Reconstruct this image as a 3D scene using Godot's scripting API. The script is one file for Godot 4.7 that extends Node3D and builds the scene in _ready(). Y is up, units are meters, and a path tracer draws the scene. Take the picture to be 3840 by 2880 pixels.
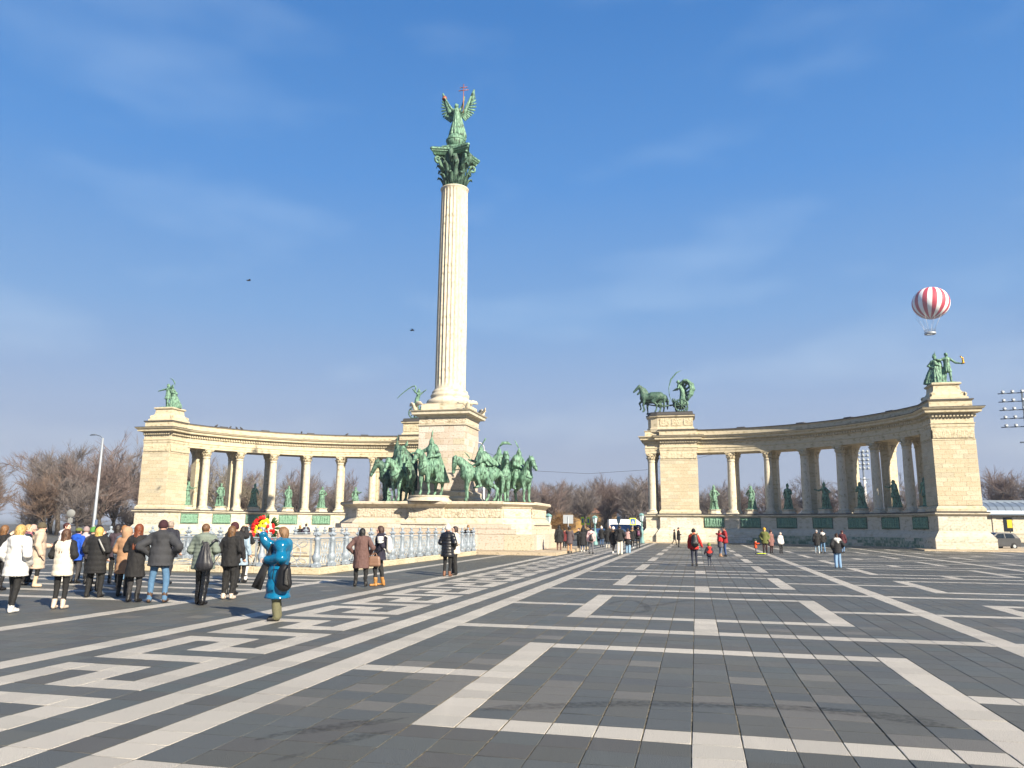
extends Node3D
# A paved square with a tall column monument between two curved colonnades, in winter sun.
# Frame of the monument: r runs right along its front, b runs back from the column axis.
const CA := 0.97284
const SA := 0.23149
const AZ := 0.23361
const MO := Vector3(-4.58, 0, -55.8)
const SL := 0.40745
const CR := 16.56
const CB := 14.09
var mt := {}
var used := {}
var rng := RandomNumberGenerator.new()
var head_mesh: ArrayMesh
var hands := {}
var hair := {}

# ---------- mesh builder ----------
class MB:
	var st := SurfaceTool.new()
	var off := Vector3.ZERO
	var sx := 1.0
	var col := Color.WHITE
	var xf := Transform3D()
	func _init(o := Vector3.ZERO, s := 1.0) -> void:
		off = o
		sx = s
		st.begin(Mesh.PRIMITIVE_TRIANGLES)
		st.set_smooth_group(-1)
	func v(p: Vector3) -> void:
		p = xf * p
		p.x *= sx
		st.set_color(col)
		st.add_vertex(p - off)
	func tri(a: Vector3, b: Vector3, c: Vector3) -> void:
		v(a)
		if sx < 0.0:
			v(b)
			v(c)
		else:
			v(c)
			v(b)
	func quad(a: Vector3, b: Vector3, c: Vector3, d: Vector3) -> void:
		tri(a, b, c)
		tri(a, c, d)
	func box(lo: Vector3, hi: Vector3) -> void:
		var p := []
		for i in 8:
			p.append(Vector3(hi.x if i & 1 else lo.x, hi.y if i & 2 else lo.y, hi.z if i & 4 else lo.z))
		quad(p[4], p[5], p[7], p[6])
		quad(p[1], p[0], p[2], p[3])
		quad(p[0], p[4], p[6], p[2])
		quad(p[5], p[1], p[3], p[7])
		quad(p[6], p[7], p[3], p[2])
		quad(p[0], p[1], p[5], p[4])
	func bev(lo: Vector3, hi: Vector3, c: float) -> void:  # chamfered box
		var m := (lo + hi) / 2.0
		var e := (hi - lo) / 2.0
		for ax in 3:
			var u := (ax + 1) % 3
			var w := (ax + 2) % 3
			for s in [-1.0, 1.0]:
				var q := []
				for k in [[-1, -1], [1, -1], [1, 1], [-1, 1]]:
					var d := Vector3.ZERO
					d[ax] = s * e[ax]
					d[u] = k[0] * (e[u] - c)
					d[w] = k[1] * (e[w] - c)
					q.append(m + d)
				if s > 0.0:
					quad(q[0], q[1], q[2], q[3])
				else:
					quad(q[3], q[2], q[1], q[0])
			for su in [-1.0, 1.0]:
				for sw in [-1.0, 1.0]:
					var q2 := []
					for k2 in [[0, -1], [1, -1], [1, 1], [0, 1]]:
						var d2 := Vector3.ZERO
						d2[ax] = k2[1] * (e[ax] - c)
						d2[u] = su * (e[u] - (c if k2[0] == 1 else 0.0))
						d2[w] = sw * (e[w] - (0.0 if k2[0] == 1 else c))
						q2.append(m + d2)
					if su * sw > 0.0:
						quad(q2[3], q2[2], q2[1], q2[0])
					else:
						quad(q2[0], q2[1], q2[2], q2[3])
	func lathe(prof: Array, seg: int, c := Vector3.ZERO, smooth := true, sqx := 1.0, sqz := 1.0) -> void:
		if smooth:
			st.set_smooth_group(1)
		for i in seg:
			var a0 := TAU * i / seg
			var a1 := TAU * (i + 1) / seg
			var d0 := Vector3(sin(a0) * sqx, 0, cos(a0) * sqz)
			var d1 := Vector3(sin(a1) * sqx, 0, cos(a1) * sqz)
			for j in prof.size() - 1:
				var p: Vector2 = prof[j]
				var q: Vector2 = prof[j + 1]
				var up := Vector3.UP
				if p.x < 1e-5:
					tri(c + up * p.y, c + d1 * q.x + up * q.y, c + d0 * q.x + up * q.y)
				elif q.x < 1e-5:
					tri(c + d0 * p.x + up * p.y, c + d1 * p.x + up * p.y, c + up * q.y)
				else:
					quad(c + d0 * p.x + up * p.y, c + d1 * p.x + up * p.y, c + d1 * q.x + up * q.y, c + d0 * q.x + up * q.y)
		st.set_smooth_group(-1)
	func tube(pts: Array, rad: Array, seg := 6, flat := 1.0, side := Vector3.ZERO, smooth := true) -> void:
		# swept ellipse; flat < 1 thins it along the side direction
		if smooth:
			st.set_smooth_group(2)
		var rings := []
		var prev := side
		for i in pts.size():
			var a: Vector3 = pts[maxi(i - 1, 0)]
			var b: Vector3 = pts[mini(i + 1, pts.size() - 1)]
			var d := (b - a).normalized()
			var n := prev
			if n == Vector3.ZERO:
				n = Vector3.UP if absf(d.y) < 0.9 else Vector3.RIGHT
			n = (n - d * n.dot(d)).normalized()
			prev = n
			var t := d.cross(n)
			var ring := []
			for k in seg:
				var an := TAU * k / seg
				ring.append(Vector3(pts[i]) + (n * cos(an) * flat + t * sin(an)) * float(rad[i]))
			rings.append(ring)
		for i in pts.size() - 1:
			for k in seg:
				var k1 := (k + 1) % seg
				quad(rings[i][k], rings[i][k1], rings[i + 1][k1], rings[i + 1][k])
		for k in range(1, seg - 1):
			tri(rings[0][0], rings[0][k + 1], rings[0][k])
			var l: Array = rings[-1]
			tri(l[0], l[k], l[k + 1])
		st.set_smooth_group(-1)
	func sweep(path: Array, closed: bool, prof: Array) -> void:
		# path: plan points (x, z), outward to +z when running +x; prof: (outward, y) from low to high
		var n := path.size()
		var nor := []
		for i in n:
			var a: Vector2 = path[(i - 1 + n) % n] if closed or i > 0 else path[i]
			var b: Vector2 = path[i]
			var c: Vector2 = path[(i + 1) % n] if closed or i < n - 1 else path[i]
			var d0 := (b - a).normalized() if a != b else (c - b).normalized()
			var d1 := (c - b).normalized() if c != b else d0
			var n0 := Vector2(-d0.y, d0.x)
			var n1 := Vector2(-d1.y, d1.x)
			var m := (n0 + n1).normalized()
			nor.append(m / maxf(m.dot(n0), 0.3))
		for i in (n if closed else n - 1):
			var j := (i + 1) % n
			var p: Vector2 = path[i]
			var q: Vector2 = path[j]
			for k in prof.size() - 1:
				var u: Vector2 = prof[k]
				var w: Vector2 = prof[k + 1]
				var p0: Vector2 = p + nor[i] * u.x
				var q0: Vector2 = q + nor[j] * u.x
				var p1: Vector2 = p + nor[i] * w.x
				var q1: Vector2 = q + nor[j] * w.x
				quad(Vector3(p0.x, u.y, p0.y), Vector3(q0.x, u.y, q0.y), Vector3(q1.x, w.y, q1.y), Vector3(p1.x, w.y, p1.y))
	func fan(path: Array, y: float, up := true) -> void:
		var c := Vector2.ZERO
		for p in path:
			c += p
		c /= path.size()
		for i in path.size():
			var p: Vector2 = path[i]
			var q: Vector2 = path[(i + 1) % path.size()]
			if up:
				tri(Vector3(c.x, y, c.y), Vector3(p.x, y, p.y), Vector3(q.x, y, q.y))
			else:
				tri(Vector3(c.x, y, c.y), Vector3(q.x, y, q.y), Vector3(p.x, y, p.y))
	func mesh() -> ArrayMesh:
		st.generate_normals()
		return st.commit()

# ---------- distance field figures, meshed as surface nets ----------
class Field:
	var o: Vector3
	var h: float
	var nx: int
	var ny: int
	var nz: int
	var f := PackedFloat32Array()
	var bd := PackedFloat32Array()
	var lb := PackedByteArray()
	var xf := Transform3D()
	var sc := 1.0
	var noise := FastNoiseLite.new()
	var wr := 0.0  # depth of creases
	func _init(lo: Vector3, hi: Vector3, cell: float) -> void:
		noise.frequency = 1.0
		h = cell
		o = lo - Vector3.ONE * cell * 2.0
		nx = int((hi.x - lo.x) / cell) + 5
		ny = int((hi.y - lo.y) / cell) + 5
		nz = int((hi.z - lo.z) / cell) + 5
		f.resize(nx * ny * nz)
		f.fill(1000.0)
		bd.resize(nx * ny * nz)
		bd.fill(1000.0)
		lb.resize(nx * ny * nz)
	func cap(a: Vector3, b: Vector3, ra: float, rb: float, k := 0.03, l := 0, e := {}) -> void:
		a = xf * a
		b = xf * b
		ra *= sc
		rb *= sc
		k *= sc
		var fx: float = e.get("fx", 1.0)
		var fz: float = e.get("fz", 1.0)
		var ymin: float = e.get("ymin", -1e9)
		var ymax: float = e.get("ymax", 1e9)
		if ymin > -1e8:
			ymin = xf.origin.y + ymin * sc
		if ymax < 1e8:
			ymax = xf.origin.y + ymax * sc
		var fold: float = e.get("fold", 0.0)
		var famp: float = e.get("famp", 0.0) * sc
		var quilt: float = e.get("quilt", 0.0) * sc
		var qamp: float = e.get("qamp", 0.0) * sc
		var wa := wr * sc
		var reach := k + 2.5 * h + famp + qamp + wa
		var R := maxf(ra, rb) + k + h * 2.0 + famp + qamp
		var x0 := maxi(0, int((minf(a.x, b.x) - R - o.x) / h))
		var x1 := mini(nx - 1, int((maxf(a.x, b.x) + R - o.x) / h) + 1)
		var y0 := maxi(0, int((maxf(minf(a.y, b.y) - R, ymin - h * 2.0) - o.y) / h))
		var y1 := mini(ny - 1, int((maxf(a.y, b.y) + R - o.y) / h) + 1)
		var z0 := maxi(0, int((minf(a.z, b.z) - R - o.z) / h))
		var z1 := mini(nz - 1, int((maxf(a.z, b.z) + R - o.z) / h) + 1)
		var bx := (b.x - a.x) * fx
		var by := b.y - a.y
		var bz := (b.z - a.z) * fz
		var inv := 1.0 / maxf(bx * bx + by * by + bz * bz, 1e-9)
		var dr := rb - ra
		for iz in range(z0, z1 + 1):
			var pz := (o.z + iz * h - a.z) * fz
			for iy in range(y0, y1 + 1):
				var yy := o.y + iy * h
				var py := yy - a.y
				var row := (iz * ny + iy) * nx
				for ix in range(x0, x1 + 1):
					var px := (o.x + ix * h - a.x) * fx
					var t := clampf((px * bx + py * by + pz * bz) * inv, 0.0, 1.0)
					var dx := px - bx * t
					var dy := py - by * t
					var dz := pz - bz * t
					var d := sqrt(dx * dx + dy * dy + dz * dz) - ra - dr * t
					if d > reach:
						continue
					if fold > 0.0:
						d += famp * (0.3 + t) * sin(fold * atan2(dx, dz) + 2.0 * sin(py * 1.7 / sc))
					if wa > 0.0:
						d += wa * noise.get_noise_3d((o.x + ix * h) * 7.0 / sc, yy * 4.5 / sc, (o.z + iz * h) * 7.0 / sc)
					if quilt > 0.0:
						d -= qamp * absf(sin(PI * yy / quilt))
					if yy < ymin + h * 2.0:
						d = maxf(d, ymin - yy)
					if yy > ymax - h * 2.0:
						d = maxf(d, yy - ymax)
					var i := row + ix
					if d < bd[i]:
						bd[i] = d
						lb[i] = l
					var g := f[i]
					if k > 0.0:
						var hh := maxf(k - absf(g - d), 0.0) / k
						f[i] = minf(g, d) - hh * hh * k * 0.25
					elif d < g:
						f[i] = d
	func ell(c: Vector3, r: Vector3, k := 0.02, l := 0, n := Vector3.ZERO, nd := 0.0) -> void:
		# ellipsoid, optionally cut by the plane n.p < nd
		var m := minf(r.x, minf(r.y, r.z))
		var x0 := maxi(0, int((c.x - r.x - k - 2 * h - o.x) / h))
		var x1 := mini(nx - 1, int((c.x + r.x + k + 2 * h - o.x) / h) + 1)
		var y0 := maxi(0, int((c.y - r.y - k - 2 * h - o.y) / h))
		var y1 := mini(ny - 1, int((c.y + r.y + k + 2 * h - o.y) / h) + 1)
		var z0 := maxi(0, int((c.z - r.z - k - 2 * h - o.z) / h))
		var z1 := mini(nz - 1, int((c.z + r.z + k + 2 * h - o.z) / h) + 1)
		for iz in range(z0, z1 + 1):
			for iy in range(y0, y1 + 1):
				for ix in range(x0, x1 + 1):
					var p := Vector3(o.x + ix * h, o.y + iy * h, o.z + iz * h)
					var q := (p - c) / r
					var d := (q.length() - 1.0) * m
					if n != Vector3.ZERO:
						d = maxf(d, n.dot(p) - nd)
					var i := (iz * ny + iy) * nx + ix
					if d < bd[i]:
						bd[i] = d
						lb[i] = l
					var g := f[i]
					var hh := maxf(k - absf(g - d), 0.0) / maxf(k, 1e-6)
					f[i] = minf(g, d) - hh * hh * k * 0.25
	func meshes() -> Dictionary:
		var sg := PackedByteArray()
		sg.resize(f.size())
		for i in f.size():
			if f[i] < 0.0:
				sg[i] = 1
		var vid := PackedInt32Array()
		vid.resize(f.size())
		var vp := PackedVector3Array()
		var vn := PackedVector3Array()
		var vl := PackedByteArray()
		var sy := nx
		var sz := nx * ny
		var offs := [0, 1, sy, sy + 1, sz, sz + 1, sz + sy, sz + sy + 1]
		var eds := [[0, 1], [2, 3], [4, 5], [6, 7], [0, 2], [1, 3], [4, 6], [5, 7], [0, 4], [1, 5], [2, 6], [3, 7]]
		for iz in nz - 1:
			for iy in ny - 1:
				var row := (iz * ny + iy) * nx
				for ix in nx - 1:
					var i := row + ix
					var s := sg[i] + sg[i + 1] + sg[i + sy] + sg[i + sy + 1] + sg[i + sz] + sg[i + sz + 1] + sg[i + sz + sy] + sg[i + sz + sy + 1]
					if s == 0 or s == 8:
						continue
					var acc := Vector3.ZERO
					var cnt := 0
					var w := []
					for k in 8:
						w.append(minf(f[i + offs[k]], h * 2.0))
					for e in eds:
						var p: int = e[0]
						var q: int = e[1]
						if (w[p] < 0.0) != (w[q] < 0.0):
							var t: float = w[p] / (w[p] - w[q])
							var a := Vector3(p & 1, (p >> 1) & 1, p >> 2)
							var b := Vector3(q & 1, (q >> 1) & 1, q >> 2)
							acc += a.lerp(b, t)
							cnt += 1
					vid[i] = vp.size()
					vp.append(o + (Vector3(ix, iy, iz) + acc / cnt) * h)
					vn.append(Vector3(w[1] + w[3] + w[5] + w[7] - w[0] - w[2] - w[4] - w[6], w[2] + w[3] + w[6] + w[7] - w[0] - w[1] - w[4] - w[5], w[4] + w[5] + w[6] + w[7] - w[0] - w[1] - w[2] - w[3]).normalized())
					var lab := 0
					var low := 1e9
					for k in 8:
						if bd[i + offs[k]] < low:
							low = bd[i + offs[k]]
							lab = lb[i + offs[k]]
					vl.append(lab)
		var idx := {}
		var ax := [[1, sy, sz], [sy, sz, 1], [sz, 1, sy]]
		for iz in range(1, nz - 1):
			for iy in range(1, ny - 1):
				var row := (iz * ny + iy) * nx
				for ix in range(1, nx - 1):
					var i := row + ix
					var s := sg[i]
					for k in 3:
						if sg[i + ax[k][0]] == s:
							continue
						var u: int = ax[k][1]
						var w2: int = ax[k][2]
						var a := vid[i - u - w2]
						var b := vid[i - w2]
						var c := vid[i]
						var d := vid[i - u]
						var lab := vl[c]
						if not idx.has(lab):
							idx[lab] = PackedInt32Array()
						if s == 1:
							idx[lab].append_array(PackedInt32Array([a, c, b, a, d, c]))
						else:
							idx[lab].append_array(PackedInt32Array([a, b, c, a, c, d]))
		var out := {}
		for lab in idx:
			var remap := PackedInt32Array()
			remap.resize(vp.size())
			remap.fill(-1)
			var P := PackedVector3Array()
			var N := PackedVector3Array()
			var I := PackedInt32Array()
			for j in idx[lab]:
				if remap[j] < 0:
					remap[j] = P.size()
					P.append(vp[j])
					N.append(vn[j])
				I.append(remap[j])
			var arr := []
			arr.resize(Mesh.ARRAY_MAX)
			arr[Mesh.ARRAY_VERTEX] = P
			arr[Mesh.ARRAY_NORMAL] = N
			arr[Mesh.ARRAY_INDEX] = I
			var m := ArrayMesh.new()
			m.add_surface_from_arrays(Mesh.PRIMITIVE_TRIANGLES, arr)
			out[lab] = m
		return out

# ---------- scene helpers ----------
func mp(r: float, b: float, y := 0.0) -> Vector3:
	return MO + Vector3(CA * r + SA * b, y, SA * r - CA * b)

func numbered(called: String) -> String:
	if not used.has(called):
		used[called] = 0
		return called
	used[called] += 1
	return "%s_%03d" % [called, used[called]]

func tag(o: Node, label: String, category: String, group := "", kind := "") -> Node:
	o.set_meta("label", label)
	o.set_meta("category", category)
	if group != "":
		o.set_meta("group", group)
	if kind != "":
		o.set_meta("kind", kind)
	return o

func thing(called: String, label: String, category: String, at: Vector3, turn := 0.0, group := "") -> Node3D:
	var o := Node3D.new()
	o.name = numbered(called)
	add_child(o)
	o.position = at
	o.rotation.y = turn
	tag(o, label, category, group)
	return o

func part(called: String, m: Mesh, mat: Material, parent: Node, at := Vector3.ZERO, turn := 0.0) -> MeshInstance3D:
	var o := MeshInstance3D.new()
	o.mesh = m
	o.material_override = mat
	o.name = called
	parent.add_child(o, true)
	o.position = at
	o.rotation.y = turn
	return o

func struct(called: String, m: Mesh, mat: Material) -> MeshInstance3D:
	var o := part(called, m, mat, self)
	o.set_meta("kind", "structure")
	return o

func noise_tex(freq: float, sd: int, cols: Array, pos: Array, size := 512, oct := 4, kind := FastNoiseLite.TYPE_SIMPLEX_SMOOTH, norm := 0.0) -> NoiseTexture2D:
	var n := FastNoiseLite.new()
	n.noise_type = kind
	n.seed = sd
	n.frequency = freq
	n.fractal_octaves = oct
	var t := NoiseTexture2D.new()
	t.width = size
	t.height = size
	t.seamless = true
	t.noise = n
	if norm > 0.0:
		t.as_normal_map = true
		t.bump_strength = norm
	else:
		var g := Gradient.new()
		g.offsets = PackedFloat32Array(pos)
		g.colors = PackedColorArray(cols)
		t.color_ramp = g
	return t

func mat(key: String, c: Color, rough := 0.8, metal := 0.0) -> StandardMaterial3D:
	var m := StandardMaterial3D.new()
	m.albedo_color = c
	m.roughness = rough
	m.metallic = metal
	m.resource_name = key
	mt[key] = m
	return m

func textured(key: String, c: Color, tex: Texture2D, scale: Vector3, rough: float, nrm: Texture2D = null, ns := 0.5) -> StandardMaterial3D:
	var m := mat(key, c, rough)
	m.albedo_texture = tex
	m.uv1_triplanar = true
	m.uv1_world_triplanar = true
	m.uv1_scale = scale
	m.vertex_color_use_as_albedo = true
	if nrm:
		m.normal_enabled = true
		m.normal_texture = nrm
		m.normal_scale = ns
	return m

func cloth(c: Color, rough := 0.85) -> StandardMaterial3D:
	var key := "cloth_%s_%d" % [c.to_html(false), int(rough * 100)]
	if mt.has(key):
		return mt[key]
	var lin := c.srgb_to_linear() * 0.76
	var m := textured(key, Color(lin.r, lin.g, lin.b).linear_to_srgb(), mt.weave_tex, Vector3.ONE * 4.0, rough, mt.weave_nrm, 0.35)
	m.vertex_color_use_as_albedo = false
	if rough < 0.3:
		m.normal_enabled = false
	return m

func hair_mat(c: Color) -> StandardMaterial3D:
	var key := "hair_%s" % c.to_html(false)
	if mt.has(key):
		return mt[key]
	var m := textured(key, c, mt.strand_tex, Vector3(9.0, 1.2, 9.0), 0.55, mt.strand_nrm, 0.9)
	m.vertex_color_use_as_albedo = false
	return m

func make_materials() -> void:
	var W := Color.WHITE
	var blot := noise_tex(0.012, 3, [Color(0.66, 0.64, 0.58), Color(0.89, 0.88, 0.84), Color(0.97, 0.965, 0.95), W, Color(0.94, 0.92, 0.88)], [0.1, 0.26, 0.42, 0.6, 0.95], 512, 5)
	var grain := noise_tex(0.09, 9, [], [], 512, 4, FastNoiseLite.TYPE_SIMPLEX_SMOOTH, 6.0)
	mt.weave_tex = noise_tex(0.05, 5, [Color(0.82, 0.82, 0.82), W], [0.25, 0.75], 256, 3)
	mt.weave_nrm = noise_tex(0.03, 6, [], [], 256, 3, FastNoiseLite.TYPE_SIMPLEX_SMOOTH, 5.0)
	mt.strand_tex = noise_tex(0.03, 15, [Color(0.5, 0.5, 0.5), Color.WHITE], [0.25, 0.7], 256, 4)
	mt.strand_nrm = noise_tex(0.04, 16, [], [], 256, 3, FastNoiseLite.TYPE_SIMPLEX_SMOOTH, 8.0)
	textured("stone", Color8(187, 176, 152), blot, Vector3(0.22, 0.35, 0.22), 0.85, grain, 0.5)
	textured("stone_pale", Color8(190, 182, 165), blot, Vector3(0.22, 0.35, 0.22), 0.85, grain, 0.5)
	textured("stone_base", Color8(184, 174, 157), blot, Vector3(0.25, 0.4, 0.25), 0.85, grain, 0.5)
	textured("stone_shaft", Color8(192, 183, 165), blot, Vector3(0.5, 0.25, 0.5), 0.8, grain, 0.3)
	for i in 5:
		var tone: Color = [Color8(188, 177, 153), Color8(183, 171, 146), Color8(192, 182, 160), Color8(178, 169, 148), Color8(187, 172, 147)][i]
		textured("block_%d" % i, tone, blot, Vector3(0.9, 1.3, 0.9), 0.85, grain, 0.6)
		var tone2: Color = [Color8(183, 170, 158), Color8(190, 179, 169), Color8(176, 163, 149), Color8(179, 171, 152), Color8(192, 184, 176)][i]
		textured("ashlar_%d" % i, tone2, blot, Vector3(0.7, 1.0, 0.7), 0.85, grain, 0.6)
		var tone3: Color = [Color8(192, 185, 172), Color8(186, 180, 167), Color8(194, 183, 168), Color8(184, 180, 167), Color8(195, 190, 181)][i]
		textured("plinth_%d" % i, tone3, noise_tex(0.016, 20 + i, [Color(0.68, 0.74, 0.69), Color(0.92, 0.92, 0.89), W], [0.05, 0.3, 0.65], 256, 5), Vector3(0.8, 1.0, 0.8), 0.85, grain, 0.6)
		textured("stain_%d" % i, tone3, noise_tex(0.014, 26 + i, [Color(0.50, 0.62, 0.56), Color(0.70, 0.80, 0.74), Color(0.92, 0.93, 0.9)], [0.25, 0.5, 0.8], 256, 5), Vector3(0.7, 0.4, 0.7), 0.85, grain, 0.6)
	var patina := noise_tex(0.022, 31, [Color(0.10, 0.13, 0.115), Color(0.24, 0.32, 0.27), Color(0.38, 0.52, 0.44), Color(0.45, 0.6, 0.51), Color(0.54, 0.68, 0.59)], [0.16, 0.32, 0.44, 0.6, 0.85], 512, 5)
	textured("bronze", Color(0.9, 0.92, 0.91), patina, Vector3(0.62, 0.2, 0.62), 0.62, grain, 0.5).metallic = 0.1
	mt.bronze.vertex_color_use_as_albedo = false
	textured("bronze_dark", Color(0.62, 0.66, 0.66), patina, Vector3(0.8, 0.25, 0.8), 0.6, grain, 0.5).metallic = 0.1  # darker copy of bronze; paints in shade on the big capital and far-left rider
	mt.bronze_dark.vertex_color_use_as_albedo = false
	textured("bronze_small", Color(0.98, 1.0, 0.99), patina, Vector3(2.2, 0.9, 2.2), 0.62).vertex_color_use_as_albedo = false
	mat("gilt", Color8(214, 160, 62), 0.3, 0.9)
	mat("copper", Color8(150, 92, 72), 0.5, 0.5)
	mat("flashing", Color8(66, 64, 62), 0.6, 0.2)
	textured("pave", W, noise_tex(0.16, 41, [Color(0.4, 0.4, 0.4), Color(0.82, 0.82, 0.81), W], [0.2, 0.45, 0.8], 1024, 4), Vector3(0.75, 0.75, 0.75), 0.55, noise_tex(0.2, 42, [], [], 512, 3, FastNoiseLite.TYPE_SIMPLEX_SMOOTH, 5.0), 0.55)
	textured("joint", Color8(128, 117, 94), noise_tex(0.03, 43, [Color(0.5, 0.5, 0.46), W], [0.3, 0.8], 512, 5), Vector3(0.6, 0.6, 0.6), 0.95)
	textured("asphalt", Color8(79, 79, 77), noise_tex(0.02, 44, [Color(0.8, 0.8, 0.78), W], [0.2, 0.8], 512, 5), Vector3(0.15, 0.15, 0.15), 0.9)
	textured("kerb", Color8(173, 159, 138), blot, Vector3(0.8, 0.8, 0.8), 0.85, grain, 0.5)
	textured("iron", Color8(134, 144, 154), noise_tex(0.03, 45, [Color(0.84, 0.85, 0.86), W], [0.2, 0.7], 256, 4), Vector3(1, 1, 1), 0.5)
	mat("skin", Color8(214, 168, 146), 0.6).vertex_color_use_as_albedo = true
	textured("bark", Color8(84, 76, 69), noise_tex(0.03, 46, [Color(0.6, 0.58, 0.55), W], [0.25, 0.75], 256, 4), Vector3(1, 0.3, 1), 0.9)
	textured("bark_pale", Color8(151, 143, 129), noise_tex(0.02, 47, [Color(0.5, 0.47, 0.42), W], [0.3, 0.6], 256, 4), Vector3(1, 0.5, 1), 0.9)
	mat("twig", Color8(108, 100, 97), 0.9)
	mat("twig_red", Color8(114, 99, 94), 0.9)
	mat("twig_gold", Color8(146, 114, 70), 0.9)
	mat("twig_rust", Color8(114, 96, 84), 0.9)
	mat("steel", Color8(151, 157, 162), 0.45, 0.3)
	mat("lamp_green", Color8(104, 140, 140), 0.5)
	mat("black", Color8(22, 22, 24), 0.6)
	mat("white", Color8(194, 194, 193), 0.6)
	mat("rubber", Color8(26, 26, 27), 0.85)
	var g := mat("glass", Color(0.12, 0.15, 0.17, 0.55), 0.05)
	g.transparency = BaseMaterial3D.TRANSPARENCY_ALPHA

func make_view() -> void:
	var cam := Camera3D.new()
	cam.name = "camera"
	cam.fov = 53.33
	cam.far = 3000.0
	cam.position = Vector3(0, 1.75, 0)
	cam.basis = Basis(Vector3.RIGHT, deg_to_rad(10.494)) * Basis(Vector3.BACK, deg_to_rad(0.45))
	add_child(cam)
	cam.current = true
	# clear winter sky: radiance by height above the horizon, with thin streaks of high cloud
	var stops := [[-90.0, 0.07, 0.07, 0.068], [-1.0, 0.12, 0.125, 0.13], [0.0, 0.164, 0.187, 0.236], [5.0, 0.148, 0.178, 0.238], [10.0, 0.114, 0.170, 0.268], [15.0, 0.080, 0.158, 0.286], [25.0, 0.038, 0.120, 0.280], [36.0, 0.022, 0.090, 0.238], [60.0, 0.013, 0.06, 0.18], [90.0, 0.010, 0.048, 0.15]]
	var streak := FastNoiseLite.new()
	streak.seed = 77
	streak.frequency = 1.0
	streak.fractal_octaves = 5
	var im := Image.create(1024, 512, false, Image.FORMAT_RGBF)
	for j in 512:
		var el := 90.0 - (j + 0.5) * 180.0 / 512.0
		var c := Color.BLACK
		for k in stops.size() - 1:
			if el >= stops[k][0]:
				var t := clampf((el - stops[k][0]) / (stops[k + 1][0] - stops[k][0]), 0.0, 1.0)
				c = Color(lerpf(stops[k][1], stops[k + 1][1], t), lerpf(stops[k][2], stops[k + 1][2], t), lerpf(stops[k][3], stops[k + 1][3], t))
		var ce := cos(deg_to_rad(el))
		for i in 1024:
			var az := TAU * i / 1024.0
			var p := Vector3(cos(az) * ce, sin(deg_to_rad(el)), sin(az) * ce)
			var n := streak.get_noise_3d(p.x * 2.2 + p.z * 1.2, p.y * 9.0, p.z * 2.2 - p.x * 1.2)
			var w := clampf((n - 0.02) * 1.6, 0.0, 1.0) * 0.034 * (1.0 if el > 0.0 else 0.0)
			im.set_pixel(i, j, Color(c.r + w, c.g + w, c.b + w * 0.7))
	var sky := PanoramaSkyMaterial.new()
	sky.panorama = ImageTexture.create_from_image(im)
	var env := Environment.new()
	env.background_mode = Environment.BG_SKY
	env.sky = Sky.new()
	env.sky.sky_material = sky
	env.tonemap_mode = Environment.TONE_MAPPER_LINEAR
	env.tonemap_exposure = 2.5
	env.sdfgi_enabled = true
	env.ssao_enabled = true
	env.ssil_enabled = true
	env.fog_enabled = true
	env.fog_density = 0.00024
	env.fog_light_color = Color8(190, 200, 218)
	var we := WorldEnvironment.new()
	we.name = "world"
	we.environment = env
	add_child(we)
	var sun := DirectionalLight3D.new()
	sun.name = "sun"
	sun.light_energy = 1.6
	sun.light_color = Color(1.0, 0.95, 0.86)
	sun.light_angular_distance = 0.5
	sun.shadow_enabled = true
	add_child(sun)
	# the column's shadow falls on the third statue of the left colonnade: r -0.757, b 0.653
	var d := (mp(-0.757, 0.653) - MO).normalized() * cos(deg_to_rad(30.5))
	d.y = -sin(deg_to_rad(30.5))
	sun.basis = Basis.looking_at(d)

# ---------- ground ----------
func uv(u: float, v: float, y := 0.0) -> Vector3:
	return Vector3((u - 0.234) * CA + v * SA, 0, (u - 0.234) * SA - v * CA) * SL + Vector3(0, y, 0)

func meander(u: int, w: int) -> bool:  # one key pattern of period 6
	var k := posmod(w - 22, 6)
	match u:
		-19: return k <= 4
		-18: return k == 0 or k == 4
		-17: return k == 0 or k == 2 or k == 3 or k == 4
		-16: return k == 0 or k == 2
		-15: return k != 1
	return false

func left_white(u: int, w: int) -> bool:
	if u == -13 or u == -21:
		return true
	if u >= -19 and u <= -15:
		return meander(u, w)
	if u == -28:
		return w < 57 or (w >= 60 and w < 119)
	if u < -28 and u > -58:
		if w in [38, 42, 46, 50, 53, 56]:
			return true
		return w == 60 and u > -35
	if u == -58:
		return w < 57
	if u == -65 or u == -73:
		return true
	return false

func field_white(c: int, t: String) -> bool:
	if c == 0 or t == "C":
		return true
	if t == "A" or t == "D":
		return c >= 5 and c <= 17
	if (c == 5 or c == 17) and t in ["m", "Dm", "mA"]:
		return true
	if t == "m":
		return c < 5 or c > 17
	return c == 11 and t == "CD"

var tone_shift := 0.0

func slab_tone(white: bool) -> Color:
	var k := rng.randf_range(0.9, 1.08) * (1.0 + tone_shift)
	if white:
		return Color(0.6, 0.56, 0.495) * k
	if rng.randf() < 0.03:
		return Color(0.185, 0.178, 0.158) * k
	var tint := rng.randf_range(-0.006, 0.008)
	return Color(0.123 + tint, 0.128, 0.118 - tint) * k

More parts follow.
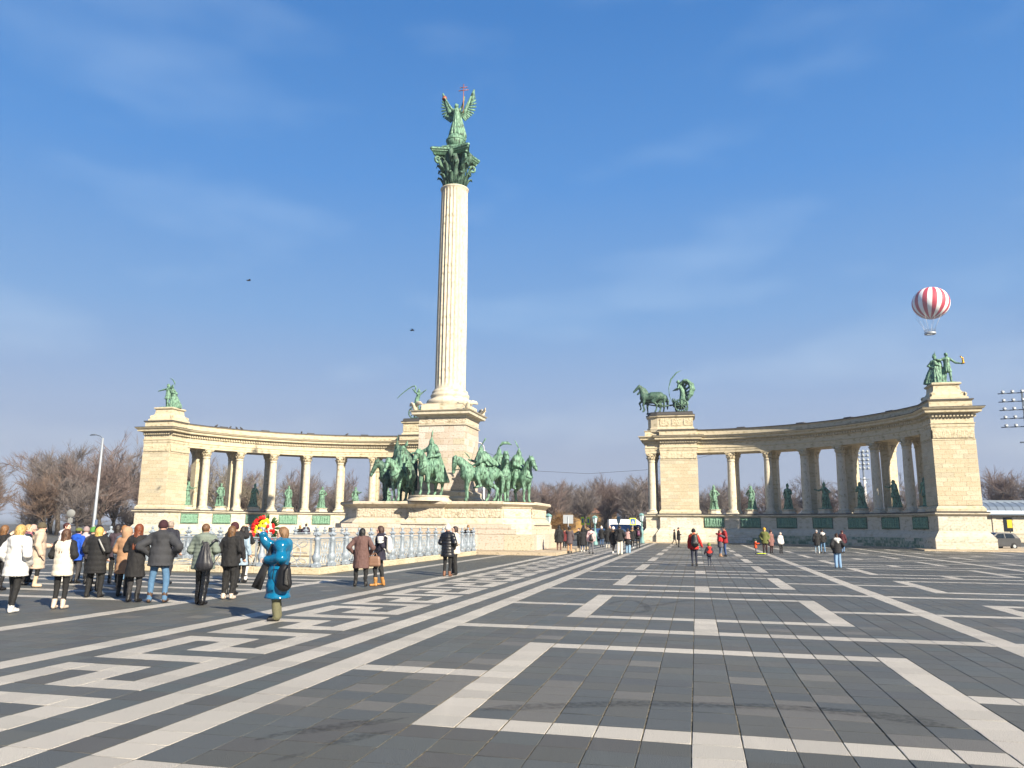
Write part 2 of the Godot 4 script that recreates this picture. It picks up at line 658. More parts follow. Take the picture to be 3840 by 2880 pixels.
func slab_arrays(P: PackedVector3Array, N: PackedVector3Array, C: PackedColorArray, I: PackedInt32Array, u: float, v: float, du: float, dv: float, y: float, col: Color, local := false, plain := false) -> void:
	var g := 0.006 + rng.randf_range(0.0, 0.013)
	var gv := 0.004 + rng.randf_range(0.0, 0.009)
	var b := 0.012
	var base := P.size()
	for lv in (1 if plain else 2):
		var e := 0.0 if lv == 1 else b
		for k in [[0, 0], [1, 0], [1, 1], [0, 1]]:
			var uu := u + (g + e if k[0] == 0 else du - g - e)
			var vv := v + (gv + e if k[1] == 0 else dv - gv - e)
			var yy := y if lv == 0 else y - 0.005
			if local:
				P.append(Vector3((uu - u - du / 2.0) * SL, yy, -(vv - v - dv / 2.0) * SL))
			else:
				P.append(uv(uu, vv, yy))
			if lv == 0:
				N.append(Vector3.UP)
			else:
				var s := Vector3(k[0] * 2 - 1, 1.2, 1 - k[1] * 2).normalized()
				N.append(s if local else Basis(Vector3.UP, -AZ) * s)
			C.append(col)
	for q in ([[0, 1, 2, 3]] if plain else [[0, 1, 2, 3], [4, 5, 1, 0], [5, 6, 2, 1], [6, 7, 3, 2], [7, 4, 0, 3]]):
		I.append_array(PackedInt32Array([base + q[0], base + q[2], base + q[1], base + q[0], base + q[3], base + q[2]]))

func arrays_mesh(P: PackedVector3Array, N: PackedVector3Array, C: PackedColorArray, I: PackedInt32Array) -> ArrayMesh:
	var arr := []
	arr.resize(Mesh.ARRAY_MAX)
	arr[Mesh.ARRAY_VERTEX] = P
	arr[Mesh.ARRAY_NORMAL] = N
	if C.size():
		arr[Mesh.ARRAY_COLOR] = C
	arr[Mesh.ARRAY_INDEX] = I
	var m := ArrayMesh.new()
	m.add_surface_from_arrays(Mesh.PRIMITIVE_TRIANGLES, arr)
	return m

func make_ground() -> void:
	var b := MB.new()
	b.quad(Vector3(-520, -0.045, 120), Vector3(520, -0.045, 120), Vector3(520, -0.045, -620), Vector3(-520, -0.045, -620))
	struct("ground", b.mesh(), mt.asphalt)
	b = MB.new()
	b.quad(uv(-80, -14, -0.009), uv(112, -14, -0.009), uv(112, 232, -0.009), uv(-80, 232, -0.009))
	var pave := struct("pavement", b.mesh(), mt.joint)
	var rows := []  # [v, height, kind]
	for k in range(-2, 10):
		var v0 := 28.4 + 21.05 * k
		rows.append([v0, 0.95, "A"])
		for i in 4:
			rows.append([v0 + 0.95 + 0.9625 * i, 0.9625, "AC"])
		rows.append([v0 + 4.8, 1.0, "C"])
		for i in 4:
			rows.append([v0 + 5.8 + 0.925 * i, 0.925, "CD"])
		rows.append([v0 + 9.5, 0.95, "D"])
		for i in 5:
			rows.append([v0 + 10.45 + 0.94 * i, 0.94, "Dm"])
		rows.append([v0 + 15.15, 0.9, "m"])
		for i in 5:
			rows.append([v0 + 16.05 + i, 1.0, "mA"])
	var P := PackedVector3Array()
	var N := PackedVector3Array()
	var C := PackedColorArray()
	var I := PackedInt32Array()
	var shared := {}
	var wide := FastNoiseLite.new()
	wide.frequency = 0.06
	var singles := 0
	for u in range(-78, 110):
		var n := rows.size() if u >= -11 else 244
		for i in n:
			var v: float
			var dv := 1.0
			var white: bool
			if u >= -11:
				v = rows[i][0]
				dv = rows[i][1]
				white = field_white(posmod(u + 11, 22), rows[i][2])
			else:
				v = i - 14.75
				white = left_white(u, i - 15)
			if v > 229.0 or v < -13.0 or (u > 81 and v < 60.0):
				continue
			var y := rng.randf_range(-0.0018, 0.0018)
			var near := v > 12.0 and v < 22.6 and u >= -16 and u <= 11 and singles < 300 and u < 0.62 * v - 0.5 and u > 2.2 - 1.02 * v
			tone_shift = 0.12 * wide.get_noise_2d(u, v) + 0.07 * wide.get_noise_2d(u * 5.0, v * 5.0)
			var col := slab_tone(white)
			if near:
				singles += 1
				var key := "%s%d%d" % ["w" if white else "d", int(dv * 100), rng.randi() % 4]
				if not shared.has(key):
					var p2 := PackedVector3Array()
					var n2 := PackedVector3Array()
					var c2 := PackedColorArray()
					var i2 := PackedInt32Array()
					slab_arrays(p2, n2, c2, i2, 0, 0, 1, dv, 0, col, true)
					shared[key] = arrays_mesh(p2, n2, c2, i2)
				part("slab", shared[key], mt.pave, pave, uv(u + 0.5, v + dv / 2.0, y), -AZ)
			else:
				slab_arrays(P, N, C, I, u, v, 1, dv, y, col, false, v > 70.0)
	var rest := part("far_slabs", arrays_mesh(P, N, C, I), mt.pave, pave)
	rest.set_meta("kind", "stuff")
	tyre_marks()

func tyre_marks() -> void:
	var m := mat("tyre", Color(0.02, 0.02, 0.025, 0.26), 0.8)
	m.transparency = BaseMaterial3D.TRANSPARENCY_ALPHA
	m.albedo_texture = noise_tex(0.035, 61, [Color(1, 1, 1, 0.2), Color(1, 1, 1, 1.0)], [0.3, 0.7], 256, 4)
	m.uv1_triplanar = true
	m.uv1_world_triplanar = true
	m.uv1_scale = Vector3(1.2, 1.2, 1.2)
	var runs := [
		[[-5.0, 18.4], [-4.2, 18.9], [-2.7, 19.6], [-1.1, 20.2], [1.8, 20.65], [3.0, 20.6], [4.0, 20.4], [4.9, 20.0], [5.9, 19.4], 0.24],
		[[2.2, 20.85], [3.6, 20.8], [4.8, 20.5], [5.8, 19.9], 0.1],
		[[-8.5, 15.2], [-7.9, 15.7], [-7.3, 16.4], [-6.7, 16.9], [-6.1, 17.5], 0.2],
		[[-7.2, 14.7], [-6.8, 15.3], [-6.5, 15.8], [-6.0, 16.4], 0.18],
		[[-8.6, 14.7], [-8.4, 15.1], [-8.0, 15.5], 0.18],
		[[-7.5, 13.6], [-7.2, 14.2], [-7.0, 14.6], 0.16],
		[[-4.9, 42.2], [-4.2, 41.0], [-3.2, 40.3], [-2.4, 41.6], [-2.6, 44.2], [-3.5, 47.1], [-4.4, 46.0], [-4.7, 44.0], 0.16],
		[[-3.4, 43.4], [-2.1, 44.5], [-0.7, 47.6], [0.9, 49.2], [4.7, 52.6], 0.16],
		[[-3.4, 50.9], [-1.8, 53.1], [-0.2, 54.7], [1.4, 55.6], 0.14]]
	for run in runs:
		var c := Curve3D.new()
		var w: float = run[-1]
		for i in run.size() - 1:
			var p := uv(run[i][0], run[i][1], 0.0)
			var q := uv(run[mini(i + 1, run.size() - 2)][0], run[mini(i + 1, run.size() - 2)][1], 0.0)
			var o := uv(run[maxi(i - 1, 0)][0], run[maxi(i - 1, 0)][1], 0.0)
			c.add_point(p, (o - q) / 6.0, (q - o) / 6.0)
		var pts := c.tessellate_even_length(5, 0.12)
		var mb := MB.new()
		for i in pts.size() - 1:
			var d := (pts[i + 1] - pts[i]).normalized()
			var s := d.cross(Vector3.UP) * w / 2.0
			var taper := minf(1.0, minf(i, pts.size() - 2 - i) / 4.0)
			var taper2 := minf(1.0, minf(i + 1, pts.size() - 3 - i) / 4.0)
			mb.quad(pts[i] + s * taper, pts[i + 1] + s * maxf(taper2, 0.0), pts[i + 1] - s * maxf(taper2, 0.0), pts[i] - s * taper)
		var o2 := struct("tyre_mark" if not used.has("tyre_mark") else numbered("tyre_mark"), mb.mesh(), m)
		used["tyre_mark"] = used.get("tyre_mark", 0)
		o2.position.y = 0.006

# ---------- architecture ----------
func arc(t: float, R: float) -> Vector2:  # plan point (r, -b) on the colonnade's circle
	return Vector2(CR + R * sin(t), -(CB + R * cos(t)))

func ring(t0: float, t1: float, Ri: float, Ro: float, n: int) -> Array:
	var a := []
	for i in n + 1:
		a.append(arc(lerpf(t0, t1, float(i) / n), Ri))
	for i in n + 1:
		a.append(arc(lerpf(t1, t0, float(i) / n), Ro))
	return a

func ring_cap(b: MB, path: Array, y: float, up: bool) -> void:
	var n := path.size()
	for i in n / 2 - 1:
		var p: Vector2 = path[i]
		var q: Vector2 = path[i + 1]
		var r: Vector2 = path[n - 2 - i]
		var s: Vector2 = path[n - 1 - i]
		if up:
			b.quad(Vector3(p.x, y, p.y), Vector3(q.x, y, q.y), Vector3(r.x, y, r.y), Vector3(s.x, y, s.y))
		else:
			b.quad(Vector3(s.x, y, s.y), Vector3(r.x, y, r.y), Vector3(q.x, y, q.y), Vector3(p.x, y, p.y))

func rect(r0: float, r1: float, b0: float, b1: float) -> Array:  # b0 is the front
	return [Vector2(r0, -b0), Vector2(r1, -b0), Vector2(r1, -b1), Vector2(r0, -b1)]

func grown(path: Array, d: float) -> Array:
	var c := Vector2.ZERO
	for p in path:
		c += p / path.size()
	var out := []
	for p in path:
		out.append(p + Vector2(signf(p.x - c.x), signf(p.y - c.y)) * d)
	return out

func vv(a: Array, dy := 0.0) -> Array:
	var o := []
	for p in a:
		o.append(Vector2(p[0], p[1] + dy))
	return o

const PODIUM := [[0.46, 0.1], [0.46, 0.97], [0.40, 1.0], [0.40, 1.08], [0.30, 1.14], [0.24, 1.3], [0.12, 1.42], [0.10, 1.5], [0.0, 1.58], [0.0, 2.82]]
const LEDGE := [[0.0, 2.82], [0.06, 2.86], [0.16, 2.94], [0.24, 2.97], [0.24, 3.08]]
const LEDGE_TOP := [[0.20, 3.08], [0.28, 3.085], [0.28, 3.13], [0.0, 3.2]]
const ARCHI := [[0.0, 10.0], [0.0, 10.24], [0.035, 10.25], [0.035, 10.48], [0.10, 10.54], [0.10, 10.58], [0.0, 10.6], [0.0, 11.06], [0.06, 11.08]]
const CORN := [[0.08, 11.06], [0.10, 11.34], [0.24, 11.40], [0.26, 11.44], [0.52, 11.46], [0.54, 11.66], [0.66, 11.72], [0.74, 11.82], [0.74, 11.87]]
const ATTIC := [[0.02, 11.87], [0.02, 12.46], [0.10, 12.5], [0.10, 12.56]]

func relief_mesh(w: float, h: float, amp: float, sd: int, nx: int, ny: int, scroll: bool) -> ArrayMesh:
	# a carved field: rolling tendrils (scroll) or a crowd of figures, raised from its ground
	var key := "relief_%d_%d_%d" % [int(w * 100), int(h * 100), sd]
	if mt.has(key):
		return mt[key]
	var n := FastNoiseLite.new()
	n.seed = sd
	n.frequency = 1.0
	var r := RandomNumberGenerator.new()
	r.seed = sd
	var fig := []
	if not scroll:
		var x := -w / 2.0 + 0.12
		while x < w / 2.0 - 0.1:
			var lean := r.randf_range(-0.14, 0.14)
			var top := h * r.randf_range(0.18, 0.36)
			fig.append([Vector2(x, -h * 0.42), Vector2(x + lean, top), 0.07])
			fig.append([Vector2(x + lean, top + 0.09), Vector2(x + lean, top + 0.1), 0.05])
			fig.append([Vector2(x + lean, top * 0.7), Vector2(x + lean + r.randf_range(-0.25, 0.25), top * 0.7 + r.randf_range(-0.2, 0.15)), 0.035])
			x += r.randf_range(0.11, 0.19)
	var hf := func(p: Vector2) -> float:
		if scroll:
			# interlaced tendrils, mirrored about the panel's middle
			var k := 3.4 / sqrt(h)
			var e := n.get_noise_2d(absf(p.x) * k, p.y * k + 7.0)
			var g2 := n.get_noise_2d(absf(p.x) * k * 1.9 + 40.0, p.y * k * 1.9)
			var s := maxf(1.0 - absf(e) * 6.0, 1.0 - absf(g2) * 4.5)
			return clampf(s * 1.4, 0.0, 1.0) * (1.0 if absf(p.y) < h * 0.46 else 0.0)
		var best := 0.0
		for g in fig:
			var a2: Vector2 = g[0]
			var ab: Vector2 = g[1] - a2
			var t := clampf((p - a2).dot(ab) / maxf(ab.length_squared(), 1e-6), 0.0, 1.0)
			var d2: float = (p - a2 - ab * t).length()
			var rr: float = g[2]
			if d2 < rr:
				best = maxf(best, sqrt(1.0 - d2 * d2 / (rr * rr)))
		return best + 0.12 * n.get_noise_2d(p.x * 6.0, p.y * 6.0)
	var b := MB.new()
	b.st.set_smooth_group(1)
	var z := []
	for j in ny + 1:
		for i in nx + 1:
			var p := Vector2(-w / 2.0 + w * i / nx, -h / 2.0 + h * j / ny)
			z.append(Vector3(p.x, p.y, amp * float(hf.call(p))))
	for j in ny:
		for i in nx:
			var k := j * (nx + 1) + i
			b.quad(z[k], z[k + 1], z[k + nx + 2], z[k + nx + 1])
	mt[key] = b.mesh()
	return mt[key]

func leaf_tubes(b: MB, r0: float, y0: float, h: float, out: float, count: int, w: float, ph: float) -> void:
	for i in count:
		var a := TAU * (i + ph) / count
		var d := Vector3(sin(a), 0, cos(a))
		var pts := [d * r0 + Vector3.UP * y0, d * (r0 * 1.02 + out * 0.1) + Vector3.UP * (y0 + h * 0.5), d * (r0 + out * 0.55) + Vector3.UP * (y0 + h * 0.9), d * (r0 + out) + Vector3.UP * (y0 + h), d * (r0 + out * 1.15) + Vector3.UP * (y0 + h * 0.86)]
		b.tube(pts, [w * 0.8, w, w * 1.1, w * 0.8, w * 0.35], 6, 0.4, d)

func capital_mesh(r: float, h: float) -> ArrayMesh:
	var b := MB.new()
	b.lathe(vv([[r * 1.08, 0], [r * 1.12, h * 0.04], [r, h * 0.07], [r * 0.98, h * 0.5], [r * 1.25, h * 0.86], [0.0, h * 0.86]]), 20)
	leaf_tubes(b, r * 1.0, h * 0.07, h * 0.34, r * 0.38, 8, r * 0.3, 0.0)
	leaf_tubes(b, r * 1.0, h * 0.1, h * 0.6, r * 0.48, 8, r * 0.26, 0.5)
	for i in 4:  # corner volutes
		var a := PI / 4 + i * PI / 2
		var d := Vector3(sin(a), 0, cos(a))
		b.tube([d * r + Vector3.UP * h * 0.5, d * r * 1.35 + Vector3.UP * h * 0.76, d * r * 1.75 + Vector3.UP * h * 0.86, d * r * 1.82 + Vector3.UP * h * 0.72, d * r * 1.66 + Vector3.UP * h * 0.68], [r * 0.14, r * 0.16, r * 0.17, r * 0.15, r * 0.1], 6)
	var aba := []
	for i in 4:
		var a2 := PI / 4 - i * PI / 2
		var c := Vector2(sin(a2), cos(a2)) * r * 2.0
		var a3 := a2 - PI / 2
		var c2 := Vector2(sin(a3), cos(a3)) * r * 2.0
		for k in 6:
			var t := k / 6.0
			aba.append(c.lerp(c2, t) * (1.0 - 0.22 * sin(PI * t)))
	aba.reverse()
	b.sweep(aba, true, vv([[-0.03 * r, h * 0.85], [0, h * 0.87], [0.05 * r, h * 0.93], [0.1 * r, h * 0.95], [0.1 * r, h]]))
	b.fan(aba.map(func(q): return q * 1.05), h - 0.001, true)
	b.fan(aba.map(func(q): return q * 0.98), h * 0.852, false)
	return b.mesh()

func base_mesh(r: float) -> ArrayMesh:
	var b := MB.new()
	var q := rect(-r * 1.42, r * 1.42, -r * 1.42, r * 1.42)
	b.sweep(q, true, vv([[0, 0], [0, r * 0.34]]))
	b.fan(q, r * 0.34, true)
	b.lathe(vv([[r * 1.36, r * 0.34], [r * 1.42, r * 0.46], [r * 1.36, r * 0.58], [r * 1.2, r * 0.62], [r * 1.16, r * 0.74], [r * 1.24, r * 0.78], [r * 1.27, r * 0.86], [r * 1.2, r * 0.96], [r * 1.05, r * 1.0], [r, r * 1.12]]), 28)
	return b.mesh()

func block_face(parent: Node, o: Vector3, ux: Vector3, w: float, y0: float, y1: float, rows: int, len0: float, mats: String, sx: float, off: Vector3, sd: int, skip := 0) -> void:
	# courses of single stones set proud of a wall; o is the left end seen from outside, ux runs to the right
	var r := RandomNumberGenerator.new()
	r.seed = sd
	var hh := (y1 - y0) / rows
	for j in rows:
		var n := maxi(1, int(round(w / len0)))
		var cuts := [0.0]
		var st := w / n
		for i in n:
			var nx := st * (i + 1)
			if i < n - 1:
				nx = st * (i + (0.62 if j % 2 == 0 else 1.1)) + r.randf_range(-0.16, 0.16) * st
			cuts.append(nx)
		for i in n:
			if skip > 0 and r.randi() % skip == 0:
				continue
			var a: float = cuts[i]
			var c: float = cuts[i + 1]
			if c - a < 0.08:
				continue
			var key := "blk%d_%d" % [int((c - a) * 10.0), int(hh * 100.0)]
			if not mt.has(key):
				var b := MB.new()
				var hw := int((c - a) * 10.0) / 20.0
				b.bev(Vector3(-hw, -hh / 2.0 + 0.003, -0.05), Vector3(hw, hh / 2.0 - 0.003, 0.03), 0.007)
				mt[key] = b.mesh()
			var hw2 := int((c - a) * 10.0) / 20.0
			var p := o + ux * ((a + c) / 2.0) + Vector3.UP * (y0 + hh * (j + 0.5)) + ux.cross(Vector3.UP) * r.randf_range(-0.008, 0.006)
			var yaw := atan2(-ux.z, ux.x)
			p.x *= sx
			var e := part("stone_block", mt[key], mt["%s_%d" % [mats, r.randi() % 5]], parent, p - off, yaw * sx)
			e.scale.x = (c - a - 0.007) / (hw2 * 2.0)

func pylon(t: Node, sx: float, off: Vector3, r0: float, r1: float, b0: float, b1: float, dy: float, outer: bool) -> void:
	var b := MB.new(off, sx)
	var q := rect(r0, r1, b0, b1)
	var pod := grown(q, 0.18)
	b.sweep(pod, true, vv(PODIUM, dy))
	b.sweep(pod, true, vv(LEDGE, dy))
	part("pylon_podium", b.mesh(), mt.stone_pale, t)
	b = MB.new(off, sx)
	b.sweep(pod, true, vv(LEDGE_TOP, dy))
	b.fan(pod, 3.2 + dy, true)
	part("ledge_flashing", b.mesh(), mt.flashing, t)
	b = MB.new(off, sx)
	b.sweep(q, true, vv([[0.22, 3.2], [0.22, 3.42], [0.16, 3.46], [0.12, 3.56], [0.04, 3.62], [0.0, 3.66], [-0.04, 3.68], [-0.04, 9.12], [0.03, 9.13], [0.03, 9.2], [-0.03, 9.22], [-0.03, 10.05]], dy))
	part("pylon_shaft", b.mesh(), mt.stone, t)
	b = MB.new(off, sx)
	b.sweep(q, true, vv(ARCHI, dy))
	b.sweep(q, true, vv(CORN, dy))
	b.fan(grown(q, 0.74), 11.87 + dy, true)
	b.sweep(q, true, vv(ATTIC, dy))
	part("pylon_entablature", b.mesh(), mt.stone, t)
	b = MB.new(off, sx)
	b.sweep(q, true, vv([[0.74, 11.862], [0.78, 11.868], [0.78, 11.91], [0.04, 11.95]], dy))
	b.sweep(q, true, vv([[0.13, 12.54], [0.15, 12.55], [0.15, 12.64], [-0.2, 12.68]], dy))
	b.fan(grown(q, -0.2), 12.68 + dy, true)
	part("roof_flashing", b.mesh(), mt.flashing, t)
	dentils(t, sx, off, q, true, dy)
	# stones of the shaft: the front, and the side that faces the middle
	block_face(t, Vector3(r0 - 0.02, 0, -b0), Vector3(1, 0, 0), r1 - r0 + 0.04, 3.7 + dy, 9.1 + dy, 14, 0.86, "block", sx, off, 5 if sx > 0 else 6)
	var fr := part("frieze_relief", relief_mesh(r1 - r0 - 0.1, 0.72, 0.05, 11, 72, 12, true), mt.stone, t, Vector3((r0 + r1) / 2.0 * sx, 9.66 + dy, -b0 + 0.035) - off)
	fr.scale = Vector3.ONE
	if outer:
		block_face(t, Vector3(r0, 0, -b1), Vector3(0, 0, 1), b1 - b0 - 0.02, 3.7 + dy, 9.1 + dy, 14, 1.1, "block", sx, off, 7)
		part("frieze_relief", relief_mesh(b1 - b0 - 0.1, 0.72, 0.05, 12, 60, 12, true), mt.stone, t, Vector3((r0 - 0.035) * sx, 9.66 + dy, -(b0 + b1) / 2.0) - off, -PI / 2 * sx)
	block_face(t, Vector3(r0 - 0.62, 0, -b0 + 0.62), Vector3(1, 0, 0), r1 - r0 + 1.24, 0.12 + dy, 0.96 + dy, 3, 0.95, "plinth", sx, off, 21)
	block_face(t, Vector3(r0 - 0.16, 0, -b0 + 0.165), Vector3(1, 0, 0), r1 - r0 + 0.32, 1.6 + dy, 2.8 + dy, 3, 1.05, "plinth", sx, off, 22)

func dentils(t: Node, sx: float, off: Vector3, path: Array, closed: bool, dy: float) -> void:
	var b := MB.new(off, sx)
	var n := path.size()
	for i in (n if closed else n - 1):
		var p: Vector2 = path[i]
		var q: Vector2 = path[(i + 1) % n]
		var d := (q - p).normalized()
		var o := Vector2(-d.y, d.x)
		var l := p.distance_to(q)
		var m := maxi(1, int(l / 0.27))
		for k in m:
			var c := p.lerp(q, (k + 0.5) / m) + o * 0.15
			b.xf = Transform3D(Basis(Vector3.UP, atan2(-d.y, d.x)), Vector3(c.x, 11.215 + dy, c.y))
			b.box(Vector3(-0.075, -0.1, -0.09), Vector3(0.075, 0.1, 0.09))
	var o2 := part("dentil_course", b.mesh(), mt.stone, t)
	o2.set_meta("kind", "stuff")

func colonnade(sx: float) -> void:
	var off := Vector3(28.0 * sx, 0, -30.0)
	var side := "right" if sx > 0 else "left"
	var t := thing("colonnade", "curved cream stone colonnade to the %s of the tall column" % side, "colonnade", mp(off.x, 30.0), -AZ, "pair of curved colonnades")
	var t0 := deg_to_rad(3.0)
	var t1 := deg_to_rad(74.0)
	var loop := ring(t0, t1, 21.3, 24.9, 44)
	var b := MB.new(off, sx)
	b.sweep(loop, true, vv(PODIUM))
	b.sweep(loop, true, vv(LEDGE))
	part("podium", b.mesh(), mt.stone_pale, t)
	b = MB.new(off, sx)
	b.sweep(loop, true, vv(LEDGE_TOP))
	ring_cap(b, loop, 3.2, true)
	part("ledge_flashing", b.mesh(), mt.flashing, t)
	var ent := ring(t0, t1, 21.55, 24.4, 44)
	b = MB.new(off, sx)
	b.sweep(ent, true, vv(ARCHI))
	b.sweep(ent, true, vv(CORN))
	b.sweep(ent, true, vv(ATTIC))
	ring_cap(b, ent, 10.0, false)
	part("entablature", b.mesh(), mt.stone, t)
	b = MB.new(off, sx)
	b.sweep(ent, true, vv([[0.74, 11.862], [0.78, 11.868], [0.78, 11.9], [0.03, 11.94]]))
	b.sweep(ent, true, vv([[0.13, 12.54], [0.15, 12.55], [0.15, 12.62], [0.0, 12.65]]))
	ring_cap(b, ent, 12.65, true)
	part("roof_flashing", b.mesh(), mt.flashing, t)
	dentils(t, sx, off, ent.slice(0, 45), false, 0.0)
	# plinth stones along the inner curve
	for j in 3:
		for i in 20:
			if (i + j) % 7 == 6:
				continue
			var a0 := lerpf(t0, t1, (i + 0.5 * (j % 2)) / 20.5)
			var a1 := lerpf(t0, t1, (i + 1.0 + 0.5 * (j % 2)) / 20.5)
			var p := arc(a0, 20.84)
			var q := arc(a1, 20.84)
			var d := (q - p).normalized()
			block_face(t, Vector3(p.x, 0, p.y), Vector3(d.x, 0, d.y), p.distance_to(q), 0.12 + 0.28 * j, 0.4 + 0.28 * j, 1, 9.0, "stain" if sx > 0 and i > 3 else "plinth", sx, off, i * 7 + j)
	# columns with square piers behind
	var shaft := MB.new()
	shaft.lathe(vv([[0.43, 0.0], [0.435, 0.6], [0.44, 1.6], [0.425, 3.4], [0.39, 5.2], [0.385, 5.34], [0.43, 5.36], [0.44, 5.42], [0.40, 5.46], [0.38, 5.55]]), 32)
	var shm := shaft.mesh()
	var drum := MB.new()
	drum.lathe(vv([[0.436, -0.006], [0.441, -0.004], [0.441, 0.004], [0.436, 0.006]]), 32)
	var capm := capital_mesh(0.38, 0.82)
	var basem := base_mesh(0.43)
	var spots := []
	for k in 6:
		var a := deg_to_rad(12.76 + 10.42 * k)
		spots.append([arc(a, 22.0), a])
	spots.append([Vector2(12.68, -35.62), 0.0])
	for s in spots:
		var p3: Vector2 = s[0]
		var yaw: float = -s[1] * sx
		var c := part("column", shm, mt.stone_shaft, t, Vector3(p3.x * sx, 3.66, p3.y) - off, yaw)
		part("column_base", basem, mt.stone_pale, c, Vector3(0, -0.48, 0))
		part("capital", capm, mt.stone, c, Vector3(0, 5.5, 0))
		var joint := part("drum_joint", drum.mesh(), mt.stone_base, c, Vector3(0, 1.9, 0))
		joint.scale = Vector3(1.0, 1.0, 1.0)
	var pier := MB.new()
	var pq := rect(-0.5, 0.5, -0.5, 0.5)
	pier.sweep(pq, true, vv([[0.14, 0.0], [0.14, 0.2], [0.08, 0.3], [0.0, 0.42], [0, 5.9], [0.05, 5.92], [0.05, 6.0], [0.0, 6.02]]))
	for k2 in [-0.36, 0.0, 0.36]:  # raised strip on each face
		pier.box(Vector3(k2 - 0.09, 0.44, 0.5), Vector3(k2 + 0.09, 5.88, 0.53))
	pier.sweep(grown(pq, 0.02), true, vv([[0, 6.02], [0.04, 6.3], [0.16, 6.66], [0.2, 6.7], [0.2, 6.8]]))
	leaf_tubes(pier, 0.55, 6.04, 0.4, 0.22, 12, 0.14, 0.0)
	var pm := pier.mesh()
	for k in 7:
		var a2 := deg_to_rad(12.76 + 10.42 * k)
		var pp := arc(a2, 23.75) if k < 6 else Vector2(12.75, -37.6)
		part("pier", pm, mt.stone, t, Vector3(pp.x * sx, 3.2, pp.y) - off, -a2 * sx if k < 6 else 0.0)
	# bronze relief under each statue
	for k in 7:
		var a3 := deg_to_rad(7.55 + 10.42 * k)
		var rp := arc(a3, 21.27)
		var rm := part("relief_panel", relief_mesh(2.06, 0.98, 0.15, 50 + k, 50, 24, false), mt.bronze_small, t, Vector3(rp.x * sx, 2.25, rp.y) - off, -a3 * sx)
		var fb := MB.new()
		for s2 in [[-1.09, -0.55, 1.09, -0.49], [-1.09, 0.49, 1.09, 0.55], [-1.09, -0.49, -1.03, 0.49], [1.03, -0.49, 1.09, 0.49]]:
			fb.box(Vector3(s2[0], s2[1], -0.03), Vector3(s2[2], s2[3], 0.05))
		part("panel_frame", fb.mesh(), mt.bronze_dark, rm)
	pylon(t, sx, off, 37.15, 40.45, 17.9, 21.2, 0.013, true)
	pylon(t, sx, off, 13.68, 17.8, 35.0, 38.4, 0.017, false)
	# end bay over the last column
	b = MB.new(off, sx)
	var eb := rect(12.05, 13.9, 35.28, 38.2)
	b.sweep(grown(eb, 0.1), true, vv(PODIUM, 0.006))
	b.sweep(grown(eb, 0.1), true, vv(LEDGE, 0.006))
	part("end_podium", b.mesh(), mt.stone_pale, t)
	b = MB.new(off, sx)
	b.sweep(grown(eb, 0.1), true, vv(LEDGE_TOP, 0.006))
	b.fan(grown(eb, 0.1), 3.206, true)
	part("ledge_flashing", b.mesh(), mt.flashing, t)
	b = MB.new(off, sx)
	b.sweep(eb, true, vv(ARCHI, 0.006))
	b.sweep(eb, true, vv(CORN, 0.006))
	b.sweep(eb, true, vv(ATTIC, 0.006))
	b.fan(eb, 10.006, false)
	b.fan(grown(eb, 0.74), 11.876, true)
	b.fan(eb, 12.5, true)
	part("end_entablature", b.mesh(), mt.stone, t)
	dentils(t, sx, off, eb, true, 0.006)
	# attic pedestal that carries the chariot
	b = MB.new(off, sx)
	var cb := [Vector2(12.4, -35.9), Vector2(12.75, -35.35), Vector2(13.5, -35.1), Vector2(17.45, -35.1), Vector2(17.45, -38.2), Vector2(13.5, -38.2), Vector2(12.75, -37.95), Vector2(12.4, -37.4)]
	b.sweep(cb, true, vv([[0.12, 12.4], [0.12, 12.8], [0.06, 12.86], [0.0, 12.92], [0.0, 14.0], [0.1, 14.06], [0.2, 14.14], [0.2, 14.26]]))
	part("chariot_pedestal", b.mesh(), mt.stone, t)
	for k in 3:
		part("pedestal_relief", relief_mesh([0.95, 1.0, 0.95][k], 0.86, 0.06, 80 + k, 26, 22, true), mt.stone, t, Vector3((14.25 + 1.33 * k) * sx, 13.46, -35.085) - off)
	b = MB.new(off, sx)
	b.sweep(cb, true, vv([[0.2, 14.25], [0.24, 14.27], [0.24, 14.34], [0.05, 14.4], [0.0, 14.66], [-0.1, 14.72]]))
	b.fan(cb, 14.7, true)
	part("roof_flashing", b.mesh(), mt.flashing, t)
	# stepped block with scrolls on the outer pylon
	b = MB.new(off, sx)
	var ob := rect(37.6, 40.0, 18.35, 20.75)
	b.sweep(ob, true, vv([[0.3, 12.6], [0.3, 12.86], [0.2, 12.9], [0.16, 13.1], [0.0, 13.3], [-0.14, 13.5], [-0.18, 13.95], [-0.05, 14.02], [-0.02, 14.12], [-0.1, 14.2]]))
	b.fan(grown(ob, -0.1), 14.2, true)
	part("statue_block", b.mesh(), mt.stone, t)
	for c4 in [[37.5, 18.25], [40.1, 18.25], [37.5, 20.85]]:
		b = MB.new(off, sx)
		for k in 2:
			var dir := Vector3(0.36 if c4[0] < 39.0 else -0.36, 0, 0) if k == 0 else Vector3(0, 0, -0.36 if c4[1] < 19.0 else 0.36)
			var o5 := Vector3(c4[0], 13.08, -c4[1])
			var pts := []
			var rr := []
			for i in 13:
				var aa := i * 0.62
				var ra := 0.20 * (1.0 - i / 15.0)
				pts.append(o5 + dir.normalized() * (cos(aa) * ra) + Vector3.UP * sin(aa) * ra)
				rr.append(0.055)
			b.tube(pts, rr, 6)
			leaf_tubes_at(b, o5, dir)
		part("scroll", b.mesh(), mt.stone, t)
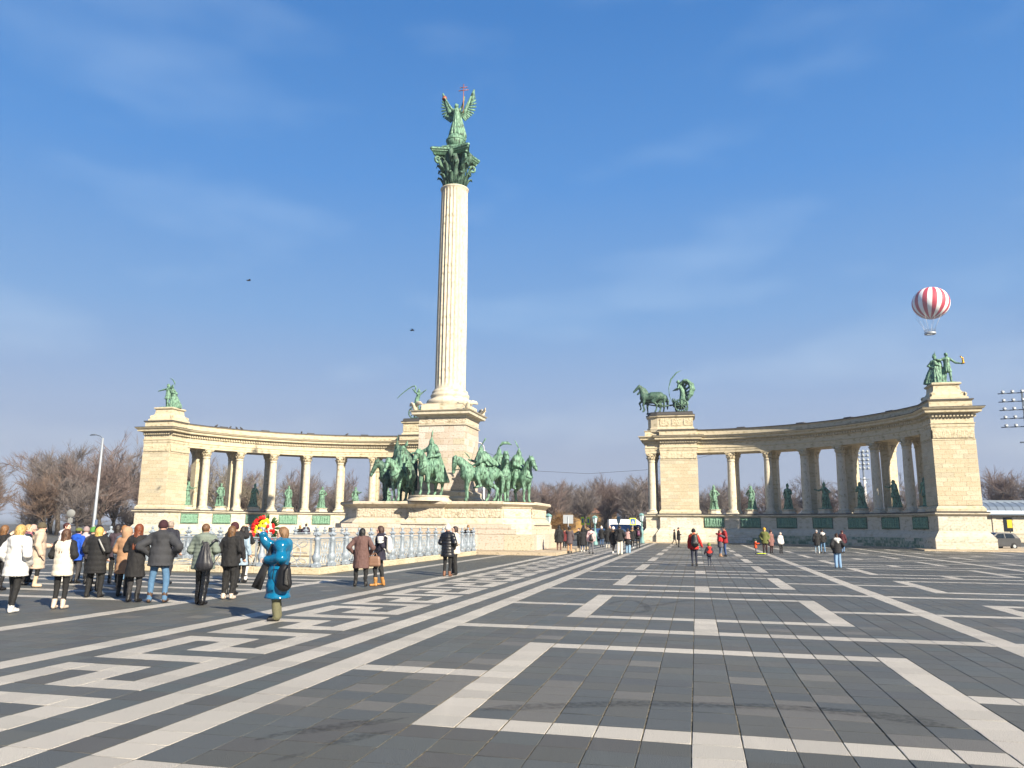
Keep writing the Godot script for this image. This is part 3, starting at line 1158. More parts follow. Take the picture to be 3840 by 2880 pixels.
	# low hatches on the roof
	for k in 4:
		var a6 := deg_to_rad([16.0, 33.0, 47.0, 60.0][k])
		var hp := arc(a6, 22.3)
		b = MB.new()
		b.bev(Vector3(-0.45, 0, -0.35), Vector3(0.45, 0.16, 0.35), 0.03)
		part("roof_hatch", b.mesh(), mt.flashing, t, Vector3(hp.x * sx, 12.65, hp.y) - off, -a6 * sx)

func leaf_tubes_at(b: MB, o: Vector3, dir: Vector3) -> void:
	for i in 4:
		var e := o + dir * (0.7 + i * 0.35) + Vector3.UP * (0.16 - 0.09 * i)
		b.tube([o + Vector3.UP * 0.05, o.lerp(e, 0.6) + Vector3.UP * 0.1, e], [0.05, 0.06, 0.02], 5)

func platform() -> void:  # raised stone apron round the monument
	var b := MB.new()
	b.off = -MO
	b.xf = Transform3D(Basis(Vector3.UP, -AZ), Vector3.ZERO)
	for sx in [-1.0, 1.0]:
		var lp := []
		for i in 31:
			lp.append(arc(deg_to_rad(lerpf(0.0, 70.0, i / 30.0)), 19.4))
		lp.append_array([Vector2(35.2, -20.2), Vector2(35.2, -15.6), Vector2(47.5, -15.6), Vector2(47.5, -45), Vector2(CR - 7, -45), Vector2(CR - 7, -33.5)])
		var q := []
		for p in lp:
			q.append(Vector2(p.x * sx, p.y))
		if sx < 0:
			q.reverse()
		b.sweep(q, true, vv([[0.0, -0.02], [0.0, 0.11], [-0.02, 0.12]]))
		var tris := Geometry2D.triangulate_polygon(PackedVector2Array(q))
		for i in range(0, tris.size(), 3):
			var a: Vector2 = q[tris[i]]
			var c: Vector2 = q[tris[i + 1]]
			var d: Vector2 = q[tris[i + 2]]
			if (c - a).cross(d - a) > 0:
				b.tri(Vector3(a.x, 0.12, a.y), Vector3(d.x, 0.12, d.y), Vector3(c.x, 0.12, c.y))
			else:
				b.tri(Vector3(a.x, 0.12, a.y), Vector3(c.x, 0.12, c.y), Vector3(d.x, 0.12, d.y))
	var c0 := [Vector2(-9.2, 7.2), Vector2(9.2, 7.2), Vector2(9.2, -7.4), Vector2(-9.2, -7.4)]
	b.sweep(c0, true, vv([[0.0, -0.02], [0.0, 0.19], [-0.02, 0.2]]))
	b.fan(c0, 0.2, true)
	struct("monument_apron", b.mesh(), mt.kerb)

func monument() -> void:
	var t := thing("column_monument", "tall cream fluted stone column on a square pedestal and stepped base in the middle", "column", mp(0, 0), -AZ)
	var b := MB.new()
	var pl := rect(-7.45, 7.45, -5.45, 5.45)
	b.sweep(pl, true, vv([[0.0, 0.19], [0.0, 1.17], [-0.02, 1.2]]))
	b.fan(pl, 1.2, true)
	part("base_plinth", b.mesh(), mt.stone_base, t)
	block_face(t, Vector3(-7.45, 0, 5.45), Vector3(1, 0, 0), 14.9, 0.21, 1.18, 1, 1.5, "ashlar", 1.0, Vector3.ZERO, 31)
	block_face(t, Vector3(7.45, 0, 5.45), Vector3(0, 0, -1), 10.9, 0.21, 1.18, 1, 1.4, "ashlar", 1.0, Vector3.ZERO, 32)
	var octo := func(fw: float, fb: float, sw: float, sb: float) -> Array:
		return [Vector2(-fw, fb), Vector2(fw, fb), Vector2(sw, sb), Vector2(sw, -sb), Vector2(fw, -fb), Vector2(-fw, -fb), Vector2(-sw, -sb), Vector2(-sw, sb)]
	b = MB.new()
	var s2: Array = octo.call(6.3, 5.15, 7.1, 4.3)
	b.sweep(s2, true, vv([[0, 1.2], [0, 1.5], [-0.02, 1.53]]))
	b.fan(s2, 1.53, true)
	var s3: Array = octo.call(5.9, 4.85, 6.95, 3.6)
	b.sweep(s3, true, vv([[0, 1.53], [0, 1.8], [-0.02, 1.83]]))
	b.fan(s3, 1.83, true)
	part("base_steps", b.mesh(), mt.stone_base, t)
	block_face(t, Vector3(-6.3, 0, 5.15), Vector3(1, 0, 0), 12.6, 1.21, 1.52, 1, 1.7, "ashlar", 1.0, Vector3.ZERO, 33)
	block_face(t, Vector3(-5.9, 0, 4.85), Vector3(1, 0, 0), 11.8, 1.54, 1.82, 1, 2.0, "ashlar", 1.0, Vector3.ZERO, 34)
	b = MB.new()
	var body: Array = [Vector2(-5.1, 4.2), Vector2(-1.2, 4.2), Vector2(-1.2, 4.62), Vector2(1.2, 4.62), Vector2(1.2, 4.2), Vector2(5.1, 4.2), Vector2(6.7, 2.6), Vector2(6.7, -2.6), Vector2(5.1, -4.2), Vector2(-5.1, -4.2), Vector2(-6.7, -2.6), Vector2(-6.7, 2.6)]
	b.sweep(body, true, vv([[0.34, 1.8], [0.34, 1.92], [0.26, 1.98], [0.1, 2.12], [0.04, 2.18], [0.0, 2.22], [0.0, 2.86], [0.06, 2.88], [0.1, 2.96], [0.26, 3.06], [0.36, 3.12], [0.36, 3.24], [0.30, 3.3]]))
	b.fan(grown([Vector2(-5.1, 4.2), Vector2(5.1, 4.2), Vector2(6.7, 2.6), Vector2(6.7, -2.6), Vector2(5.1, -4.2), Vector2(-5.1, -4.2), Vector2(-6.7, -2.6), Vector2(-6.7, 2.6)], 0.3), 3.3, true)
	b.box(Vector3(-1.5, 3.2, 4.0), Vector3(1.5, 3.3, 4.92))
	part("base_body", b.mesh(), mt.stone_base, t)
	var rel := [[-5.0, -1.25, 4.2, 0], [-1.15, 1.15, 4.62, 0], [1.25, 5.0, 4.2, 0]]
	for q in rel:
		part("relief_band", relief_mesh(q[1] - q[0], 0.6, 0.05, int(q[0] * 10) + 90, int((q[1] - q[0]) * 22), 14, true), mt.stone_base, t, Vector3((q[0] + q[1]) / 2.0, 2.54, q[2] + 0.012))
	part("relief_band", relief_mesh(2.1, 0.6, 0.05, 99, 46, 14, true), mt.stone_base, t, Vector3(5.9 + 0.012, 2.54, 3.4 + 0.012), PI / 4)
	part("relief_band", relief_mesh(5.0, 0.6, 0.05, 98, 90, 14, true), mt.stone_base, t, Vector3(6.712, 2.54, 0), PI / 2)
	b = MB.new()
	b.lathe(vv([[1.5, 3.3], [1.5, 3.4], [1.38, 3.44], [1.3, 3.58], [1.36, 3.62], [1.36, 3.68], [0.0, 3.69]]), 40, Vector3(0, 0, 4.0))
	part("rider_plinth", b.mesh(), mt.stone_base, t)
	# square pedestal with single stones
	b = MB.new()
	var pq := rect(-1.72, 1.72, -1.72, 1.72)
	b.sweep(grown(pq, 0.35), true, vv([[0.12, 3.29], [0.12, 3.6], [0.04, 3.68], [0.0, 3.7], [0.0, 4.0], [-0.2, 4.1], [-0.3, 4.14]]))
	b.sweep(pq, true, vv([[0.05, 4.1], [-0.03, 4.16], [-0.03, 8.72], [0.1, 8.74], [0.12, 8.82], [0.0, 8.86], [0.0, 9.3]]))
	part("pedestal", b.mesh(), mt.stone_pale, t)
	block_face(t, Vector3(-1.72, 0, 1.72), Vector3(1, 0, 0), 3.44, 4.18, 8.7, 10, 0.8, "ashlar", 1.0, Vector3.ZERO, 41)
	block_face(t, Vector3(1.72, 0, 1.72), Vector3(0, 0, -1), 3.44, 4.18, 8.7, 10, 0.86, "ashlar", 1.0, Vector3.ZERO, 42)
	part("pedestal_frieze", relief_mesh(3.4, 0.42, 0.05, 61, 90, 12, true), mt.stone_base, t, Vector3(0, 9.08, 1.722))
	part("pedestal_frieze", relief_mesh(3.4, 0.42, 0.05, 62, 90, 12, true), mt.stone_base, t, Vector3(1.722, 9.08, 0), PI / 2)
	b = MB.new()
	b.sweep(pq, true, vv([[0.0, 9.28], [0.06, 9.32], [0.1, 9.44], [0.36, 9.48], [0.42, 9.52], [0.44, 9.68], [0.52, 9.74], [0.56, 9.8]]))
	b.fan(grown(pq, 0.56), 9.8, true)
	part("pedestal_cornice", b.mesh(), mt.stone_pale, t)
	b = MB.new()
	var pb := rect(-1.62, 1.62, -1.62, 1.62)
	b.sweep(pb, true, vv([[0, 9.8], [0, 10.36]]))
	b.fan(pb, 10.36, true)
	b.lathe(vv([[1.6, 10.36], [1.68, 10.5], [1.68, 10.62], [1.56, 10.78], [1.42, 10.84], [1.38, 10.92], [1.42, 11.0], [1.44, 11.1], [1.38, 11.2], [1.32, 11.24], [1.34, 11.34], [1.3, 11.44], [1.22, 11.48], [1.16, 11.6]]), 48)
	part("column_base", b.mesh(), mt.stone_pale, t)
	# eagles on the pedestal corners
	for c in [[2.0, 2.0, 0.6], [2.0, -2.0, 2.2], [-2.0, 2.0, -0.6], [-2.0, -2.0, -2.2]]:
		b = MB.new()
		b.tube([Vector3(0, 0, -0.2), Vector3(0, 0.2, -0.05), Vector3(0, 0.42, 0.06), Vector3(0, 0.5, 0.2)], [0.12, 0.2, 0.13, 0.08], 8)
		for s in [-1.0, 1.0]:
			b.tube([Vector3(0.1 * s, 0.3, -0.05), Vector3(0.34 * s, 0.52, 0.02), Vector3(0.62 * s, 0.5, -0.06), Vector3(0.78 * s, 0.42, -0.12)], [0.12, 0.16, 0.13, 0.04], 8, 0.35, Vector3.BACK)
		part("eagle", b.mesh(), mt.stone_pale, t, Vector3(c[0], 9.8, c[1]), c[2])
	# fluted shaft
	b = MB.new()
	b.st.set_smooth_group(1)
	var ys := [11.55, 11.72, 12.0, 14.0, 17.0, 20.0, 23.0, 26.0, 27.1, 27.25, 27.3]
	var rs := [1.16, 1.14, 1.135, 1.13, 1.12, 1.1, 1.07, 1.03, 1.015, 1.04, 1.06]
	var dp := [0.0, 0.02, 1.0, 1.0, 1.0, 1.0, 1.0, 1.0, 0.9, 0.0, 0.0]
	var N := 24 * 8
	for j in ys.size() - 1:
		for i in N:
			var q := []
			for e in [[i, j], [i + 1, j], [i + 1, j + 1], [i, j + 1]]:
				var ph := fposmod(e[0] / 8.0, 1.0)
				var fl := 0.0 if ph < 0.2 or ph > 0.99 else sin(PI * (ph - 0.2) / 0.8)
				var rr: float = rs[e[1]] - 0.085 * pow(maxf(fl, 0.0), 0.6) * dp[e[1]]
				var a = TAU * e[0] / N
				q.append(Vector3(sin(a) * rr, ys[e[1]], cos(a) * rr))
			b.quad(q[0], q[1], q[2], q[3])
	part("column_shaft", b.mesh(), mt.stone_shaft, t)
	b = MB.new()
	b.lathe(vv([[1.05, 27.28], [1.1, 27.34], [1.1, 27.42], [1.02, 27.46]]), 40)
	part("neck_ring", b.mesh(), mt.stone_shaft, t)
	big_capital(t)

func big_capital(t: Node) -> void:
	var b := MB.new()
	var r := 0.98
	b.lathe(vv([[r, 27.44], [r * 0.8, 27.8], [r * 0.82, 29.0], [r * 1.2, 29.9], [0, 29.9]]), 32)
	var k := part("capital", b.mesh(), mt.bronze_dark, t)  # bell, leaves and rosettes take the darker bronze as painted-in deep shade
	b = MB.new()
	leaf_tubes(b, r * 0.86, 27.46, 0.95, 0.46, 9, 0.2, 0.0)
	leaf_tubes(b, r * 0.86, 27.5, 1.75, 0.56, 9, 0.19, 0.5)
	leaf_tubes(b, r * 0.88, 28.6, 1.1, 0.5, 8, 0.12, 0.25)
	var lm := part("acanthus_leaves", b.mesh(), mt.bronze_dark, k)
	lm.set_meta("kind", "stuff")
	for i in 4:
		b = MB.new()
		var a := PI / 4 + i * PI / 2
		var d := Vector3(sin(a), 0, cos(a))
		var pts := [d * r * 1.0 + Vector3.UP * 28.7, d * r * 1.4 + Vector3.UP * 29.4]
		var rr := [0.12, 0.14]
		for j in 11:
			var an := 1.9 - j * 0.75
			var ra := 0.3 * (1.0 - j / 13.0)
			pts.append(d * (1.5 + cos(an) * ra) + Vector3.UP * (29.5 + sin(an) * ra))
			rr.append(0.12 - j * 0.005)
		b.tube(pts, rr, 7)
		part("volute", b.mesh(), mt.bronze, k)
	for i in 4:
		b = MB.new()
		var a2 := i * PI / 2
		var d2 := Vector3(sin(a2), 0, cos(a2))
		b.tube([d2 * 1.0 + Vector3.UP * 29.3, d2 * 1.16 + Vector3.UP * 29.8, d2 * 1.2 + Vector3.UP * 30.15, d2 * 1.14 + Vector3.UP * 30.4], [0.1, 0.2, 0.24, 0.06], 7)
		part("rosette", b.mesh(), mt.bronze_dark, k)
	b = MB.new()
	var aba := []
	for i in 4:
		var a3 := PI / 4 - i * PI / 2
		var c := Vector2(sin(a3), cos(a3)) * 2.26
		var c2 := Vector2(sin(a3 - PI / 2), cos(a3 - PI / 2)) * 2.26
		var e := (c2 - c).normalized()
		for j in 9:
			var tt := j / 9.0
			aba.append((c + e * 0.14).lerp(c2 - e * 0.14, tt) * (1.0 - 0.27 * sin(PI * tt)))
		aba.append(c2 - e * 0.14)
	aba.reverse()
	b.sweep(aba, true, vv([[-0.32, 29.86], [-0.3, 29.95], [-0.16, 30.1], [-0.08, 30.16], [-0.08, 30.22], [0.0, 30.3], [0.0, 30.42], [-0.1, 30.48]]))
	b.fan(aba.map(func(q): return q * 0.95), 30.475, true)
	b.fan(aba.map(func(q): return q * 0.84), 29.88, false)
	part("abacus", b.mesh(), mt.bronze, k)

func railing() -> void:
	var t := thing("iron_railing", "ornate pale blue iron railing on a low stone kerb before the monument", "railing", mp(0, -18.0), -AZ)
	var at := func(r: float, bb: float) -> Vector3:
		return Vector3(r, 0, -(bb + 18.0))
	var kb := MB.new()
	kb.bev(Vector3(-0.59, 0, -0.2), Vector3(0.59, 0.24, 0.2), 0.015)
	var km := kb.mesh()
	var pm := MB.new()
	pm.lathe(vv([[0.14, 0], [0.14, 0.1], [0.11, 0.14], [0.1, 0.2], [0.13, 0.24], [0.15, 0.32], [0.15, 0.4], [0.11, 0.46], [0.09, 0.5], [0.1, 0.54], [0.08, 0.58], [0.075, 0.9], [0.1, 0.94], [0.11, 1.0], [0.09, 1.04], [0.06, 1.08]]), 14)
	pm.bev(Vector3(-0.14, 0, -0.14), Vector3(0.14, 0.14, 0.14), 0.02)
	var post := pm.mesh()
	var fm := MB.new()
	fm.lathe(vv([[0.06, 0], [0.1, 0.04], [0.11, 0.1], [0.08, 0.15], [0.03, 0.19], [0.05, 0.21], [0.062, 0.26], [0.045, 0.31], [0.0, 0.325]]), 12)
	for i in 4:
		var a := i * PI / 2 + PI / 4
		fm.lathe(vv([[0.0, -0.045], [0.04, -0.02], [0.045, 0.0], [0.03, 0.035], [0, 0.045]]), 8, Vector3(sin(a) * 0.11, 0.09, cos(a) * 0.11))
	var fin := fm.mesh()
	var panel := func(w: float, wheel: bool) -> ArrayMesh:
		var b := MB.new()
		var hw := w / 2.0
		for yy in [0.06, 0.12, 0.88, 0.94]:
			b.box(Vector3(-hw, yy - 0.012, -0.012), Vector3(hw, yy + 0.012, 0.012))
		b.bev(Vector3(-hw, 0.98, -0.04), Vector3(hw, 1.04, 0.04), 0.015)
		for xx in [-hw + 0.1, -hw + 0.15, hw - 0.15, hw - 0.1]:
			b.box(Vector3(xx - 0.012, 0.0, -0.011), Vector3(xx + 0.012, 0.98, 0.011))
		var bar := func(p: Vector2, q: Vector2) -> void:
			b.tube([Vector3(p.x, p.y, 0), Vector3(q.x, q.y, 0)], [0.014, 0.014], 4, 1.0, Vector3.BACK, false)
		var hoop := func(c: Vector2, rx: float, ry: float) -> void:
			var pts := []
			var rad := []
			for k in 17:
				var a := TAU * k / 16.0
				pts.append(Vector3(c.x + cos(a) * rx, c.y + sin(a) * ry, 0))
				rad.append(0.014)
			b.tube(pts, rad, 4, 1.0, Vector3.BACK, false)
		if wheel:
			var c := Vector2(0, 0.5)
			hoop.call(c, 0.12, 0.12)
			hoop.call(c, 0.14, 0.14)
			hoop.call(c, 0.46, 0.36)
			for k in 8:
				var a := k * PI / 4
				bar.call(c + Vector2(cos(a), sin(a)) * 0.14, c + Vector2(cos(a) * 0.72, clampf(sin(a) * 0.6, -0.38, 0.38)))
			for s in [-1, 1]:
				for u in [-1, 1]:
					hoop.call(Vector2(s * 0.5, 0.5 + u * 0.36), 0.2, 0.16)
		else:
			for k in 4:
				var x0 := -hw + 0.18 + (w - 0.36) * k / 3.0
				for j in 4:
					var x1 := -hw + 0.18 + (w - 0.36) * j / 3.0
					if absi(k - j) in [1, 2]:
						bar.call(Vector2(x0, 0.14), Vector2(x1, 0.87))
			hoop.call(Vector2(0, 0.5), 0.09, 0.16)
			hoop.call(Vector2(0, 0.22), 0.16, 0.1)
			hoop.call(Vector2(0, 0.78), 0.16, 0.1)
		return b.mesh()
	var pa: ArrayMesh = panel.call(1.0, false)
	var pw: ArrayMesh = panel.call(1.93, true)
	for s in [-1.0, 1.0]:
		var n := 17
		for i in n + 1:
			var bb := -27.9 + 19.9 * i / n
			var c := part("post", post, mt.iron, t, at.call(4.3 * s, bb) + Vector3(0, 0.24, 0), PI / 2)
			part("finial", fin, mt.iron, c, Vector3(0, 1.06, 0))
			if i < n:
				var mid := bb + 19.9 / n / 2.0
				part("lattice_panel", pa, mt.iron, t, at.call(4.3 * s, mid) + Vector3(0, 0.24, 0), PI / 2)
				part("kerb_stone", km, mt["block_%d" % (i % 5)], t, at.call(4.3 * s, mid), PI / 2)
	for i in 5:
		if i > 0 and i < 4:
			var c := part("post", post, mt.iron, t, at.call(-4.3 + 2.15 * i, -27.9) + Vector3(0, 0.24, 0))
			part("finial", fin, mt.iron, c, Vector3(0, 1.06, 0))
		if i < 4:
			part("lattice_panel", pw, mt.iron, t, at.call(-4.3 + 2.15 * (i + 0.5), -27.9) + Vector3(0, 0.24, 0))
	for i in 7:
		var ks := part("kerb_stone", km, mt["block_%d" % (i % 5)], t, at.call(-3.9 + 1.3 * i, -27.9) + Vector3(0, 0.003, 0))
		ks.scale.x = 1.09
	var cen := thing("cenotaph", "low broad pale stone memorial slab behind the iron railing", "memorial", mp(0, -17.0), -AZ)
	var b2 := MB.new()
	b2.bev(Vector3(-3.4, 0.0, -5.4), Vector3(3.4, 0.32, 5.4), 0.03)
	part("step", b2.mesh(), mt.stone_pale, cen)
	b2 = MB.new()
	b2.bev(Vector3(-2.9, 0.32, -4.9), Vector3(2.9, 1.2, 4.9), 0.08)
	part("slab", b2.mesh(), mt.stone_base, cen)

# ---------- people ----------
func make_head() -> void:
	var f := Field.new(Vector3(-0.12, -0.2, -0.13), Vector3(0.12, 0.15, 0.15), 0.0085)
	f.ell(Vector3(0, 0.02, -0.01), Vector3(0.076, 0.095, 0.094), 0.02)
	f.cap(Vector3(0, -0.05, 0.035), Vector3(0, -0.075, 0.055), 0.052, 0.036, 0.04)
	f.cap(Vector3(0, -0.06, -0.02), Vector3(0, -0.19, -0.03), 0.052, 0.056, 0.03)
	f.cap(Vector3(0, 0.02, 0.08), Vector3(0, -0.022, 0.102), 0.009, 0.013, 0.012)
	f.cap(Vector3(-0.03, 0.028, 0.073), Vector3(0.03, 0.028, 0.073), 0.016, 0.016, 0.015)
	for s in [-1.0, 1.0]:
		f.cap(Vector3(0.076 * s, 0.015, -0.005), Vector3(0.08 * s, -0.025, 0.0), 0.016, 0.011, 0.006)
		f.cap(Vector3(0.03 * s, 0.006, 0.078), Vector3(0.032 * s, 0.006, 0.078), 0.012, 0.012, 0.004, 1)
	f.cap(Vector3(-0.018, -0.052, 0.083), Vector3(0.018, -0.052, 0.083), 0.009, 0.009, 0.006, 2)
	head_mesh = coloured(f.meshes(), {0: Color.WHITE, 1: Color(0.09, 0.07, 0.06), 2: Color(0.72, 0.42, 0.4)})
	for s in [-1, 1]:
		var g := Field.new(Vector3(-0.08, -0.2, -0.04), Vector3(0.08, 0.03, 0.08), 0.0065)
		g.xf = Transform3D(Basis.from_scale(Vector3(-s, 1, 1)), Vector3.ZERO)
		for x in [-0.022, 0.0, 0.022]:  # palm
			g.cap(Vector3(x, -0.03, 0), Vector3(x, -0.087, 0.005), 0.017, 0.016, 0.02)
		g.cap(Vector3(0, 0.02, 0), Vector3(0, -0.03, 0), 0.027, 0.026, 0.02)
		var len := [0.055, 0.07, 0.076, 0.066]
		for i in 4:  # fingers, slightly curled
			var x: float = [-0.031, -0.011, 0.01, 0.03][i]
			var kn := Vector3(x, -0.09, 0.006)
			var mid := kn + Vector3(x * 0.15, -len[i] * 0.52, 0.014)
			var tip := mid + Vector3(0, -len[i] * 0.4, 0.028)
			g.cap(kn, mid, 0.0088, 0.0082, 0.004)
			g.cap(mid, tip, 0.0082, 0.007, 0.004)
		g.cap(Vector3(0.03, -0.035, 0.008), Vector3(0.052, -0.07, 0.028), 0.012, 0.0095, 0.01)
		g.cap(Vector3(0.052, -0.07, 0.028), Vector3(0.053, -0.1, 0.042), 0.0095, 0.008, 0.004)
		hands[s] = coloured(g.meshes(), {0: Color.WHITE})
	# hair and headgear, made round the same skull
	var lo := Vector3(-0.17, -0.52, -0.24)
	var hi := Vector3(0.17, 0.2, 0.17)
	var face := Vector3(0, -0.35, 0.94)
	for k in ["short", "bob", "long", "tail", "bun", "beanie", "pompom", "cap", "hood", "bald"]:
		var q := Field.new(Vector3(lo.x, -0.2 if k in ["short", "beanie", "cap", "bald", "bun", "pompom"] else lo.y, lo.z), hi, 0.014)
		match k:
			"short":
				q.ell(Vector3(0, 0.03, -0.015), Vector3(0.088, 0.105, 0.104), 0.02, 0, face, 0.032)
			"bald":
				q.ell(Vector3(0, 0.0, -0.022), Vector3(0.087, 0.075, 0.1), 0.02, 0, Vector3(0, 0.4, 0.9), 0.01)
			"bob":
				q.ell(Vector3(0, 0.03, -0.015), Vector3(0.096, 0.11, 0.112), 0.02, 0, face, 0.03)
				q.cap(Vector3(-0.045, -0.02, -0.045), Vector3(-0.045, -0.12, -0.045), 0.055, 0.05, 0.04)
				q.cap(Vector3(0.045, -0.02, -0.045), Vector3(0.045, -0.12, -0.045), 0.055, 0.05, 0.04)
				q.cap(Vector3(0, -0.02, -0.06), Vector3(0, -0.13, -0.06), 0.06, 0.055, 0.04)
			"long":
				q.ell(Vector3(0, 0.03, -0.015), Vector3(0.094, 0.108, 0.11), 0.02, 0, face, 0.03)
				q.cap(Vector3(0, -0.02, -0.05), Vector3(0, -0.4, -0.115), 0.085, 0.075, 0.05, 0, {"fz": 1.5, "fold": 7.0, "famp": 0.008})
				q.cap(Vector3(-0.06, -0.02, -0.01), Vector3(-0.09, -0.3, -0.02), 0.04, 0.03, 0.03)
				q.cap(Vector3(0.06, -0.02, -0.01), Vector3(0.09, -0.3, -0.02), 0.04, 0.03, 0.03)
			"tail":
				q.ell(Vector3(0, 0.03, -0.015), Vector3(0.088, 0.105, 0.104), 0.02, 0, face, 0.032)
				q.cap(Vector3(0, 0.02, -0.1), Vector3(0, -0.05, -0.15), 0.035, 0.04, 0.02)
				q.cap(Vector3(0, -0.05, -0.15), Vector3(0, -0.28, -0.13), 0.04, 0.02, 0.02)
			"bun":
				q.ell(Vector3(0, 0.03, -0.015), Vector3(0.088, 0.105, 0.104), 0.02, 0, face, 0.032)
				q.cap(Vector3(0, 0.1, -0.08), Vector3(0, 0.11, -0.085), 0.045, 0.045, 0.02)
			"beanie", "pompom":
				q.ell(Vector3(0, 0.045, -0.012), Vector3(0.1, 0.118, 0.116), 0.02, 0, Vector3(0, -1, 0.18), 0.005)
				q.cap(Vector3(-0.001, 0.02, -0.012), Vector3(0.001, 0.02, -0.012), 0.103, 0.103, 0.02, 0, {"ymin": -0.01, "ymax": 0.045, "fz": 0.9})
				if k == "pompom":
					q.cap(Vector3(0, 0.165, -0.02), Vector3(0, 0.166, -0.02), 0.045, 0.045, 0.01)
			"cap":
				q.ell(Vector3(0, 0.05, -0.01), Vector3(0.096, 0.085, 0.11), 0.02, 0, Vector3(0, -1, 0.0), -0.02)
				q.cap(Vector3(0, 0.035, 0.08), Vector3(0, 0.025, 0.13), 0.06, 0.05, 0.02, 0, {"ymin": 0.02, "ymax": 0.045})
			"hood":
				q.ell(Vector3(0, 0.02, -0.03), Vector3(0.125, 0.145, 0.14), 0.03, 0, Vector3(0, -0.15, 0.99), 0.06)
				q.cap(Vector3(0, -0.08, -0.05), Vector3(0, -0.2, -0.03), 0.115, 0.12, 0.05, 0, {"fz": 1.2})
		hair[k] = q.meshes()[0]

func coloured(ms: Dictionary, cols: Dictionary) -> ArrayMesh:
	var st := SurfaceTool.new()
	st.begin(Mesh.PRIMITIVE_TRIANGLES)
	for l in ms:
		var a: Array = ms[l].surface_get_arrays(0)
		var P: PackedVector3Array = a[Mesh.ARRAY_VERTEX]
		var N: PackedVector3Array = a[Mesh.ARRAY_NORMAL]
		for i in a[Mesh.ARRAY_INDEX]:
			st.set_color(cols.get(l, Color.WHITE))
			st.set_normal(N[i])
			st.add_vertex(P[i])
	st.index()
	return st.commit()

func arm_pose(kind: String, s: float) -> Array:  # elbow, wrist
	match kind:
		"pocket": return [Vector3(0.30 * s, 1.17, -0.11), Vector3(0.2 * s, 0.98, 0.09)]
		"hip": return [Vector3(0.38 * s, 1.2, -0.12), Vector3(0.21 * s, 1.02, 0.06)]
		"up": return [Vector3(0.25 * s, 1.22, 0.15), Vector3(0.11 * s, 1.47, 0.28)]
		"high": return [Vector3(0.24 * s, 1.36, 0.24), Vector3(0.15 * s, 1.58, 0.38)]
		"front": return [Vector3(0.26 * s, 1.17, -0.03), Vector3(0.07 * s, 1.12, 0.22)]
		"reach": return [Vector3(0.24 * s, 1.3, 0.2), Vector3(0.2 * s, 1.34, 0.45)]
		"hold": return [Vector3(0.28 * s, 1.18, 0.0), Vector3(0.38 * s, 0.95, 0.06)]
		"rail": return [Vector3(0.3 * s, 1.2, 0.12), Vector3(0.26 * s, 1.12, 0.36)]
		"swing": return [Vector3(0.24 * s, 1.16, -0.12), Vector3(0.24 * s, 0.94, 0.02)]
	return [Vector3(0.24 * s, 1.15, -0.03), Vector3(0.255 * s, 0.91, 0.06)]

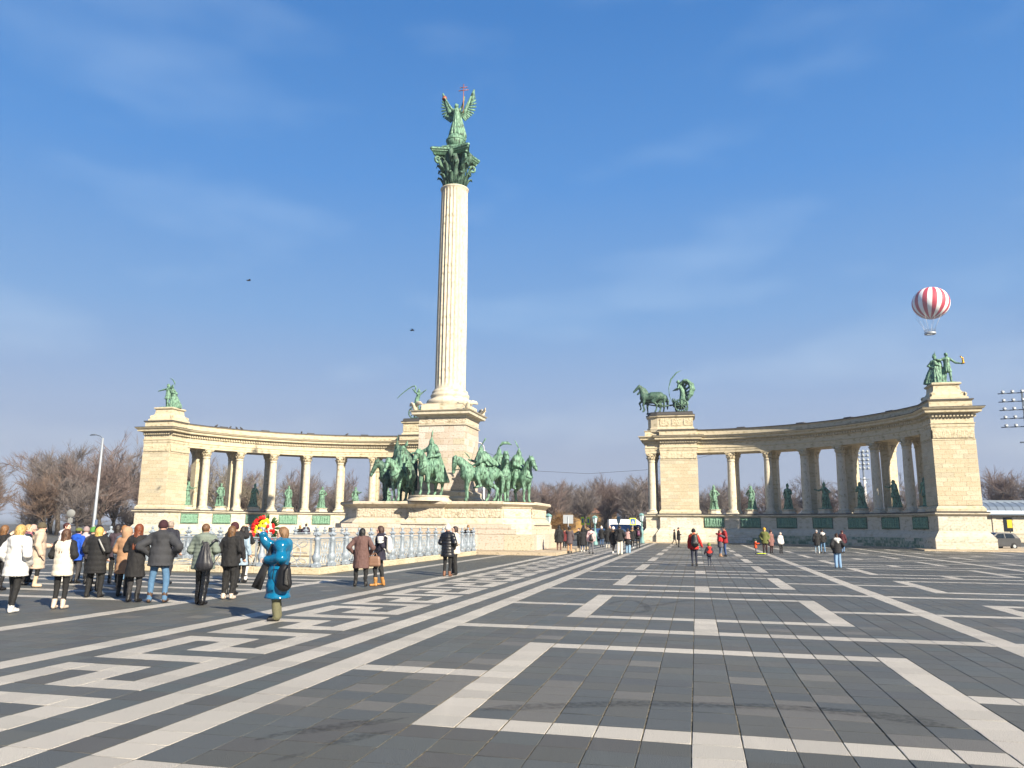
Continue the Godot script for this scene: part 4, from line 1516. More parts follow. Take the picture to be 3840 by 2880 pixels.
func person(x: float, z: float, h: float, deg: float, label: String, d: Dictionary, group := "people on the square") -> Node3D:
	var t := thing("person", label, "person", Vector3(x, d.get("y", 0.0), -z), deg_to_rad(deg), group)
	var far := z > 30.0
	var k := h / 1.75
	var cell: float = 0.04 if far else 0.022
	var wide: float = d.get("wide", 1.0)
	var hem: float = d.get("hem", 0.78)
	var ct: float = d.get("thick", 0.025)
	var f := Field.new(Vector3(-0.52, 0.0, -0.42) * k, Vector3(0.52, 1.62, 0.55) * k, cell)
	f.xf = Transform3D(Basis.from_scale(Vector3.ONE * k), Vector3.ZERO)
	f.sc = k
	f.wr = 0.0 if far else (0.012 if d.get("quilt", 0.0) > 0.0 else 0.03)
	var legs: String = d.get("legs", "stand")
	var lean: float = d.get("lean", 0.0)
	var tw: float = d.get("tw", 1.0)
	var q := {"quilt": d.get("quilt", 0.0), "qamp": d.get("puff", 0.011) if d.get("quilt", 0.0) > 0.0 else 0.0}
	# legs and shoes
	for s in [-1.0, 1.0]:
		var sp: float = 0.16 if legs == "apart" else 0.1
		var kn := Vector3(sp * 0.95 * s, 0.5, 0.03)
		var an := Vector3(sp * s, 0.09, -0.02)
		if legs == "walk":
			kn = Vector3(0.09 * s, 0.5, 0.03 + 0.14 * s)
			an = Vector3(0.09 * s, 0.1 if s > 0 else 0.16, (0.2 if s > 0 else -0.34))
		elif legs == "step":
			kn = Vector3(0.1 * s, 0.5, 0.03 + 0.07 * s)
			an = Vector3(0.1 * s, 0.09, 0.1 * s - 0.02)
		f.cap(Vector3(0.085 * s, 0.92, 0), kn, 0.088 * (0.75 + 0.25 * tw), 0.062 * tw, 0.03, 1)
		f.cap(kn, an, 0.06 * tw, 0.044 * tw * (1.25 if tw > 1.2 else 1.0), 0.02, 1, {"ymin": 0.04})
		var bl := 2 if s < 0 else 6
		var bh: float = d.get("boot", 0.12)
		if bh > 0.1:
			f.cap(an.lerp(kn, (bh - 0.09) / 0.42), an, 0.057, 0.05, 0.01, bl)
		var toe := an + Vector3(0.02 * s, -0.045, 0.15)
		f.cap(an + Vector3(0, -0.045, -0.02), toe, 0.043, 0.037, 0.025, bl, {"ymin": 0.004 + maxf(0.0, an.y - 0.1)})
	# trunk and coat
	var up := Vector3(0, 0, lean)
	f.cap(Vector3(0, 0.96, 0), Vector3(0, 1.32, 0) + up, (0.135 + ct) * wide, (0.15 + ct) * wide, 0.05, 0, {"fz": 1.3}.merged(q))
	f.cap(Vector3(-0.13 * wide, 1.4, 0) + up, Vector3(0.13 * wide, 1.4, 0) + up, 0.07 + ct * 0.6, 0.07 + ct * 0.6, 0.07, 0, q)
	f.cap(Vector3(0, 1.42, -0.01) + up, Vector3(0, 1.5, 0.0) + up, 0.085, 0.065 + ct * 0.5, 0.04, 4 if d.has("collar") else 0)
	var fl: float = d.get("flare", 0.02)
	f.cap(Vector3(0, 1.1, 0), Vector3(0, hem, -0.005), (0.145 + ct) * wide, (0.165 + ct + fl) * wide, 0.04, 0, {"fz": 1.22, "ymin": hem}.merged(q))
	for s in [-1.0, 1.0]:
		var p: Array = arm_pose(d.get("ra" if s < 0 else "la", "down"), s)
		var sh := Vector3(0.165 * wide * s, 1.41, 0) + up
		var el: Vector3 = p[0] * Vector3(wide, 1, 1) + up * 0.8
		var wr: Vector3 = p[1] * Vector3(wide, 1, 1) + up * 0.6
		var sl := 5 if d.has("sleeve") else 0
		f.cap(sh, el, 0.056 + ct * 0.75, 0.046 + ct * 0.7, 0.04, sl, q)
		f.cap(el, wr, 0.045 + ct * 0.7, 0.035 + ct * 0.55, 0.03, sl, q)
		if far:
			var hd := (wr - el).normalized()
			f.cap(wr, wr + hd * 0.11, 0.033, 0.026, 0.01, 3)
	if d.has("hoodie"):  # hood lying on the shoulders
		f.cap(Vector3(-0.09, 1.46, -0.09) + up, Vector3(0.09, 1.46, -0.09) + up, 0.07, 0.07, 0.05, 4)
		f.cap(Vector3(0, 1.44, -0.12) + up, Vector3(0, 1.34, -0.15) + up, 0.08, 0.05, 0.05, 4)
	if d.has("scarf"):
		for i in 6:
			var a := TAU * i / 6.0
			var b := TAU * (i + 1) / 6.0
			f.cap(Vector3(sin(a) * 0.095, 1.46, cos(a) * 0.085) + up, Vector3(sin(b) * 0.095, 1.46, cos(b) * 0.085) + up, 0.05, 0.05, 0.02, 4)
	if d.has("shawl"):
		f.cap(Vector3(0, 1.42, 0), Vector3(0, 1.02, 0), 0.16, 0.235, 0.04, 4, {"fz": 1.2, "ymin": 1.02, "fold": 8.0, "famp": 0.012})
	var ms := f.meshes()
	# skin: head, neck and hands as one mesh
	var st := SurfaceTool.new()
	st.begin(Mesh.PRIMITIVE_TRIANGLES)
	var hs: float = k * d.get("head", 1.0)
	var hp := (Vector3(0, 1.622, 0.015) + up * 1.15) * k
	var hb := Basis(Vector3.UP, deg_to_rad(d.get("look", 0.0))) * Basis(Vector3.RIGHT, deg_to_rad(d.get("nod", 0.0)))
	var hx := Transform3D(hb.scaled(Vector3.ONE * hs), hp)
	st.append_from(head_mesh, 0, hx)
	if far:
		if ms.has(3):
			var a3: Array = ms[3].surface_get_arrays(0)
			for i in a3[Mesh.ARRAY_INDEX]:
				st.set_color(Color.WHITE)
				st.set_normal(a3[Mesh.ARRAY_NORMAL][i])
				st.add_vertex(a3[Mesh.ARRAY_VERTEX][i])
	else:
		for s in [-1.0, 1.0]:
			var p: Array = arm_pose(d.get("ra" if s < 0 else "la", "down"), s)
			var el: Vector3 = p[0] * Vector3(wide, 1, 1) + up * 0.8
			var wr: Vector3 = p[1] * Vector3(wide, 1, 1) + up * 0.6
			var dn := -(wr - el).normalized()
			var zz := Vector3(0, 0.2, 1.0) if absf(dn.z) < 0.8 else Vector3(0, 1, 0)
			var xx := dn.cross(zz).normalized()
			zz = xx.cross(dn)
			var bs := Basis(xx, dn, zz) * Basis.from_scale(Vector3.ONE * k * 0.97)
			st.append_from(hands[int(s)], 0, Transform3D(bs, wr * k))
	var names := d.get("names", ["coat", "trousers", "boots"]) as Array
	part("body", st.commit(), mt.skin, t)
	if ms.has(0):
		part(names[0], ms[0], cloth(d.get("coat", Color.BLACK), d.get("gloss", 0.85)), t)
	if ms.has(1):
		part(names[1], ms[1], cloth(d.get("leg", Color8(24, 24, 26)), d.get("legloss", 0.85)), t)
	for l in [2, 6]:
		if ms.has(l):
			part(names[2].trim_suffix("s"), ms[l], cloth(d.get("shoe", Color8(24, 22, 22)), 0.55), t)
	if ms.has(4):
		part("hood" if d.has("hoodie") else "scarf", ms[4], cloth(d.get("hoodie", d.get("scarf", d.get("shawl", d.get("collar", d.get("coat", Color.BLACK))))), 0.9), t)
	if ms.has(5):
		part("sleeves", ms[5], cloth(d.sleeve, 0.85), t)
	if d.has("hair"):
		var hh := part("hair", hair[d.hair[0]], hair_mat(d.hair[1]), t)
		hh.transform = hx
	if d.has("hat"):
		var ht := part("hat" if d.hat[0] != "hood" else "hood", hair[d.hat[0]], cloth(d.hat[1], 0.9), t)
		ht.transform = hx
	return t

func bag(who: Node3D, kind: String, c: Color, label: String, at: Vector3, sc := 1.0, deg := 0.0) -> void:
	# bags are things of their own; 'at' is in the wearer's frame
	var p := who.transform * at
	var t := thing({"pack": "backpack", "sack": "drawstring_bag", "hand": "handbag"}[kind], label, "bag", p, who.rotation.y + deg_to_rad(deg), "bags carried by people")
	var m := cloth(c, 0.5)
	var f := Field.new(Vector3(-0.2, -0.28, -0.14) * sc, Vector3(0.2, 0.28, 0.14) * sc, 0.014 if p.z > -30.0 else 0.03)
	f.xf = Transform3D(Basis.from_scale(Vector3.ONE * sc), Vector3.ZERO)
	f.sc = sc
	match kind:
		"pack":
			f.cap(Vector3(0, -0.12, 0), Vector3(0, 0.12, 0.01), 0.145, 0.115, 0.03, 0, {"fz": 1.5})
			f.cap(Vector3(-0.06, -0.11, -0.05), Vector3(0.06, -0.11, -0.05), 0.075, 0.075, 0.02, 0, {"fz": 1.2})
		"sack":
			f.cap(Vector3(0, -0.14, 0), Vector3(0, 0.17, 0), 0.14, 0.05, 0.03, 0, {"fz": 1.6, "fold": 9.0, "famp": 0.012})
			f.cap(Vector3(-0.09, -0.19, 0), Vector3(0.09, -0.19, 0), 0.06, 0.06, 0.05, 0, {"fz": 1.2})
		"hand":
			for y in [-0.12, -0.04, 0.03]:
				f.cap(Vector3(-0.09 + y * 0.12, y, 0), Vector3(0.09 - y * 0.12, y, 0), 0.055, 0.055, 0.05, 0, {"fz": 1.3})
	part("body", f.meshes()[0], m, t)
	for s in [-1.0, 1.0]:
		var b := MB.new()
		if kind == "hand":
			var pts := []
			var rr := []
			for i in 9:
				var a := PI * i / 8.0
				pts.append(Vector3(cos(a) * 0.07, 0.06 + sin(a) * 0.13, 0.02 * s))
				rr.append(0.009)
			b.tube(pts, rr, 5)
		else:
			b.tube([Vector3(0.08 * s, 0.2, 0.03) * sc, Vector3(0.12 * s, 0.26, 0.1) * sc, Vector3(0.13 * s, 0.22, 0.24) * sc, Vector3(0.14 * s, 0.0, 0.27) * sc, Vector3(0.12 * s, -0.16, 0.08) * sc], [0.018 * sc, 0.02 * sc, 0.02 * sc, 0.018 * sc, 0.012 * sc], 5, 0.4, Vector3.BACK)
		part("strap", b.mesh(), m, t)

# ---------- bronze figures ----------
func at_place(f: Field, o: Vector3, deg: float, s: float) -> void:
	f.xf = Transform3D(Basis(Vector3.UP, deg_to_rad(deg)).scaled(Vector3.ONE * s), o)
	f.sc = s

func head_on(f: Field, p: Vector3, style: String) -> void:
	f.wr = 0.035
	f.cap(p + Vector3(0, -0.03, 0.015), p + Vector3(0, 0.04, -0.01), 0.088, 0.1, 0.03)
	f.cap(p + Vector3(0, 0.01, 0.1), p + Vector3(0, -0.035, 0.125), 0.016, 0.022, 0.012)
	f.cap(p + Vector3(-0.05, 0.03, 0.085), p + Vector3(0.05, 0.03, 0.085), 0.022, 0.022, 0.012)
	f.cap(p + Vector3(0, -0.2, -0.02), p + Vector3(0, -0.08, 0), 0.06, 0.055, 0.03)
	if "beard" in style:
		f.cap(p + Vector3(0, -0.08, 0.07), p + Vector3(0, -0.22, 0.09), 0.07, 0.03, 0.03)
	if "crown" in style:
		for i in 8:
			var a := TAU * i / 8.0
			f.cap(p + Vector3(sin(a) * 0.085, 0.09, cos(a) * 0.085), p + Vector3(sin(a) * 0.1, 0.17, cos(a) * 0.1), 0.028, 0.016, 0.02)
	if "hat" in style:
		f.cap(p + Vector3(0, 0.07, -0.01), p + Vector3(0, 0.16, -0.01), 0.12, 0.09, 0.02)
		f.cap(p + Vector3(0.03, 0.17, 0.06), p + Vector3(0.06, 0.42, -0.02), 0.035, 0.02, 0.02)
	if "helmet" in style:
		f.cap(p + Vector3(0, 0.09, -0.025), p + Vector3(0, 0.3, -0.03), 0.112, 0.015, 0.015)
		f.cap(p + Vector3(0, 0.02, -0.075), p + Vector3(0, -0.16, -0.09), 0.085, 0.11, 0.03)
		for e in [-1.0, 1.0]:
			f.cap(p + Vector3(0.1 * e, 0.04, 0.0), p + Vector3(0.1 * e, -0.14, 0.02), 0.03, 0.035, 0.015)
	if "hair" in style:
		f.cap(p + Vector3(0, 0.03, -0.03), p + Vector3(0, -0.16, -0.07), 0.105, 0.09, 0.03)

func robed(f: Field, o: Vector3, deg: float, s: float, d: Dictionary) -> void:
	# a standing draped figure of 1.75 * s metres
	at_place(f, o, deg, s)
	var hip: float = d.get("sway", 0.0)
	var top := Vector3(d.get("lean", 0.0), 0, d.get("bow", 0.0))
	var style: String = d.get("style", "robe")
	if style == "robe":
		f.cap(Vector3(hip, 1.0, 0), Vector3(0, 0.0, 0), 0.17, d.get("hem", 0.27), 0.05, 0, {"ymin": 0.0, "fold": 11.0, "famp": 0.03})
	else:  # tunic and bare or booted legs
		f.cap(Vector3(hip, 1.05, 0), Vector3(hip, 0.66, 0), 0.16, 0.22, 0.05, 0, {"ymin": 0.62, "fold": 12.0, "famp": 0.022})
		for k in [-1.0, 1.0]:
			var kn := Vector3(0.11 * k, 0.5, 0.04 + 0.05 * k)
			var an := Vector3(0.13 * k, 0.08, 0.02 + 0.07 * k)
			f.cap(Vector3(0.09 * k + hip, 0.92, 0), kn, 0.1, 0.07, 0.04)
			f.cap(kn, an, 0.075, 0.055, 0.03)
			f.cap(an + Vector3(0, -0.04, 0), an + Vector3(0.03 * k, -0.05, 0.16), 0.05, 0.04, 0.02, 0, {"ymin": 0.0})
	f.cap(Vector3(hip, 1.0, 0), Vector3(0, 1.36, 0) + top, 0.155, 0.175, 0.06, 0, {"fz": 1.15})
	f.cap(Vector3(-0.15, 1.42, 0) + top, Vector3(0.15, 1.42, 0) + top, 0.085, 0.085, 0.06)
	if d.get("cloak", true):
		f.cap(Vector3(0, 1.4, -0.08) + top, Vector3(d.get("trail", 0.0), 0.05, -0.16), 0.17, d.get("cw", 0.3), 0.05, 0, {"fz": 1.5, "ymin": 0.0, "fold": 13.0, "famp": 0.025})
	for k in [-1.0, 1.0]:
		var key := "l" if k > 0 else "r"
		if d.has(key):
			var p: Array = d[key]
			f.cap(Vector3(0.18 * k, 1.41, 0) + top, p[0], 0.075, 0.06, 0.04)
			f.cap(p[0], p[1], 0.06, 0.045, 0.03)
			f.cap(p[1], p[1] + (p[1] - p[0]).normalized() * 0.1, 0.045, 0.03, 0.02)
	head_on(f, Vector3(0, 1.65, 0.02) + top * 1.2, d.get("head", "hair"))

const ARMS := {"down": [Vector3(0.27, 1.13, -0.02), Vector3(0.25, 0.88, 0.1)], "chest": [Vector3(0.28, 1.14, 0.02), Vector3(0.05, 1.2, 0.2)], "out": [Vector3(0.36, 1.28, 0.12), Vector3(0.58, 1.36, 0.22)], "sword": [Vector3(0.3, 1.14, 0.04), Vector3(0.22, 0.98, 0.22)], "hip": [Vector3(0.4, 1.16, -0.06), Vector3(0.2, 1.04, 0.08)], "lift": [Vector3(0.38, 1.42, 0.06), Vector3(0.52, 1.66, 0.12)]}

func arm(kind: String, k: float) -> Array:
	return [ARMS[kind][0] * Vector3(k, 1, 1), ARMS[kind][1] * Vector3(k, 1, 1)]

func kings() -> void:
	var spec := [  # left side first, from the outer end; then the right side from the inner end
		[-1, 6, "robe", "beard crown", "chest", "out", "king in a long robe raising a double cross, outermost on the left"],
		[-1, 5, "tunic", "beard crown", "sword", "down", "king in a short tunic and wide cloak, second from the left pylon"],
		[-1, 4, "robe", "beard hat", "chest", "sword", "king in a fur hat leaning on a stand, in the column's shadow"],
		[-1, 3, "robe", "beard crown", "sword", "down", "king holding his robe, fourth from the left pylon"],
		[-1, 2, "robe", "hair", "chest", "hip", "cloaked king with folded arms, second visible left of the horsemen"],
		[-1, 1, "tunic", "beard crown", "sword", "out", "king resting on a sword and shield, just left of the stepped base"],
		[-1, 0, "robe", "beard crown", "down", "chest", "king half hidden behind the stepped base"],
		[1, 0, "tunic", "beard helmet", "sword", "hip", "sunlit ruler in armour with a long cloak, first right of the chariot pier"],
		[1, 1, "tunic", "hair", "hip", "down", "sunlit ruler with long hair, second from the chariot pier"],
		[1, 2, "robe", "beard hat", "down", "chest", "shaded ruler in a long coat and plumed hat, third from the chariot pier"],
		[1, 3, "tunic", "beard hat", "out", "hip", "shaded ruler in a broad hat with a mace, fourth from the chariot pier"],
		[1, 4, "tunic", "beard hair", "chest", "down", "shaded ruler wrapped in a cloak, fifth from the chariot pier"],
		[1, 5, "tunic", "hair", "out", "sword", "shaded ruler stretching out one arm, sixth from the chariot pier"],
		[1, 6, "tunic", "beard hair", "down", "hip", "shaded ruler in profile close to the right pylon"]]
	var ped := MB.new()
	ped.lathe(vv([[0.78, 0], [0.78, 0.1], [0.7, 0.14], [0.66, 0.34], [0.74, 0.4], [0.74, 0.46], [0, 0.47]]), 8, Vector3.ZERO, false)
	var pm := ped.mesh()
	for q in spec:
		var sx: float = q[0]
		var a: float = deg_to_rad(7.55 + 10.42 * q[1])
		var p := arc(a, 21.95)
		var t := thing("king_statue", "green bronze " + q[6], "statue", mp(p.x * sx, -p.y, 3.2), -AZ - a * sx, "bronze rulers between the columns")
		part("pedestal", pm, mt.stone_pale, t, Vector3.ZERO, PI / 8)
		var f := Field.new(Vector3(-1.05, 0.0, -0.6), Vector3(1.05, 2.9, 0.7), 0.055)
		robed(f, Vector3(0, 0.05, 0), [8.0, -14.0, 20.0, -6.0][int(q[1]) % 4], 1.42, {"style": q[2], "head": q[3], "r": arm(q[4], -1), "l": arm(q[5], 1), "cw": 0.34, "sway": 0.03 * sx})
		f.xf = Transform3D()
		f.sc = 1.0
		f.cap(Vector3(-0.2, 0.03, 0), Vector3(0.2, 0.03, 0), 0.5, 0.5, 0.05, 0, {"ymin": 0.0, "ymax": 0.09})
		part("figure", f.meshes()[0], mt.bronze, t, Vector3(0, 0.46, 0))
		if q[4] == "sword":
			var b := MB.new()
			b.tube([Vector3(-0.3, 1.55, 0.38), Vector3(-0.32, 0.06, 0.46)], [0.035, 0.02], 5)
			b.tube([Vector3(-0.42, 1.36, 0.39), Vector3(-0.19, 1.36, 0.39)], [0.025, 0.025], 5)
			part("sword", b.mesh(), mt.bronze, t, Vector3(0, 0.46, 0))
		if sx < 0 and q[1] == 6:
			var b := MB.new()
			b.tube([Vector3(0.86, 1.5, 0.3), Vector3(0.93, 2.75, 0.33)], [0.03, 0.025], 5)
			b.tube([Vector3(0.7, 2.5, 0.33), Vector3(1.14, 2.5, 0.33)], [0.025, 0.025], 5)
			b.tube([Vector3(0.78, 2.65, 0.33), Vector3(1.06, 2.65, 0.33)], [0.025, 0.025], 5)
			var hoop := []
			var hr := []
			for i in 17:
				hoop.append(Vector3(cos(TAU * i / 16.0) * 0.26, 2.42 + sin(TAU * i / 16.0) * 0.26, -0.05))
				hr.append(0.018)
			b.tube(hoop, hr, 5)
			part("double_cross", b.mesh(), mt.bronze, t, Vector3(0, 0.46, 0))

func horse(f: Field, o: Vector3, deg: float, s: float, d: Dictionary) -> void:
	at_place(f, o, deg, s)
	var nk: Vector3 = d.get("poll", Vector3(0, 2.05, 1.0))
	var nose: Vector3 = d.get("nose", Vector3(0, 1.62, 1.36))
	f.cap(Vector3(0, 1.22, 0.52), Vector3(0, 1.2, -0.1), 0.31, 0.31, 0.1)
	f.cap(Vector3(0, 1.2, -0.1), Vector3(0, 1.28, -0.6), 0.3, 0.32, 0.1)
	f.cap(Vector3(0, 1.15, 0.66), Vector3(0, 1.3, 0.6), 0.2, 0.26, 0.1)
	var mid := Vector3(0, 1.42, 0.6).lerp(nk, 0.55) + Vector3(0, 0.05, -0.06)
	f.cap(Vector3(0, 1.38, 0.55), mid, 0.27, 0.19, 0.1, 0, {"fx": 1.15})
	f.cap(mid, nk, 0.19, 0.13, 0.06, 0, {"fx": 1.15})
	f.cap(nk, nk.lerp(nose, 0.55), 0.135, 0.105, 0.05)
	f.cap(nk.lerp(nose, 0.5), nose, 0.1, 0.082, 0.04)
	for k in [-1.0, 1.0]:
		f.cap(nk + Vector3(0.07 * k, 0.08, -0.04), nk + Vector3(0.1 * k, 0.24, -0.02), 0.035, 0.012, 0.02)
	# mane along the crest
	for i in 6:
		var t0 := i / 6.0
		var c := Vector3(0, 1.62, 0.42).lerp(nk + Vector3(0, 0.1, -0.12), t0)
		var m: float = d.get("mane", 0.08)
		f.cap(c, c + Vector3(0.05 * (1 if i % 2 == 0 else -1), -0.12 - m, -0.02 - m * 0.6), 0.075, 0.04 + m * 0.3, 0.03)
	var lift: String = d.get("lift", "")
	for k in [-1.0, 1.0]:
		var tag2 := "l" if k > 0 else "r"
		var sh := Vector3(0.17 * k, 1.12, 0.52)
		var kn := Vector3(0.16 * k, 0.62, 0.58)
		var fe := Vector3(0.16 * k, 0.16, 0.55)
		if lift.contains("f" + tag2):
			kn = Vector3(0.16 * k, 0.78, 0.92)
			fe = Vector3(0.16 * k, 0.38, 0.78)
		elif lift.contains("b" + tag2):
			fe = Vector3(0.16 * k, 0.16, 0.36)
			kn = Vector3(0.16 * k, 0.62, 0.5)
		f.cap(sh, kn, 0.145, 0.078, 0.06)
		f.cap(kn, fe, 0.072, 0.05, 0.03)
		f.cap(fe, fe + Vector3(0, -0.1, 0.07), 0.055, 0.07, 0.03)
		var hp := Vector3(0.18 * k, 1.2, -0.58)
		var sf := Vector3(0.19 * k, 0.86, -0.38)
		var hk := Vector3(0.17 * k, 0.56, -0.8)
		var ff := Vector3(0.17 * k, 0.16, -0.72)
		if lift.contains("h" + tag2):
			sf += Vector3(0, 0, 0.2)
			hk += Vector3(0, 0.02, 0.3)
			ff += Vector3(0, 0, 0.3)
		f.cap(hp, sf, 0.23, 0.15, 0.08)
		f.cap(sf, hk, 0.14, 0.08, 0.05)
		f.cap(hk, ff, 0.075, 0.052, 0.03)
		f.cap(ff, ff + Vector3(0, -0.1, 0.08), 0.056, 0.07, 0.03)
	f.cap(Vector3(0, 1.42, -0.86), Vector3(0, 1.1, -1.08), 0.075, 0.12, 0.04)
	f.cap(Vector3(0, 1.1, -1.08), Vector3(0, 0.42, -1.05), 0.12, 0.06, 0.04)
	if d.get("cloth", 0.0) > 0.0:
		f.cap(Vector3(0, 1.3, -0.1), Vector3(0, 1.3, -0.72), 0.37, 0.37, 0.06, 0, {"ymin": 1.3 - d.cloth})

func rider(f: Field, o: Vector3, deg: float, s: float, d: Dictionary) -> void:
	at_place(f, o, deg, s)
	var tw: float = deg_to_rad(d.get("twist", 0.0))
	f.cap(Vector3(0, 1.56, 0), Vector3(0, 2.06, 0.02), 0.2, 0.21, 0.06, 0, {"fz": 1.15})
	f.cap(Vector3(-0.17, 2.16, 0.0), Vector3(0.17, 2.16, 0.0), 0.115, 0.115, 0.08)
	f.cap(Vector3(0, 1.7, 0.0), Vector3(0, 1.42, 0.02), 0.24, 0.4, 0.06, 0, {"ymin": 1.28, "fold": 12.0, "famp": 0.03})
	for k in [-1.0, 1.0]:
		var kn := Vector3(0.4 * k, 1.22, 0.26)
		var an := Vector3(0.4 * k, 0.74, 0.08)
		f.cap(Vector3(0.16 * k, 1.52, 0.05), kn, 0.15, 0.1, 0.05)
		f.cap(kn, an, 0.1, 0.075, 0.03)
		f.cap(an, an + Vector3(0.02 * k, -0.06, 0.2), 0.07, 0.05, 0.03)
		var key := "l" if k > 0 else "r"
		var p: Array = d.get(key, [Vector3(0.36 * k, 1.86, 0.1), Vector3(0.12 * k, 1.72, 0.36)])
		f.cap(Vector3(0.22 * k, 2.14, 0), p[0], 0.1, 0.08, 0.04)
		f.cap(p[0], p[1], 0.078, 0.055, 0.03)
		f.cap(p[1], p[1] + (p[1] - p[0]).normalized() * 0.12, 0.055, 0.04, 0.02)
	if d.get("cloak", 0.0) > 0.0:
		var cw: float = d.cloak
		f.cap(Vector3(0, 2.16, -0.1), Vector3(0, d.get("cy", 1.25), -0.55), 0.26, cw, 0.06, 0, {"ymin": d.get("cy", 1.25), "fold": 11.0, "famp": 0.04})
	var hp := Vector3(0, 2.43, 0.05)
	head_on(f, hp, d.get("head", "beard helmet"))

func plume(t: Node, pts: Array, rad: Array, called := "plume") -> void:
	var b := MB.new()
	b.tube(pts, rad, 6, 0.4, Vector3.BACK)
	part(called, b.mesh(), mt.bronze, t)

func bridle(t: Node, s: float, nk: Vector3, nose: Vector3, hand: Vector3) -> void:
	var b := MB.new()
	var ax := (nose - nk).normalized()
	for q in [[0.78, 0.105], [0.25, 0.135]]:
		var c := nk.lerp(nose, q[0])
		var pts := []
		var rr := []
		for i in 13:
			var a := TAU * i / 12.0
			var u := Vector3.RIGHT
			var w := ax.cross(u)
			pts.append((c + (u * cos(a) + w * sin(a)) * q[1]) * s)
			rr.append(0.022)
		b.tube(pts, rr, 5)
	for k in [-1.0, 1.0]:
		var p := nk.lerp(nose, 0.78) + Vector3(0.1 * k, 0, 0)
		b.tube([p * s, (p.lerp(hand, 0.5) + Vector3(0.14 * k, -0.1, 0)) * s, (hand + Vector3(0.03 * k, 0, 0)) * s], [0.018, 0.02, 0.018], 5)
		b.tube([(nk.lerp(nose, 0.25) + Vector3(0.12 * k, 0, 0)) * s, (nk.lerp(nose, 0.78) + Vector3(0.1 * k, 0, 0)) * s], [0.02, 0.02], 5)
	b.tube([Vector3(-0.3, 1.35, 0.6) * s, Vector3(-0.15, 1.2, 0.86) * s, Vector3(0, 1.14, 0.9) * s, Vector3(0.15, 1.2, 0.86) * s, Vector3(0.3, 1.35, 0.6) * s], [0.03, 0.03, 0.03, 0.03, 0.03], 5)
	part("bridle", b.mesh(), mt.bronze_dark, t)

